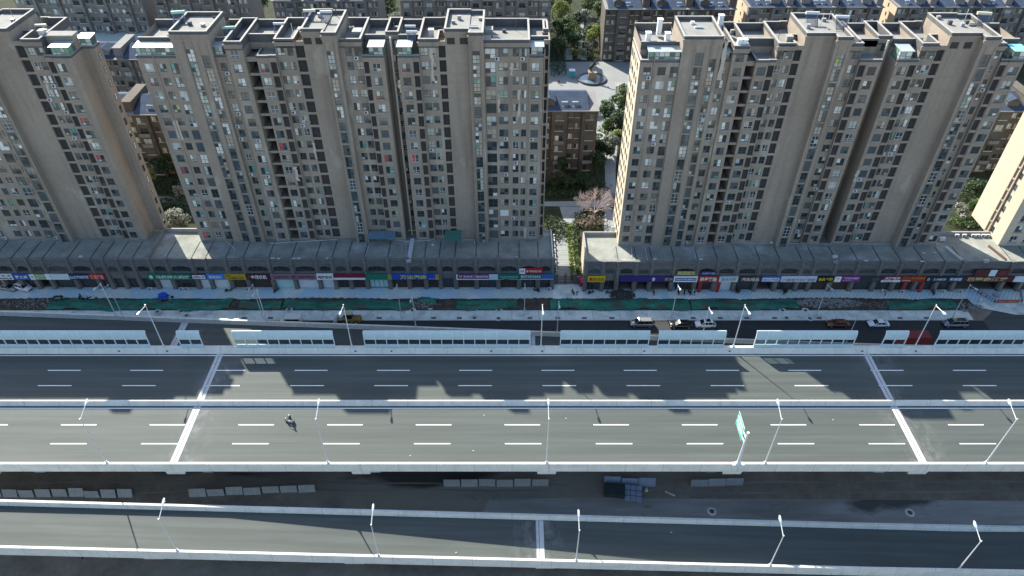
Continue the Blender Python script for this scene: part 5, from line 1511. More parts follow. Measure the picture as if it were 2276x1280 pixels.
def mid_block(label, x0, x1, yf, depth, zr, seed, wall='brown_wall', gables=True, left_end=False, roofm='tile', floors=6, bays=True, stair=True):
    rng = random.Random(seed)
    e = empty('apartment_block', ((x0 + x1) / 2, yf, 0)); tag(e, label, 'building', 'six-storey blocks of the estate')
    ox = -(x0 + x1) / 2
    W_ = x1 - x0
    fh = zr / floors
    # facade in alternating planes
    n = max(2, round(W_ / 4.2))
    cw = W_ / n
    wall_m = MB()
    for i in range(n):
        a, c = x0 + cw * i + ox, x0 + cw * (i + 1) + ox
        d = (0, -.9, 0, -1.3)[(i + seed) % 4] if bays else 0
        wall_m.box(a, c, d, depth, 0, zr, 0)
        for f in range(floors):
            z = f * fh + .9
            big = (i + seed) % 4 in (1, 3)
            if big:
                o = put('window', far_window(2.2, 1.75, rng.randrange(8), rng), e, ((a + c) / 2, d - .02, z - .25))
                if rng.random() < .55:
                    key = 'balc'
                    if key not in bay_m:
                        b_ = MB(); b_.box(-1.4, 1.4, -.9, 0, -.12, .02); b_.box(-1.4, 1.4, -.9, -.82, .02, .95); b_.box(-1.4, -1.32, -.82, 0, .02, .95); b_.box(1.32, 1.4, -.82, 0, .02, .95)
                        bay_m[key] = b_.mesh('balcony', K['grey_wall'])
                    if f > 0: put('balcony', bay_m[key], e, ((a + c) / 2, d - .02, z - .75))
            else:
                for u in (.28, .72):
                    put('window', far_window(1.2, 1.45, rng.randrange(8), rng), e, (a + (c - a) * u, d - .02, z))
    wall_m.build('wall', K[wall], e)
    if left_end:
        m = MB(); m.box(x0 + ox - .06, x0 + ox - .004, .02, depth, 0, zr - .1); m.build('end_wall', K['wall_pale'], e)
        for f in range(floors):
            m = MB(); m.box(x0 + ox - .12, x0 + ox - .05, depth * .48, depth * .48 + .8, f * fh + .9, f * fh + 2.2); m.build('window', K['g_dark'], e)
    # cornice and roofs: hipped tile blocks with dormer houses between flat parts
    m = MB(); m.box(x0 + ox - .3, x1 + ox + .3, -1.5 if bays else -.3, depth + .3, zr + .002, zr + .25); m.build('cornice', K['grey_wall'], e)
    k = max(1, round(W_ / 15))
    for i in range(k):
        a, c = x0 + ox + W_ / k * i + .8, x0 + ox + W_ / k * (i + 1) - 2.4
        if gables:
            m = MB(); h = 2.6; yb = depth; yr = depth * .5
            y0 = -1.2
            m.poly([(a, y0, zr + .26), (c, y0, zr + .26), (c - .3, yr, zr + h), (a + .3, yr, zr + h)]); m.poly([(c, yb, zr + .26), (a, yb, zr + .26), (a + .3, yr, zr + h), (c - .3, yr, zr + h)])
            m.poly([(a, yb, zr + .26), (a, y0, zr + .26), (a + .3, yr, zr + h)]); m.poly([(c, y0, zr + .26), (c, yb, zr + .26), (c - .3, yr, zr + h)])
            rf = m.build('roof', K[roofm], e)
            # dormer with a small gable
            dx = a + (c - a) * rng.choice([.7, .75, .3]); 
            m = MB(); m.box(dx - 1.6, dx + 1.6, .6, 4.0, zr + .3, zr + 2.1, 0)
            m.poly([(dx - 1.9, .3, zr + 2.1), (dx, .3, zr + 3.2), (dx, 5, zr + 3.2), (dx - 1.9, 5, zr + 2.1)], 1); m.poly([(dx, .3, zr + 3.2), (dx + 1.9, .3, zr + 2.1), (dx + 1.9, 5, zr + 2.1), (dx, 5, zr + 3.2)], 1)
            m.poly([(dx - 1.6, .595, zr + 2.1), (dx + 1.6, .595, zr + 2.1), (dx, .595, zr + 3.05)], 0)
            m.build('dormer', [K[wall], K[roofm]], rf)
            for s_ in range(2):
                m = MB(); sx = a + (c - a) * rng.uniform(.1, .9); m.tube((sx - .8, 1.2, zr + 1.6), (sx + .8, 1.2, zr + 1.6), .22, 8); m.box(sx - .7, sx + .7, .3, 1.2, zr + .7, zr + .8)
                m.build('roof_tank', K['steel_white'], rf)
        if not stair: continue
        m = MB(); a2, c2 = c + .2, c + 2.6
        m.box(a2, c2, .5, depth - .8, zr + .25, zr + 2.9); m.box(a2 - .2, c2 + .2, .3, depth - .6, zr + 2.9, zr + 3.1); m.build('stair_house', [K[wall]], e)
    return e
# row by row, from the courtyard outwards
b1 = mid_block('brown block with blue tiled roof between the left and middle towers', -118, -85.5, 176.0, 12, 19.0, 1, 'brown_wall')
b2 = mid_block('grey block with pale roof box seen behind the left tower gap', -150, -104, 212.0, 12, 19.0, 2, 'grey_wall')
b3 = mid_block('brown block with a small gable beside the fountain court', -14, 23.2, 178.2, 11.5, 19.0, 5, 'brown_wall', stair=False)
b4 = mid_block('brown block with blue tiled roof at the right picture edge', 127, 168, 178.0, 12, 19.0, 4, 'brown_wall')
b5 = mid_block('long grey block filling the upper left corner', -176, -131, 258.0, 13, 22.0, 6, 'grey_wall', floors=7)
b6 = mid_block('grey block behind the left end of the middle tower', -126, -93, 258.0, 13, 22.0, 7, 'grey_wall', floors=7)
b7 = mid_block('grey-brown block with a scrap of blue roof behind the middle tower', -86, -48, 262.0, 13, 19.5, 8, 'grey_wall')
b8 = mid_block('grey-brown block behind the right end of the middle tower', -40, 14, 262.0, 13, 19.8, 9, 'grey_wall')
b9 = mid_block('grey-brown tile-roofed block behind the fountain', 33, 78.5, 255.0, 13, 19.0, 10, 'brown_wall')
b10 = mid_block('tile-roofed block with sunlit end wall, nearer the fountain', 83.5, 131, 257.0, 13, 19.0, 11, 'grey_wall', left_end=True)
b11 = mid_block('tile-roofed block with sunlit end wall in the upper right corner', 136.5, 190, 257.0, 13, 19.0, 12, 'grey_wall', left_end=True)
# low hall with pale roof in the upper left corner
m = MB(); m.box(-190, -131, 232, 262, 0, 9.0, 0); m.box(-190.4, -130.6, 231.6, 262.4, 9.0, 9.4, 1)
K['hall_roof'] = mat('hall_roof', (.40, .46, .42), .8, .1, .2)
tag(m.build('low_hall', [K['grey_wall'], K['hall_roof']]), 'low hall with wide pale green flat roof, upper left corner', 'building')

# ------------------------------------------------------------------ courtyard: plaza, paths, fountain
gx = lambda px, py, z=0.0: on_ground(px, py, z)
def area(name, pxs, z, m):
    return sheet(name, [gx(*p) for p in pxs], z, m)
plz = mat('plaza_stone', (0.19, 0.20, 0.195), .85, .08, .2, .2)
sheet('plaza', [(-6, 214), (44, 214), (60, 254), (-6, 254)], 0.012, plz)
sheet('path', [gx(1338, 330), gx(1372, 330), gx(1372, 240), gx(1300, 232)][:2] + [(34, 216), (25, 216)], 0.016, plz)
K['path'] = mat('path', (.22, .235, .23), .85, .12, .4, .2)
lines(K['path'], 1, .45, .05, (.16, .175, .17), .6)
sheet('path', [gx(1256, 612), gx(1278, 612), gx(1274, 500), gx(1256, 500)], 0.02, K['path'])
sheet('path', [gx(1256, 500), gx(1274, 500), gx(1300, 458), gx(1243, 458)], 0.02, K['path'])
sheet('path', [gx(1205, 458), gx(1362, 460), gx(1360, 446), gx(1205, 448)], 0.02, K['path'])
sheet('path', [gx(1342, 520), gx(1372, 520), gx(1368, 380), gx(1345, 380)], 0.024, K['path'])
sheet('path', [gx(1345, 380), gx(1368, 380), gx(1372, 330), gx(1338, 330)], 0.024, K['path'])
for k in range(26):      # shallow steps of the entrance stair
    y0 = 128.2 + k * .95
    m = MB(); m.box(10.95, 13.85, y0, y0 + .9, 0, .05 + .012 * (k % 2)); o = struct(m.build('step', K['path']))
sheet('path', [gx(350, 450), gx(440, 455), gx(440, 440), gx(350, 436)], .02, K['path'])
sheet('path', [gx(2125, 470), gx(2150, 505), gx(2165, 505), gx(2135, 465)], .02, K['path'])
K['dark_stone'] = mat('dark_stone', (.07, .07, .075), .5, .15, 1)
K['pool_water'] = glass('pool_water', (.10, .16, .18), .04)
K['bronze'] = mat('bronze', (.035, .04, .036), .5, .2, 2, .4, metal=.4)
fo = empty('fountain', (28.1, 238.8, 0)); tag(fo, 'round dark-rimmed fountain basin in the courtyard plaza', 'fountain')
m = MB(); m.lathe([(4.35, .02), (4.35, .62), (5.0, .66), (5.1, .55), (5.05, .0)], 36); m.build('rim', K['dark_stone'], fo)
m = MB(); m.lathe([(0.001, .36), (4.36, .36)], 36); m.build('water', K['pool_water'], fo)
st = empty('horse_statue', (28.1, 239.0, .1)); tag(st, 'dark bronze rearing horse statue on a stone plinth in the fountain', 'statue')
m = MB(); m.box(-1.35, 1.35, -1.1, 1.1, .1, 2.6, 0); m.box(-1.5, 1.5, -1.25, 1.25, 2.6, 2.85, 0); m.build('plinth', mat('plinth', (.27, .21, .15), .85, .15, 1), st)
def ringat(c, r, ax, n=8, sq=1.0):
    c = Vector(c); ax = Vector(ax).normalized(); u = Vector((0, 1, 0)); v = ax.cross(u).normalized(); u = v.cross(ax)
    return [tuple(c + u * r * sq * math.cos(6.283 * k / n) + v * r * math.sin(6.283 * k / n)) for k in range(n)]
m = MB()
sp = [((-1.15, 0, 3.95), .25), ((-.95, 0, 4.1), .55), ((-.45, 0, 4.55), .58), ((.1, 0, 5.2), .55), ((.45, 0, 5.75), .5), ((.62, 0, 6.25), .36), ((.75, 0, 6.75), .28), ((1.0, 0, 7.05), .26), ((1.45, 0, 6.95), .18), ((1.75, 0, 6.75), .12)]
m.loft([ringat(c, r, Vector(sp[min(i + 1, len(sp) - 1)][0]) - Vector(sp[max(i - 1, 0)][0]), 8, .8) for i, (c, r) in enumerate(sp)])
for y in (-.28, .28):
    for a, c_, r1, r2 in (((-.8, y, 4.0), (-.35, y, 3.4), .3, .17), ((-.35, y, 3.4), (-.75, y, 3.05), .16, .1), ((-.75, y, 3.05), (-.55, y, 2.85), .1, .12), ((.4, y, 5.5), (1.1, y, 5.3), .2, .12), ((1.1, y, 5.3), (1.05, y, 4.75), .11, .08)):
        m.tube(a, c_, r1, 7, 0, r2)
m.tube((-1.15, 0, 4.1), (-1.7, 0, 3.6), .14, 6, 0, .05); m.tube((-1.7, 0, 3.6), (-1.75, 0, 2.95), .12, 6, 0, .03)
for y in (-.1, .1): m.tube((.9, y, 7.2), (.88, y, 7.5), .07, 5, 0, .01)
m.build('horse', K['bronze'], st, smooth=True)
# small sentry kiosk and cars seen in the plaza
m = MB(); m.box(-.9, .9, -.8, .8, 0, 2.3, 0); m.box(-1.05, 1.05, -.95, .95, 2.3, 2.5, 1)
tag(m.build('kiosk', [mat('kiosk_teal', (.05, .30, .36), .5, .1, 1), K['steel_white']], None, (*gx(1271, 170), .012)), 'small teal three-wheeler kiosk left of the fountain', 'kiosk')
# white framed gate pavilion in front of the blocks
m = MB()
for xx in (-2.4, 2.4):
    for yy in (-1, 1):
        m.tube((xx, yy, 0), (xx, yy, 3), .18, 6)
m.box(-2.8, 2.8, -1.4, 1.4, 3, 3.3)
for k in range(7): m.box(-2.7 + k * .9 - .06, -2.7 + k * .9 + .06, -1.7, 1.7, 3.3, 3.45)
tag(m.build('pergola', K['concrete_dk'], None, (*gx(1385, 208), .012)), 'small stone pergola at the right of the fountain', 'pergola')
m = MB()
for k in range(8):
    a = k / 8 * 6.283; m.tube((2.2 * math.cos(a), 2.2 * math.sin(a), 0), (2.2 * math.cos(a), 2.2 * math.sin(a), 2.8), .16, 6)
m.lathe([(2.5, 2.8), (2.5, 3.1), (1.9, 3.15)], 20); m.lathe([(2.9, 0), (2.9, .4), (2.6, .4)], 20)
tag(m.build('round_pergola', K['concrete_dk'], None, (*gx(1325, 322), .012)), 'round pergola on stone posts right of the gabled block', 'pergola')
# courtyard gate and side walls of the entrance stair
gt = empty('courtyard_gate', (12.9, 128.2, 0)); tag(gt, 'dark iron courtyard gate between stone posts, between the two shop rows', 'gate')
for xx in (-2.5, -.4, 1.7):
    m = MB(); m.box(xx - .3, xx + .3, -.3, .3, 0, 2.5); m.box(xx - .38, xx + .38, -.38, .38, 2.5, 2.7); m.build('gate_post', K['stone_trim'], gt)
for a, c in ((-2.2, -.7), (-.1, 1.4)):
    for k in range(8):
        m = MB(); xx = a + (c - a) * k / 7; m.box(xx - .025, xx + .025, -.025, .025, .1, 1.9); m.build('bar', K['black'], gt)
    for z in (.15, 1.0, 1.75):
        m = MB(); m.box(a, c, -.03, .03, z, z + .06); m.build('rail', K['black'], gt)
m = MB(); m.box(1.9, 3.3, -.2, .2, 0, 1.9); m.box(-3.5, -2.8, -.2, .2, 0, 1.9); m.build('gate_wall', K['stone'], gt)
for xx, lb in ((10.6, 'left'), (15.0, 'right')):
    m = MB(); m.box(xx - .1, xx + .1, 129, 146, 0, .55)
    for k in range(8): m.box(xx - .16, xx + .16, 129 + k * 2.4, 129.3 + k * 2.4, 0, .9)
    tag(m.build('low_wall', K['concrete']), 'low white railing wall on the %s side of the entrance path' % lb, 'wall')
# ------------------------------------------------------------------ trees, shrubs, hedges
def leafmat(name, a, c):
    m = bpy.data.materials.new(name); m.use_nodes = True
    nt = m.node_tree; bs = nt.nodes['Principled BSDF']
    g = nt.nodes.new('ShaderNodeNewGeometry')
    mx = nt.nodes.new('ShaderNodeMix'); mx.data_type = 'RGBA'
    mx.inputs[6].default_value = (*a, 1); mx.inputs[7].default_value = (*c, 1)
    nt.links.new(g.outputs['Random Per Island'], mx.inputs[0]); nt.links.new(mx.outputs[2], bs.inputs['Base Color'])
    bs.inputs['Roughness'].default_value = .6; bs.inputs['Specular IOR Level'].default_value = .25
    tr = nt.nodes.new('ShaderNodeBsdfTranslucent'); nt.links.new(mx.outputs[2], tr.inputs[0])
    ms = nt.nodes.new('ShaderNodeMixShader'); ms.inputs[0].default_value = .25
    out = nt.nodes['Material Output']
    nt.links.new(bs.outputs[0], ms.inputs[1]); nt.links.new(tr.outputs[0], ms.inputs[2]); nt.links.new(ms.outputs[0], out.inputs[0])
    return m
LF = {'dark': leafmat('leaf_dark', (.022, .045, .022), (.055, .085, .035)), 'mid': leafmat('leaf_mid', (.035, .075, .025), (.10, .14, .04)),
      'yellow': leafmat('leaf_yellow', (.10, .16, .03), (.24, .26, .06)), 'silver': leafmat('leaf_silver', (.12, .14, .11), (.26, .27, .22)), 'russet': leafmat('leaf_russet', (.14, .11, .08), (.24, .19, .15))}
K['bark'] = mat('bark', (.10, .08, .065), .9, .25, 3)
K['bark_pale'] = mat('bark_pale', (.46, .38, .36), .9, .15, 3)
_tr = {}
def crown_mesh(kind, h, r, seed, n=900, squash=1.0, leaf=.32, trunk=.35):
    key = (kind, seed, round(h, 1), round(r, 1))
    if key in _tr: return _tr[key]
    rng = random.Random(seed)
    cl = []
    for _ in range(16):
        a = rng.uniform(0, 6.283); e = rng.uniform(-.7, 1.0)
        rr = r * rng.uniform(.35, .8)
        cz = h * trunk + (h * (1 - trunk)) * (.45 + .42 * e)
        k = math.sqrt(max(.05, 1 - (e * .85) ** 2))
        cl.append((math.cos(a) * rr * k, math.sin(a) * rr * k, cz, r * rng.uniform(.28, .48)))
    cl.append((0, 0, h * .86, r * .45)); cl.append((0, 0, h * .6, r * .6))
    m = MB()
    for _ in range(n):
        cx, cy, cz, cr = rng.choice(cl)
        d = Vector((rng.gauss(0, 1), rng.gauss(0, 1), rng.gauss(0, 1)))
        d.normalize()
        p = Vector((cx, cy, cz)) + d * cr * (rng.random() ** .35)
        p.z = max(.1, p.z)
        nrm = (d + Vector((rng.uniform(-.7, .7), rng.uniform(-.7, .7), rng.uniform(-.2, .9)))).normalized()
        u = nrm.orthogonal().normalized(); v = nrm.cross(u)
        t = rng.uniform(0, 6.283); u2 = u * math.cos(t) + v * math.sin(t); v2 = nrm.cross(u2)
        s = leaf * rng.uniform(.6, 1.3)
        m.poly([p - u2 * s, p + v2 * s * .6 + nrm * s * .15, p + u2 * s, p - v2 * s * .6])
    cm = m.mesh('crown', LF[kind])
    t = MB(); t.tube((0, 0, 0), (0, 0, h * .62), max(.07, r * .07), 7, 0, r * .035)
    for cx, cy, cz, cr in cl[:9]:
        t.tube((0, 0, h * trunk * rng.uniform(.7, 1.15)), (cx, cy, cz), r * .04, 5, 0, r * .012)
    tm = t.mesh('trunk', K['bark'])
    _tr[key] = (cm, tm)
    return _tr[key]
def tree(px, py, h, r, kind, label, seed=1, n=900, name='tree', grp=None, leaf=None, trunk=.35, xy=None, rz=None):
    X, Y = xy or on_ground(px, py, 0)
    cm, tm = crown_mesh(kind, h, r, seed, n, leaf=leaf or (.20 + r * .035), trunk=trunk)
    e = empty(name, (X, Y, 0.0), rz if rz is not None else (px * .37) % 6.28)
    tag(e, label, 'tree' if name == 'tree' else 'shrub', grp)
    put('trunk', tm, e); put('crown', cm, e)
    return e
T_ = 'trees of the courtyard gardens'
tree(1375, 262, 10, 3.6, 'mid', 'tall bright green tree against the sunlit tower end wall', 1, 2200, grp=T_)
tree(1372, 300, 8, 3.2, 'dark', 'dark round tree just below the tall bright one', 2, 1500, grp=T_)
tree(1352, 300, 5, 2.4, 'mid', 'small green tree right of the round pergola', 3, 1000, grp=T_)
tree(1356, 340, 6.5, 2.8, 'silver', 'greyish leaved tree by the path fork', 4, 1300, grp=T_)
tree(1366, 330, 6, 2.4, 'yellow', 'yellow-green tree close to the tower end wall', 5, 1200, grp=T_)
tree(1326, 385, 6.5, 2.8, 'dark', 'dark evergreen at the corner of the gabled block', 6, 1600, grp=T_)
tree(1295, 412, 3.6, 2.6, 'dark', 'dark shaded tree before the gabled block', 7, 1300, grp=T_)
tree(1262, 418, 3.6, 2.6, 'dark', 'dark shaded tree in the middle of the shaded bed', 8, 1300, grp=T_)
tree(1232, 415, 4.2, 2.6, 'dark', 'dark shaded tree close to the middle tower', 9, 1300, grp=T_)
tree(1276, 190, 6, 2.9, 'yellow', 'golden green tree behind the gabled roof', 10, 1300, grp=T_, xy=(24.2, 216))
tree(1247, 62, 11, 4.2, 'yellow', 'yellow-green tree at the top of the picture, left of the avenue', 11, 1500, grp=T_)
tree(1262, 95, 10, 4.2, 'mid', 'round green tree below the yellow one', 12, 1500, grp=T_)
tree(1275, 118, 8, 3.6, 'dark', 'dark tree beside the plaza steps', 13, 1300, grp=T_)
tree(1242, 130, 8, 3.6, 'dark', 'dark tree behind the middle tower corner', 14, 1300, grp=T_)
tree(1300, 62, 7, 3.0, 'silver', 'grey-green tree in the middle of the avenue', 15, 1100, grp=T_)
tree(1320, 105, 9, 3.4, 'yellow', 'yellow-green tree beside the avenue near the tiled block', 16, 1400, grp=T_)
tree(1328, 55, 9, 3.4, 'mid', 'green tree at the top edge, right of the avenue', 17, 1400, grp=T_)
tree(1318, 20, 9, 3.6, 'dark', 'dark tree cut by the top edge above the avenue', 18, 1300, grp=T_)
tree(575, 75, 13, 4.6, 'mid', 'green tree at the top edge behind the middle tower left end', 19, 1700, grp=T_)
tree(585, 40, 11, 4.2, 'dark', 'dark tree beside the green one at the top edge', 20, 1400, grp=T_)
tree(868, 62, 13, 4.6, 'dark', 'dark tree in the gap behind the twin terraces', 21, 1500, grp=T_)
tree(886, 78, 9, 3.6, 'silver', 'silvery tree in the gap behind the twin terraces', 22, 1300, grp=T_)
tree(2252, 85, 11, 4.2, 'mid', 'green tree at the upper right corner', 23, 1500, grp=T_)
tree(1690, 70, 9, 3.4, 'mid', 'tree half hidden behind the right tower roof', 24, 1200, grp=T_)
tree(341, 428, 8, 2.2, 'yellow', 'slim pale yellow tree in the left gap', 25, 1200, grp=T_)
tree(400, 520, 7, 3.6, 'silver', 'large pale sunlit tree at the back of the left shop roof', 26, 2200, grp=T_)
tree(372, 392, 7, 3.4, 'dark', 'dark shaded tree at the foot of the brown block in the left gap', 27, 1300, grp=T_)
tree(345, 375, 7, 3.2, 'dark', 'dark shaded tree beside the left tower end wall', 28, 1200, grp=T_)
tree(410, 440, 4, 2.6, 'silver', 'pale bush by the light path in the left gap', 29, 900, grp=T_, name='shrub')
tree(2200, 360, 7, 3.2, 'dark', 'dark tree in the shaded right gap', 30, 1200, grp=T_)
tree(2160, 480, 4.5, 2.6, 'mid', 'sunlit bush beside the tan end wall', 31, 1100, grp=T_, name='shrub')
tree(2190, 470, 4.5, 2.4, 'dark', 'dark bush beside the tan end wall', 32, 1000, grp=T_, name='shrub')
tree(2165, 440, 5, 2.8, 'dark', 'dark bush next to the tiled shelter', 33, 1000, grp=T_, name='shrub')
tree(2130, 480, 3.5, 2.0, 'silver', 'pale bush by the right tower foot', 34, 800, grp=T_, name='shrub')
for k_, (px, py, h, r, kd, lb) in enumerate([(1238, 95, 9, 4, 'dark', 'dark tree far left of the avenue'), (1256, 30, 10, 4, 'dark', 'dark tree behind the yellow-green top tree'), (1282, 92, 5, 2.6, 'mid', 'small round tree in the avenue strip'), (1283, 60, 6, 3, 'dark', 'dark small tree left of the avenue path'), (1310, 90, 6, 2.8, 'dark', 'dark tree right of the avenue path'), (1338, 85, 8, 3, 'dark', 'dark tree against the tiled block behind the fountain'), (1305, 35, 8, 3.4, 'mid', 'green tree at the top of the avenue'), (1228, 40, 11, 4.4, 'dark', 'dark tree at the top beside the grey block')]):
    tree(px, py, h, r, kd, lb, 40 + k_, 1200, grp=T_)
for k_, (px, py, h, r, kd, lb) in enumerate([(1352, 275, 7, 3.0, 'dark', 'dark tree left of the tall bright one'), (1384, 245, 9, 3.2, 'mid', 'green tree behind the tall bright one'), (1345, 255, 5, 2.4, 'mid', 'small tree at the near right plaza corner'), (1376, 335, 6, 2.6, 'dark', 'dark tree by the foot of the sunlit end wall'), (1348, 355, 5, 2.4, 'dark', 'dark tree at the path fork'), (1335, 350, 5.5, 2.6, 'dark', 'dark tree below the round pergola'), (1245, 385, 5, 2.4, 'dark', 'dark tree close before the gabled block'), (1310, 425, 3.5, 2.2, 'dark', 'dark round bush at the right end of the shaded bed')]):
    tree(px, py, h, r, kd, lb, 70 + k_, 1300, grp=T_)
# bare winter tree
def bare_tree(X, Y, h, label, seed, m='bark_pale'):
    rng = random.Random(seed)
    t = MB(); br_ = MB()
    t.tube((0, 0, 0), (0, 0, h * .22), .20, 7, 0, .15)
    def grow(p, d, L, r, k):
        q = p + d * L
        (t if k < 1 else br_).tube(p, q, r, 5 if k < 2 else 4, 0, r * .62, caps=False)
        if k >= 5: return
        for _ in range(3 if k < 4 else 2):
            nd = (d + Vector((rng.uniform(-.75, .75), rng.uniform(-.75, .75), rng.uniform(-.25, .5)))).normalized()
            grow(q, nd, L * rng.uniform(.62, .85), r * .6, k + 1)
    for _ in range(9):
        a = rng.uniform(0, 6.283)
        grow(Vector((0, 0, h * .2)), Vector((math.cos(a) * .75, math.sin(a) * .75, .8)).normalized(), h * .22, .11, 0)
    e = empty('bare_tree', (X, Y, 0)); tag(e, label, 'tree')
    t.build('trunk', K[m], e); br_.build('branches', K[m], e)
bare_tree(*on_ground(1320, 487, 0), 10.0, 'leafless pinkish tree beside the entrance path', 3)
bare_tree(*on_ground(1228, 415, 0), 7.0, 'small leafless tree in the shaded bed by the middle tower', 5, 'bark')
# shrub borders and clipped hedges: one object per border
def hedge(pts, w, h, kind, label, seed, dens=26, z=0.0):
    rng = random.Random(seed)
    m = MB()
    for (xa, ya), (xb, yb) in zip(pts[:-1], pts[1:]):
        L = math.hypot(xb - xa, yb - ya)
        for _ in range(int(L * w * dens)):
            t = rng.random()
            p = Vector((xa + (xb - xa) * t + rng.uniform(-w, w) / 2, ya + (yb - ya) * t + rng.uniform(-w, w) / 2, z + h * (rng.random() ** .5) * rng.uniform(.75, 1.1)))
            d = Vector((rng.uniform(-1, 1), rng.uniform(-1, 1), rng.uniform(.2, 1.2))).normalized(); u = d.orthogonal().normalized(); v = d.cross(u)
            a = rng.uniform(0, 6.28); u2 = u * math.cos(a) + v * math.sin(a); v2 = d.cross(u2); s = rng.uniform(.16, .34)
            m.poly([p - u2 * s, p + v2 * s * .7, p + u2 * s, p - v2 * s * .7])
    o = m.build('hedge', LF[kind]); tag(o, label, 'hedge', 'hedges of the courtyard gardens')
g_ = lambda *p: [on_ground(a, b_, 0) for a, b_ in p]
hedge([(9.9, 129), (9.9, 150)], 1.0, 1.0, 'dark', 'dark hedge along the left of the entrance path', 1, 34)
hedge([(14.5, 129), (14.5, 151)], 1.2, 1.0, 'yellow', 'sunlit yellow-green hedge along the right of the entrance path', 2, 34)
hedge([(15.7, 130), (15.7, 150)], 1.2, 1.6, 'mid', 'taller green hedge against the right shop row end wall', 3, 34)
hedge(g_((1215, 490), (1243, 505), (1250, 530)), 4.5, 1.3, 'dark', 'dark curved shrub border left of the entrance path', 4, 20)
hedge(g_((1278, 505), (1290, 480), (1335, 476)), 2.6, 1.0, 'dark', 'dark curved hedge under the leafless tree', 5, 24)
hedge(g_((1290, 497), (1335, 497)), 4.0, 1.8, 'russet', 'russet shrubs beside the sunlit shop roof', 6, 22)
hedge(g_((1215, 425), (1335, 425)), 7.5, 1.5, 'dark', 'broad dark shrub bed along the cross path', 7, 14)
hedge(g_((1215, 402), (1320, 400)), 4.0, 1.6, 'dark', 'dark shrubs at the foot of the gabled block', 8, 12)
hedge(g_((1362, 440), (1364, 470)), 1.6, 1.2, 'dark', 'dark planter hedge beside the tower end wall', 9, 26)
hedge(g_((1340, 315), (1345, 290)), 4, 1.6, 'mid', 'green shrubs along the path to the plaza', 10, 16)
hedge(g_((1275, 122), (1292, 122)), 4.5, 2.0, 'yellow', 'clipped yellow-green block beside the plaza steps', 11, 26)
hedge(g_((1302, 128), (1320, 128)), 4.0, 2.0, 'dark', 'dark clipped block beside the plaza steps', 12, 26)
hedge(g_((1306, 115), (1312, 70)), 3.0, 1.6, 'silver', 'grey boulders and shrubs lining the avenue', 13, 14)
hedge(g_((345, 455), (430, 460)), 6, 1.6, 'dark', 'dark hedge in the left gap', 14, 16)
hedge(g_((345, 420), (400, 415)), 7, 1.2, 'dark', 'dark ground shrubs before the brown block', 15, 12)
hedge(g_((2100, 430), (2200, 420)), 8, 1.8, 'dark', 'dark shrubs in the right gap', 16, 12)
hedge(g_((2110, 495), (2175, 500)), 4, 1.4, 'mid', 'low green shrubs behind the right shop roof', 17, 18)
hedge(g_((1240, 170), (1238, 60)), 6, 2.5, 'dark', 'dark shrubs behind the middle tower along the plaza', 18, 10)
# paths of the avenue at the top
sheet('path', g_((1283, 130), (1292, 130), (1300, 20), (1294, 20)), .014, K['path'])
for k in range(9):
    for px0, px1 in ((1254, 1272), (1292, 1304)):
        xa, ya = on_ground(px0, 133 - k * 2.2, 0); xb, _ = on_ground(px1, 133 - k * 2.2, 0)
        m = MB(); m.box(xa, xb, ya, ya + 1.0, 0, .15 + .12 * k); struct(m.build('step', K['path']))
# lantern post
lp = empty('lantern_post', (*on_ground(1357, 462, 0), 0)); tag(lp, 'black lantern post on the path by the sunlit end wall', 'lamp')
m = MB(); m.tube((0, 0, 0), (0, 0, 3.2), .07, 6); m.build('post', K['black'], lp)
m = MB(); m.lathe([(.05, 3.2), (.28, 3.6), (.30, 3.7), (.05, 3.9)], 8); m.build('lantern', K['black'], lp)
# ------------------------------------------------------------------ vehicles
K['car_glass'] = glass('car_glass', (.015, .018, .02), .05)
K['rim'] = mat('rim', (.45, .46, .47), .35, 0, metal=.6)
K['headlight'] = glass('headlight', (.6, .62, .64), .1)
K['taillight'] = glass('taillight', (.35, .02, .02), .15)
def paint(name, rgb, metal=.2):
    m = mat(name, rgb, .28, 0, spec=.5, metal=metal)
    m.node_tree.nodes['Principled BSDF'].inputs['Coat Weight'].default_value = .6
    return m
WHEEL = None
def wheel(parent, x, y, r, w=.22):
    t = MB(); t.tube((x, y - w / 2, r), (x, y + w / 2, r), r, 14); o = t.build('wheel', K['rubber'], parent)
    h = MB()
    for yy in (y - w / 2 - .012, y + w / 2 + .012):
        h.tube((x, yy - .01, r), (x, yy + .01, r), r * .62, 10)
    h.build('rim', K['rim'], o)
def sec(x, zb, zt, hw, hwt, n=3):
    """closed body section at length x: rounded box"""
    c = .10
    return [(x, -hw + c, zb), (x, hw - c, zb), (x, hw, zb + .18), (x, hw, zt - .22), (x, hwt, zt), (x, -hwt, zt), (x, -hw, zt - .22), (x, -hw, zb + .18)]
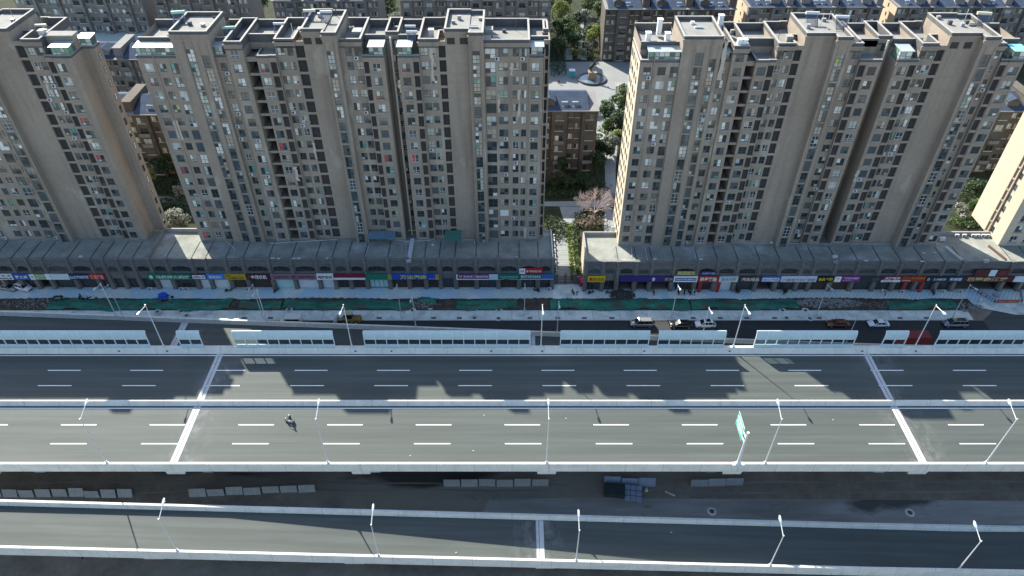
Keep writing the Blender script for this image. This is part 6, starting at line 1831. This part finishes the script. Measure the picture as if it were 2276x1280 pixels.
def car(px, py, L, kind, col, label, rz=math.pi, glassroof=False, W_=1.82, dy=0.0):
    X, Y = on_ground(px, py, .9)
    e = empty('parked_car', (X, Y + dy, .01), rz); tag(e, label, 'car', 'cars parked along the kerb')
    h = L / 2; hw = W_ / 2
    if kind == 'mpv':
        H, belt, hood, fs, rs, re = 1.78, 1.02, 1.02, h - .95, -h + .08, -h + .25
        roof = (h - 1.75, -h + .35)
    elif kind == 'suv':
        H, belt, hood, fs, rs, re = 1.66, 1.0, 1.0, h - 1.05, -h + .12, -h + .55
        roof = (h - 1.85, -h + .75)
    else:
        H, belt, hood, fs, rs, re = 1.46, .92, .90, h - 1.15, -h + .55, -h + .6
        roof = (h - 2.0, -h + 1.25)
    # lower body, front is +x
    zb = .22
    back = belt - .02 if kind != 'sedan' else belt + .02
    body = MB()
    body.loft([sec(-h, zb + .12, back - .12, hw - .16, hw - .34), sec(-h + .12, zb, back, hw - .05, hw - .2), sec(-h * .6, zb, belt + .02, hw, hw - .12), sec(0, zb, belt, hw, hw - .12), sec(fs, zb, hood + .02, hw, hw - .12), sec(h - .35, zb, hood - .10, hw - .04, hw - .22), sec(h - .08, zb + .05, hood - .24, hw - .16, hw - .34), sec(h, zb + .16, hood - .36, hw - .26, hw - .42)])
    bo = body.build('body', col, e, smooth=True)
    cab = MB()
    r0, r1 = roof
    base = [(rs, -hw + .12, belt - .03), (fs, -hw + .12, belt - .03), (fs, hw - .12, belt - .03), (rs, hw - .12, belt - .03)]
    top = [(r1, -hw + .30, H - .05), (r0, -hw + .30, H - .05), (r0, hw - .30, H - .05), (r1, hw - .30, H - .05)]
    cab.hexa(base, top); cab.build('windows', K['car_glass'], e)
    rf = MB()
    rf.hexa([(r1 - .05, -hw + .27, H - .07), (r0 + .06, -hw + .27, H - .07), (r0 + .06, hw - .27, H - .07), (r1 - .05, hw - .27, H - .07)], [(r1 + .1, -hw + .36, H + .02), (r0 - .12, -hw + .36, H + .02), (r0 - .12, hw - .36, H + .02), (r1 + .1, hw - .36, H + .02)])
    ro = rf.build('roof', col, e)
    if glassroof:
        g = MB(); g.box(r1 + .5, r0 - .2, -hw + .42, hw - .42, H + .021, H + .035); g.build('sunroof', K['car_glass'], ro)
    # pillars
    for sx in (-1, 1):
        y0, y1 = sx * (hw - .115), sx * (hw - .295)
        for (xb, xt, w) in ((fs, r0, .05), (rs, r1, .06), ((fs + rs) / 2 + .1, (r0 + r1) / 2 + .1, .045), (rs * .55 + fs * .45 - .7, r1 * .6 + r0 * .4 - .6, .045)):
            p = MB(); p.tube((xb, y0, belt - .03), (xt, y1, H - .05), w, 5); p.build('pillar', col, e)
        m = MB(); m.box(fs - .35, fs - .15, sx * (hw + .02) - .09, sx * (hw + .02) + .09, belt + .02, belt + .16); m.build('mirror', col, e)
        m = MB(); m.box(h - .32, h - .10, sx * (hw - .30) - .16, sx * (hw - .30) + .16, hood - .36, hood - .22); m.build('headlight', K['headlight'], e)
        m = MB(); m.box(-h - .01, -h + .10, sx * (hw - .24) - .12, sx * (hw - .24) + .12, back - .34, back - .16); m.build('taillight', K['taillight'], e)
        for wx in (h - .85, -h + .82):
            wheel(e, wx, sx * (hw - .10), .34)
    m = MB(); m.box(h - .06, h + .02, -.45, .45, .30, .55); m.build('grille', K['black'], e)
    return e
car(1426, 716, 4.95, 'mpv', paint('paint_silver', (.32, .33, .32), .5), 'silver van-like car parked at the sunlit patch, first from the left')
car(1514, 718.5, 5.0, 'sedan', paint('paint_black', (.012, .012, .013)), 'black saloon car parked beside the sunlit patch')
car(1568, 717.5, 4.45, 'suv', paint('paint_white', (.75, .77, .78), 0), 'white off-roader with black glass roof beside the black saloon', glassroof=True)
car(1863, 716.5, 4.85, 'sedan', paint('paint_brown', (.17, .055, .025), .4), 'copper brown saloon car parked behind the kerb lamp')
car(1953, 716.5, 4.5, 'sedan', paint('paint_white2', (.72, .75, .77), 0), 'white hatchback right of the copper brown saloon')
car(2124, 716.5, 5.2, 'mpv', paint('paint_greyblue', (.16, .20, .24), .5), 'grey-blue people carrier with dark roof windows near the slip drive', glassroof=True)
car(50, 636, 4.3, 'suv', paint('paint_offwhite', (.66, .62, .62), 0), 'white compact car on the shop paving at the far left', rz=-.35)
car(18, 636, 4.3, 'sedan', paint('paint_grey', (.22, .23, .24), .4), 'grey car beside the white compact car at the far left', rz=-.2)
# white minibus by the ramp
X, Y = on_ground(645, 703, 1.8)
e = empty('minibus', (X, Y, .01), math.pi); tag(e, 'white minibus with flat roof half hidden by the rear ramp', 'van')
m = MB(); m.loft([sec(-2.3, .3, 1.9, .82, .7), sec(-2.2, .28, 2.0, .85, .74), sec(1.2, .28, 2.0, .85, .74), sec(1.75, .28, 1.2, .85, .72), sec(2.3, .3, .95, .74, .6)]); m.build('body', paint('paint_van', (.62, .64, .60), 0), e)
m = MB(); m.box(-2.0, 1.0, -.87, .87, 1.15, 1.65); m.build('windows', K['car_glass'], e)
m = MB(); m.hexa([(1.2, -.74, 1.3), (1.72, -.74, 1.24), (1.72, .74, 1.24), (1.2, .74, 1.3)], [(1.0, -.66, 1.98), (1.28, -.66, 1.93), (1.28, .66, 1.93), (1.0, .66, 1.98)]); m.build('windscreen', K['car_glass'], e)
for wx in (-1.4, 1.45):
    for sy in (-1, 1): wheel(e, wx, sy * .74, .32)
# yellow wheel loader
X, Y = on_ground(772, 712, .8)
e = empty('wheel_loader', (X + .3, Y + .2, .01), math.pi); tag(e, 'ochre wheel loader with raised grey bucket beside the kerb', 'loader')
K['ochre'] = mat('ochre', (.26, .16, .05), .6, .15, 2)
m = MB(); m.box(-2.6, -.4, -.8, .8, .7, 1.6); m.box(-2.8, -2.5, -.6, .6, .8, 1.3); m.box(-.4, 1.6, -.5, .5, .6, 1.1); m.build('chassis', K['ochre'], e)
m = MB(); m.box(-.9, .35, -.65, .65, 1.6, 2.9); m.build('cab_glass', K['car_glass'], e)
m = MB(); m.box(-1.0, .45, -.75, .75, 2.9, 3.02); m.build('cab_roof', mat('ochre_pale', (.42, .36, .22), .6, .1, 2), e)
for sy in (-.4, .4):
    m = MB(); m.tube((1.0, sy, 1.1), (2.6, sy, .9), .12, 6); m.build('lift_arm', K['ochre'], e)
m = MB(); m.hexa([(2.5, -1.1, .3), (3.5, -1.1, .25), (3.5, 1.1, .25), (2.5, 1.1, .3)], [(2.4, -1.1, 1.3), (2.7, -1.1, 1.3), (2.7, 1.1, 1.3), (2.4, 1.1, 1.3)]); m.build('bucket', K['steel_grey'], e)
for wx in (-1.7, 1.0):
    for sy in (-1, 1): wheel(e, wx, sy * .85, .62, .4)
# red box truck behind the barrier
X, Y = on_ground(2022, 757, 1.4)
e = empty('box_truck', (X, Y, .02), math.pi); tag(e, 'dark red box truck on the rear ramp, partly behind the noise barrier', 'truck')
K['truck_red'] = mat('truck_red', (.16, .022, .025), .6, .15, 1)
m = MB(); m.box(-3.6, 1.5, -1.15, 1.15, 1.0, 3.3); m.build('cargo_box', K['truck_red'], e)
m = MB(); m.loft([sec(1.65, .5, 2.3, 1.05, .95), sec(2.6, .5, 2.3, 1.05, .92), sec(3.1, .5, 1.6, 1.05, .9), sec(3.2, .5, 1.3, 1.0, .8)]); m.build('cab', mat('truck_cab', (.30, .07, .05), .4, .1, 1), e)
m = MB(); m.hexa([(2.75, -.9, 1.55), (3.12, -.9, 1.5), (3.12, .9, 1.5), (2.75, .9, 1.55)], [(2.5, -.85, 2.22), (2.72, -.85, 2.2), (2.72, .85, 2.2), (2.5, .85, 2.22)]); m.build('windscreen', K['car_glass'], e)
m = MB(); m.box(-3.5, 3.0, -.5, .5, .6, 1.0); m.build('chassis', K['black'], e)
for wx in (-2.3, 2.3):
    for sy in (-1, 1): wheel(e, wx, sy * .95, .48, .3)
# two- and three-wheelers
def scooter(X, Y, z, rz, col, label, cat='scooter', grp='scooters and motorbikes by the shops', rider=False):
    e = empty('scooter', (X, Y, z), rz); tag(e, label, cat, grp)
    for wx in (-.62, .62):
        m = MB(); m.tube((wx, -.05, .25), (wx, .05, .25), .25, 12); o = m.build('wheel', K['rubber'], e)
        h = MB(); h.tube((wx, -.058, .25), (wx, .058, .25), .14, 8); h.build('rim', K['rim'], o)
    m = MB(); m.loft([[(-.75, -.13, .35), (-.75, .13, .35), (-.75, .1, .62), (-.75, -.1, .62)], [(-.25, -.16, .28), (-.25, .16, .28), (-.2, .13, .68), (-.2, -.13, .68)], [(.0, -.14, .22), (.0, .14, .22), (.0, .14, .30), (.0, -.14, .30)], [(.42, -.16, .25), (.42, .16, .25), (.40, .16, .36), (.40, -.16, .36)], [(.62, -.14, .45), (.62, .14, .45), (.46, .14, .95), (.46, -.14, .95)]]); m.build('body', col, e)
    m = MB(); m.box(-.7, -.08, -.14, .14, .68, .78); m.build('seat', K['black'], e)
    m = MB(); m.tube((.44, -.33, 1.0), (.44, .33, 1.0), .02, 6); m.tube((.62, 0, .3), (.44, 0, 1.0), .035, 6); m.build('handlebar', K['black'], e)
    m = MB(); m.box(.50, .60, -.09, .09, .78, .92); m.build('headlight', K['headlight'], e)
    return e
cols = [paint('sc_black', (.02, .02, .022)), paint('sc_white', (.6, .61, .62), 0), paint('sc_red', (.35, .03, .03), 0), paint('sc_blue', (.04, .10, .25), 0), paint('sc_grey', (.18, .18, .19))]
sc = [(178, 660, 1.9, 0, 'black motorbike on the paving left of the kerb lamp'), (190, 664, .6, 0, 'black motorbike leaning beside the first, by the net'), (206, 662, .3, 1, 'pale scooter at the edge of the green net'), (1192, 641, 2.6, 0, 'black scooter under the teal corner sign'), (1272, 634, 1.9, 0, 'black scooter left of the red cart at the gate'), (1282, 635, 1.2, 1, 'white scooter beside the red cart'), (1312, 638, .5, 0, 'dark scooter under the yellow sign'), (1352, 640, .2, 4, 'grey scooter by the dark spoil heap'), (1450, 638, 1.6, 4, 'grey scooter in front of the indigo sign middle'),
      (1505, 638, 1.5, 0, 'black scooter, left of the group under the white framed sign'), (1519, 640, 1.3, 0, 'black scooter in the middle of the group under the white framed sign'), (1530, 640, 1.8, 0, 'black scooter, right of the group under the white framed sign'), (1539, 638, 1.6, 1, 'white scooter beside the red tyre shop'), (1738, 638, 1.2, 0, 'black scooter under the long pale sign'), (1958, 640, 1.8, 1, 'white scooter under the maroon battery sign'), (2068, 640, 1.4, 0, 'black scooter under the decoration sign'), (617, 638, 1.0, 0, 'dark scooter left of the teal shutter'), (511, 638, .4, 0, 'dark scooter under the mustard sign')]
for px, py, rz, c, lb in sc:
    X, Y = on_ground(px, py, .5)
    scooter(X, min(Y, 124.9 if px < 1240 else 124.2), .135, rz, cols[c], lb)
# rider on the deck
X, Y = on_ground(643, 932, DZ + .6)
sco = scooter(X, Y, DZ + .006, math.pi - .12, cols[1], 'white scooter ridden along the near carriageway', grp=None)
def person(name, X, Y, z, rz, pose, shirt, trousers, label, helmet=None, hold=None):
    """one skinned body from joints; clothing colours by height"""
    P = pose
    J = ['pelvis', 'chest', 'neck', 'head', 'top', 'ls', 'le', 'lw', 'lh', 'rs', 're', 'rw', 'rh', 'lp', 'lk', 'la', 'lt', 'rp', 'rk', 'ra', 'rt']
    E_ = [(0, 1), (1, 2), (2, 3), (3, 4), (1, 5), (5, 6), (6, 7), (7, 8), (1, 9), (9, 10), (10, 11), (11, 12), (0, 13), (13, 14), (14, 15), (15, 16), (0, 17), (17, 18), (18, 19), (19, 20)]
    rad = [.15, .17, .065, .105, .085, .075, .052, .036, .042, .075, .052, .036, .042, .10, .07, .045, .05, .10, .07, .045, .05]
    me = bpy.data.meshes.new(name); me.from_pydata([P[j] for j in J], E_, [])
    ob = bpy.data.objects.new(name, me); COL.objects.link(ob)
    ob.modifiers.new('skin', 'SKIN'); sub = ob.modifiers.new('sub', 'SUBSURF'); sub.levels = 2; sub.render_levels = 2
    sv = me.skin_vertices[0].data
    for i, r in enumerate(rad):
        sv[i].radius = (r, r)
    sv[0].use_root = True
    dg = bpy.context.evaluated_depsgraph_get()
    nm = bpy.data.meshes.new_from_object(ob.evaluated_get(dg))
    bpy.data.objects.remove(ob)
    nm.materials.clear()
    for mm in (shirt, trousers, K['skin'], K['black']): nm.materials.append(mm)
    neck = Vector(P['neck']); head = Vector(P['head']); pel = Vector(P['pelvis'])
    jp = {j: Vector(P[j]) for j in J}
    for p in nm.polygons:
        c = p.center
        j = min(J, key=lambda k: (jp[k] - c).length - rad[J.index(k)])
        p.material_index = {'head': 2, 'top': 3, 'neck': 2, 'lh': 2, 'rh': 2, 'pelvis': 1, 'lp': 1, 'rp': 1, 'lk': 1, 'rk': 1, 'la': 1, 'ra': 1, 'lt': 3, 'rt': 3}.get(j, 0)
        p.use_smooth = True
    o = put('person', nm, None, (X, Y, z), rz); tag(o, label, 'person')
    if helmet:
        m = MB(); hc = Vector(P['head']) + Vector((0, 0, .05)); m.lathe([(.001, .16), (.08, .145), (.13, .09), (.15, 0), (.14, -.06)], 12); 
        hb = m.build('helmet', helmet, o, tuple(hc), True)
    return o
K['skin'] = mat('skin', (.42, .26, .18), .6, 0)
sit = dict(pelvis=(-.30, 0, .90), chest=(-.22, 0, 1.32), neck=(-.18, 0, 1.50), head=(-.14, 0, 1.64), top=(-.14, 0, 1.74), ls=(-.2, .19, 1.38), le=(.02, .27, 1.18), lw=(.30, .27, 1.06), lh=(.40, .26, 1.04), rs=(-.2, -.19, 1.38), re=(.02, -.27, 1.18), rw=(.30, -.27, 1.06), rh=(.40, -.26, 1.04), lp=(-.24, .12, .86), lk=(.16, .17, .72), la=(.10, .16, .36), lt=(.22, .16, .33), rp=(-.24, -.12, .86), rk=(.16, -.17, .72), ra=(.10, -.16, .36), rt=(.22, -.16, .33))
stand = dict(pelvis=(0, 0, .95), chest=(0, 0, 1.36), neck=(.01, 0, 1.52), head=(.03, 0, 1.66), top=(.03, 0, 1.76), ls=(0, .19, 1.42), le=(-.02, .25, 1.14), lw=(.06, .26, .90), lh=(.09, .25, .81), rs=(0, -.19, 1.42), re=(.02, -.25, 1.14), rw=(.10, -.26, .91), rh=(.13, -.25, .82), lp=(0, .1, .9), lk=(.10, .11, .50), la=(.06, .11, .09), lt=(.2, .11, .05), rp=(0, -.1, .9), rk=(.02, -.11, .50), ra=(-.12, -.11, .10), rt=(0, -.11, .05))
cl_dark = mat('cloth_dark', (.02, .022, .028), .85, 0); cl_red = mat('cloth_red', (.32, .04, .04), .85, 0); cl_blue = mat('cloth_blue', (.05, .09, .2), .85, 0); cl_grey = mat('cloth_grey', (.2, .2, .2), .85, 0)
person('person', X, Y, DZ + .006, math.pi - .12, sit, cl_dark, cl_dark, 'rider in dark clothes and pale helmet on the scooter on the deck', K['steel_white'])
for px, py, rz, s1, s2, lb, z in ((382, 676, .5, cl_grey, cl_dark, 'worker in grey beside the blue tarpaulin on the net', .6), (1242, 186, 1.2, cl_red, cl_dark, 'person in red walking on the plaza left of the gabled roof', .012), (1308, 217, 2.0, cl_dark, cl_dark, 'person in dark clothes at the near edge of the plaza', .012), (190, 1247, .4, cl_dark, cl_grey, 'person in black and grey on the ground before the front ramp', 0.0), (1990, 642, .3, cl_blue, cl_dark, 'person in blue by the red restaurant door', .135)):
    Xp, Yp = on_ground(px, py, z)
    person('person', Xp, Yp, z, rz, stand, s1, s2, lb)
# blue-covered tricycle cart, green cart, red covered cart, blue bin
def trike(px, py, rz, col, label, cover=True, z=.14, s=1.0):
    X, Y = on_ground(px, py, .5)
    e = empty('cargo_tricycle', (X, Y, z), rz); tag(e, label, 'tricycle')
    for wx, wy in ((.95, 0), (-.6, .5), (-.6, -.5)):
        m = MB(); m.tube((wx, wy - .05, .27), (wx, wy + .05, .27), .27, 12); m.build('wheel', K['rubber'], e)
    m = MB(); m.box(-1.2, .25, -.5, .5, .40, .5); m.box(.25, .95, -.06, .06, .4, .48); m.tube((.95, 0, .27), (.75, 0, 1.0), .03, 6); m.tube((.75, -.3, 1.0), (.75, .3, 1.0), .02, 6); m.build('frame', K['steel_grey'], e)
    m = MB()
    if cover:
        m.loft([[(-1.25, -.55, .5), (-1.25, .55, .5), (-1.2, .45, 1.25), (-1.2, -.45, 1.25)], [(-.4, -.58, .5), (-.4, .58, .5), (-.4, .5, 1.42), (-.4, -.5, 1.40)], [(.3, -.55, .5), (.3, .55, .5), (.25, .42, 1.2), (.25, -.42, 1.22)]])
        m.build('tarpaulin', col, e)
    else:
        m.box(-1.25, .3, -.55, -.5, .5, .9); m.box(-1.25, .3, .5, .55, .5, .9); m.box(-1.25, -1.2, -.5, .5, .5, .9); m.box(.25, .3, -.5, .5, .5, .9); m.build('cargo_tray', col, e)
    m = MB(); m.box(.3, .6, -.16, .16, .75, .85); m.build('saddle', K['black'], e)
    e.scale = (s, s, s)
trike(371, 664, .3, mat('tarp_blue', (.02, .07, .45), .6, .12, 3), 'cart under a bright blue tarpaulin on the green net', s=1.25, z=.4)
trike(135, 665, .1, mat('cart_green', (.03, .09, .06), .6, .2, 2), 'dark green open cargo tricycle at the left end of the net', False, s=1.15)
trike(1293, 628, 1.7, mat('cart_red', (.42, .02, .07), .5, .12, 2), 'red covered tricycle beside the gate post', s=1.3)
trike(1492, 637, 1.6, mat('cart_blue', (.04, .18, .42), .5, .12, 2), 'blue covered cart at the end of the indigo sign', s=1.0)
# ------------------------------------------------------------------ things under the bridge
K['hoard'] = mat('hoard', (.25, .26, .265), .6, .12, .8, .3)
K['hoard_blue'] = mat('hoard_blue', (.19, .25, .33), .6, .12, .8, .3)
def hoarding(px0, py0, px1, py1, n, label, m='hoard', h=1.55):
    (xa, ya), (xb, yb) = on_ground(px0, py0, 0), on_ground(px1, py1, 0)
    e = empty('hoarding', ((xa + xb) / 2, (ya + yb) / 2, 0)); tag(e, label, 'hoarding', 'hoardings under the bridge')
    rng = random.Random(px0)
    for k in range(n):
        u0, u1 = k / n + .006, (k + 1) / n - .006
        p0 = Vector((xa + (xb - xa) * u0 - (xa + xb) / 2, ya + (yb - ya) * u0 - (ya + yb) / 2, 0)); p1 = Vector((xa + (xb - xa) * u1 - (xa + xb) / 2, ya + (yb - ya) * u1 - (ya + yb) / 2, 0))
        j = rng.uniform(-.12, .12); lean = rng.uniform(.25, .7)
        b_ = MB()
        q_ = [p0 + Vector((0, j, 0)), p1 + Vector((0, j, 0)), p1 + Vector((0, j + .05, 0)), p0 + Vector((0, j + .05, 0))]
        b_.hexa(q_, [v + Vector((0, lean, h)) for v in q_])
        po = b_.build('panel', K[m], e)
        for f in (.33, .67):
            b_ = MB(); a_, c_ = p0.lerp(p1, f - .008), p0.lerp(p1, f + .008)
            b_.poly([a_ + Vector((0, j - .012, .02)), c_ + Vector((0, j - .012, .02)), c_ + Vector((0, j + lean - .012, h)), a_ + Vector((0, j + lean - .012, h))]); b_.build('seam', K['steel_grey'], po)
        b_ = MB()
        for f in (.35, .7):
            b_.poly([p0 + Vector((0, j + lean * f - .012, h * f)), p1 + Vector((0, j + lean * f - .012, h * f)), p1 + Vector((0, j + lean * (f + .02) - .012, h * (f + .02))), p0 + Vector((0, j + lean * (f + .02) - .012, h * (f + .02)))])
        b_.build('seam', K['steel_grey'], po)
hoarding(-30, 1104, 297, 1106, 9, 'long row of grey panels behind the front ramp at the left')
hoarding(420, 1104, 703, 1093, 7, 'slanting row of grey panels left of the middle')
hoarding(985, 1081, 1220, 1081, 6, 'row of six grey panels at the middle under the deck', 'hoard')
hoarding(1342, 1078, 1457, 1081, 3, 'short blue-grey row behind the site container', 'hoard_blue')
hoarding(1534, 1081, 1652, 1080, 3, 'row of three pale panels by the gravel', 'hoard')
e = empty('site_container', (*on_ground(1385, 1092, .6), 0), -.12); tag(e, 'low dark skip with a blue tiled panel lid under the bridge', 'container')
m = MB(); m.box(-3.3, .2, -1.1, 1.1, 0, 1.1, 0); m.build('skip', mat('skip', (.03, .045, .045), .8, .15, 1), e)
m = MB(); m.hexa([(.3, -1.5, .1), (3.2, -1.5, .1), (3.2, 1.2, .9), (.3, 1.2, .9)], [(.3, -1.5, .2), (3.2, -1.5, .2), (3.2, 1.2, 1.0), (.3, 1.2, 1.0)]); lid = m.build('lid', K['hoard_blue'], e)
for k in (1, 2):
    m = MB(); xx = .3 + 2.9 * k / 3; m.hexa([(xx - .03, -1.51, .2), (xx + .03, -1.51, .2), (xx + .03, 1.2, 1.0), (xx - .03, 1.2, 1.0)], [(xx - .03, -1.51, .22), (xx + .03, -1.51, .22), (xx + .03, 1.2, 1.02), (xx - .03, 1.2, 1.02)]); m.build('seam', K['black'], lid)
    yy = -1.5 + 2.7 * k / 3; zz = .2 + .8 * k / 3; m = MB(); m.box(.3, 3.2, yy - .03, yy + .03, zz, zz + .03); m.build('seam', K['black'], lid)
m = MB(); m.loft([[(-.3, -.3, 0), (.3, -.3, 0), (.3, .3, 0), (-.3, .3, 0)], [(-.25, -.25, .5), (.25, -.2, .6), (.2, .25, .55), (-.2, .2, .5)]]); tag(m.build('cement_sack', K['render_light'], None, (*on_ground(1436, 1090, 0), 0)), 'pale sack standing right of the blue panel lid', 'sack')
m = MB(); m.tube((-.9, 0, .15), (.9, 0, .15), .14, 8); o = tag(m.build('concrete_pipe', K['concrete'], None, (*on_ground(1489, 1098, 0), 0)), 'short concrete pipe lying right of the site container', 'pipe'); o.rotation_euler = (0, 0, -.5)
# restaurant forecourt at the right edge
e = empty('forecourt_fence', (110.5, 121.6, .14)); tag(e, 'low maroon fence with red banner around the restaurant forecourt', 'fence')
pts = [(-3.6, 3.2), (-1.2, -.6), (5.0, -.6), (6.6, 3.2)]
for (xa, ya), (xb, yb) in zip(pts[:-1], pts[1:]):
    n = 7
    for k in range(n + 1):
        x_, y_ = xa + (xb - xa) * k / n, ya + (yb - ya) * k / n
        m = MB(); m.box(x_ - .06, x_ + .06, y_ - .06, y_ + .06, 0, .9); m.build('post', K['stone'], e)
    m = MB(); m.tube((xa, ya, .8), (xb, yb, .8), .05, 6); m.tube((xa, ya, .35), (xb, yb, .35), .04, 6); m.build('rail', K['stone'], e)
m = MB(); m.box(-.8, 4.2, -.75, -.70, .15, .95); bn = m.build('banner', K['red'], e)
letter('宴会订餐 喜庆宴席', .5, smat((.6, .3, .1)), bn, (1.7, -.765, .55), (math.pi / 2, 0, 0), 4.4, .4)
for px, py, lb in ((2188, 653, 'left'), (2215, 655, 'right')):
    Xp, Yp = on_ground(px, py, .6)
    u = empty('covered_table', (Xp, Yp, .14)); tag(u, 'round pale covered thing inside the forecourt fence, %s one' % lb, 'table')
    m = MB(); m.lathe([(.001, .78), (.55, .76), (.6, .7), (.62, .1)], 14); m.build('cloth', mat('cloth_pink', (.32, .28, .30), .8, .1, 2), u)
m = MB(); m.lathe([(.001, 1.0), (.3, .85), (.42, .5), (.3, .1), (.28, 0)], 12)
tag(m.build('stone_ball', K['concrete'], None, (*on_ground(2178, 668, .4), .14)), 'white stone ball at the forecourt corner', 'ball', None)
# planters by the shops
for px, lb in ((1636, 'dark planter shrub under the pale green sign'), (1740, 'dark planter shrub under the long pale sign')):
    Xp, Yp = on_ground(px, 640, .4)
    tree(px, 640, 1.5, .7, 'dark', lb, 60, 260, name='shrub', xy=(Xp, 124.4), leaf=.13, trunk=.2)
# litter specks on the deck
for px, py, z, lb in ((1076, 923, DZ, 'below the median'), (1052, 1002, DZ, 'near the front parapet'), (912, 1013, DZ, 'by the front parapet'), (1258, 930, DZ, 'right of the middle lamp'), (1852, 933, DZ, 'left of the right joint'), (1492, 1183, None, 'on the shaded front ramp'), (1014, 1228, None, 'on the sunlit front ramp')):
    if z is None:
        Xp, Yp = on_ground(px, py, 3.5); z = zS(Xp); Xp, Yp = on_ground(px, py, z)
    else:
        Xp, Yp = on_ground(px, py, z)
    m = MB(); m.hexa([(-.13, -.1, 0), (.13, -.08, 0), (.12, .1, 0), (-.1, .09, 0)], [(-.07, -.05, .06), (.07, -.06, .08), (.08, .06, .05), (-.06, .06, .06)])
    tag(m.build('litter', K['joint_white'], None, (Xp, Yp, z + .008)), 'white scrap of litter on the asphalt ' + lb, 'litter', 'litter on the decks')
# drain boxes on the parapet faces
for px in (264, 371, 1092, 790, 870, 1205, 1432, 1622, 2036, 1917):
    Xp = (px - 1138) * 133.5 / FPX
    m = MB(); m.box(Xp - .18, Xp + .18, 93.60, 93.72, DZ + .35, DZ + .55); m.build('drain_box', K['black'], br, (0, -81, 0))
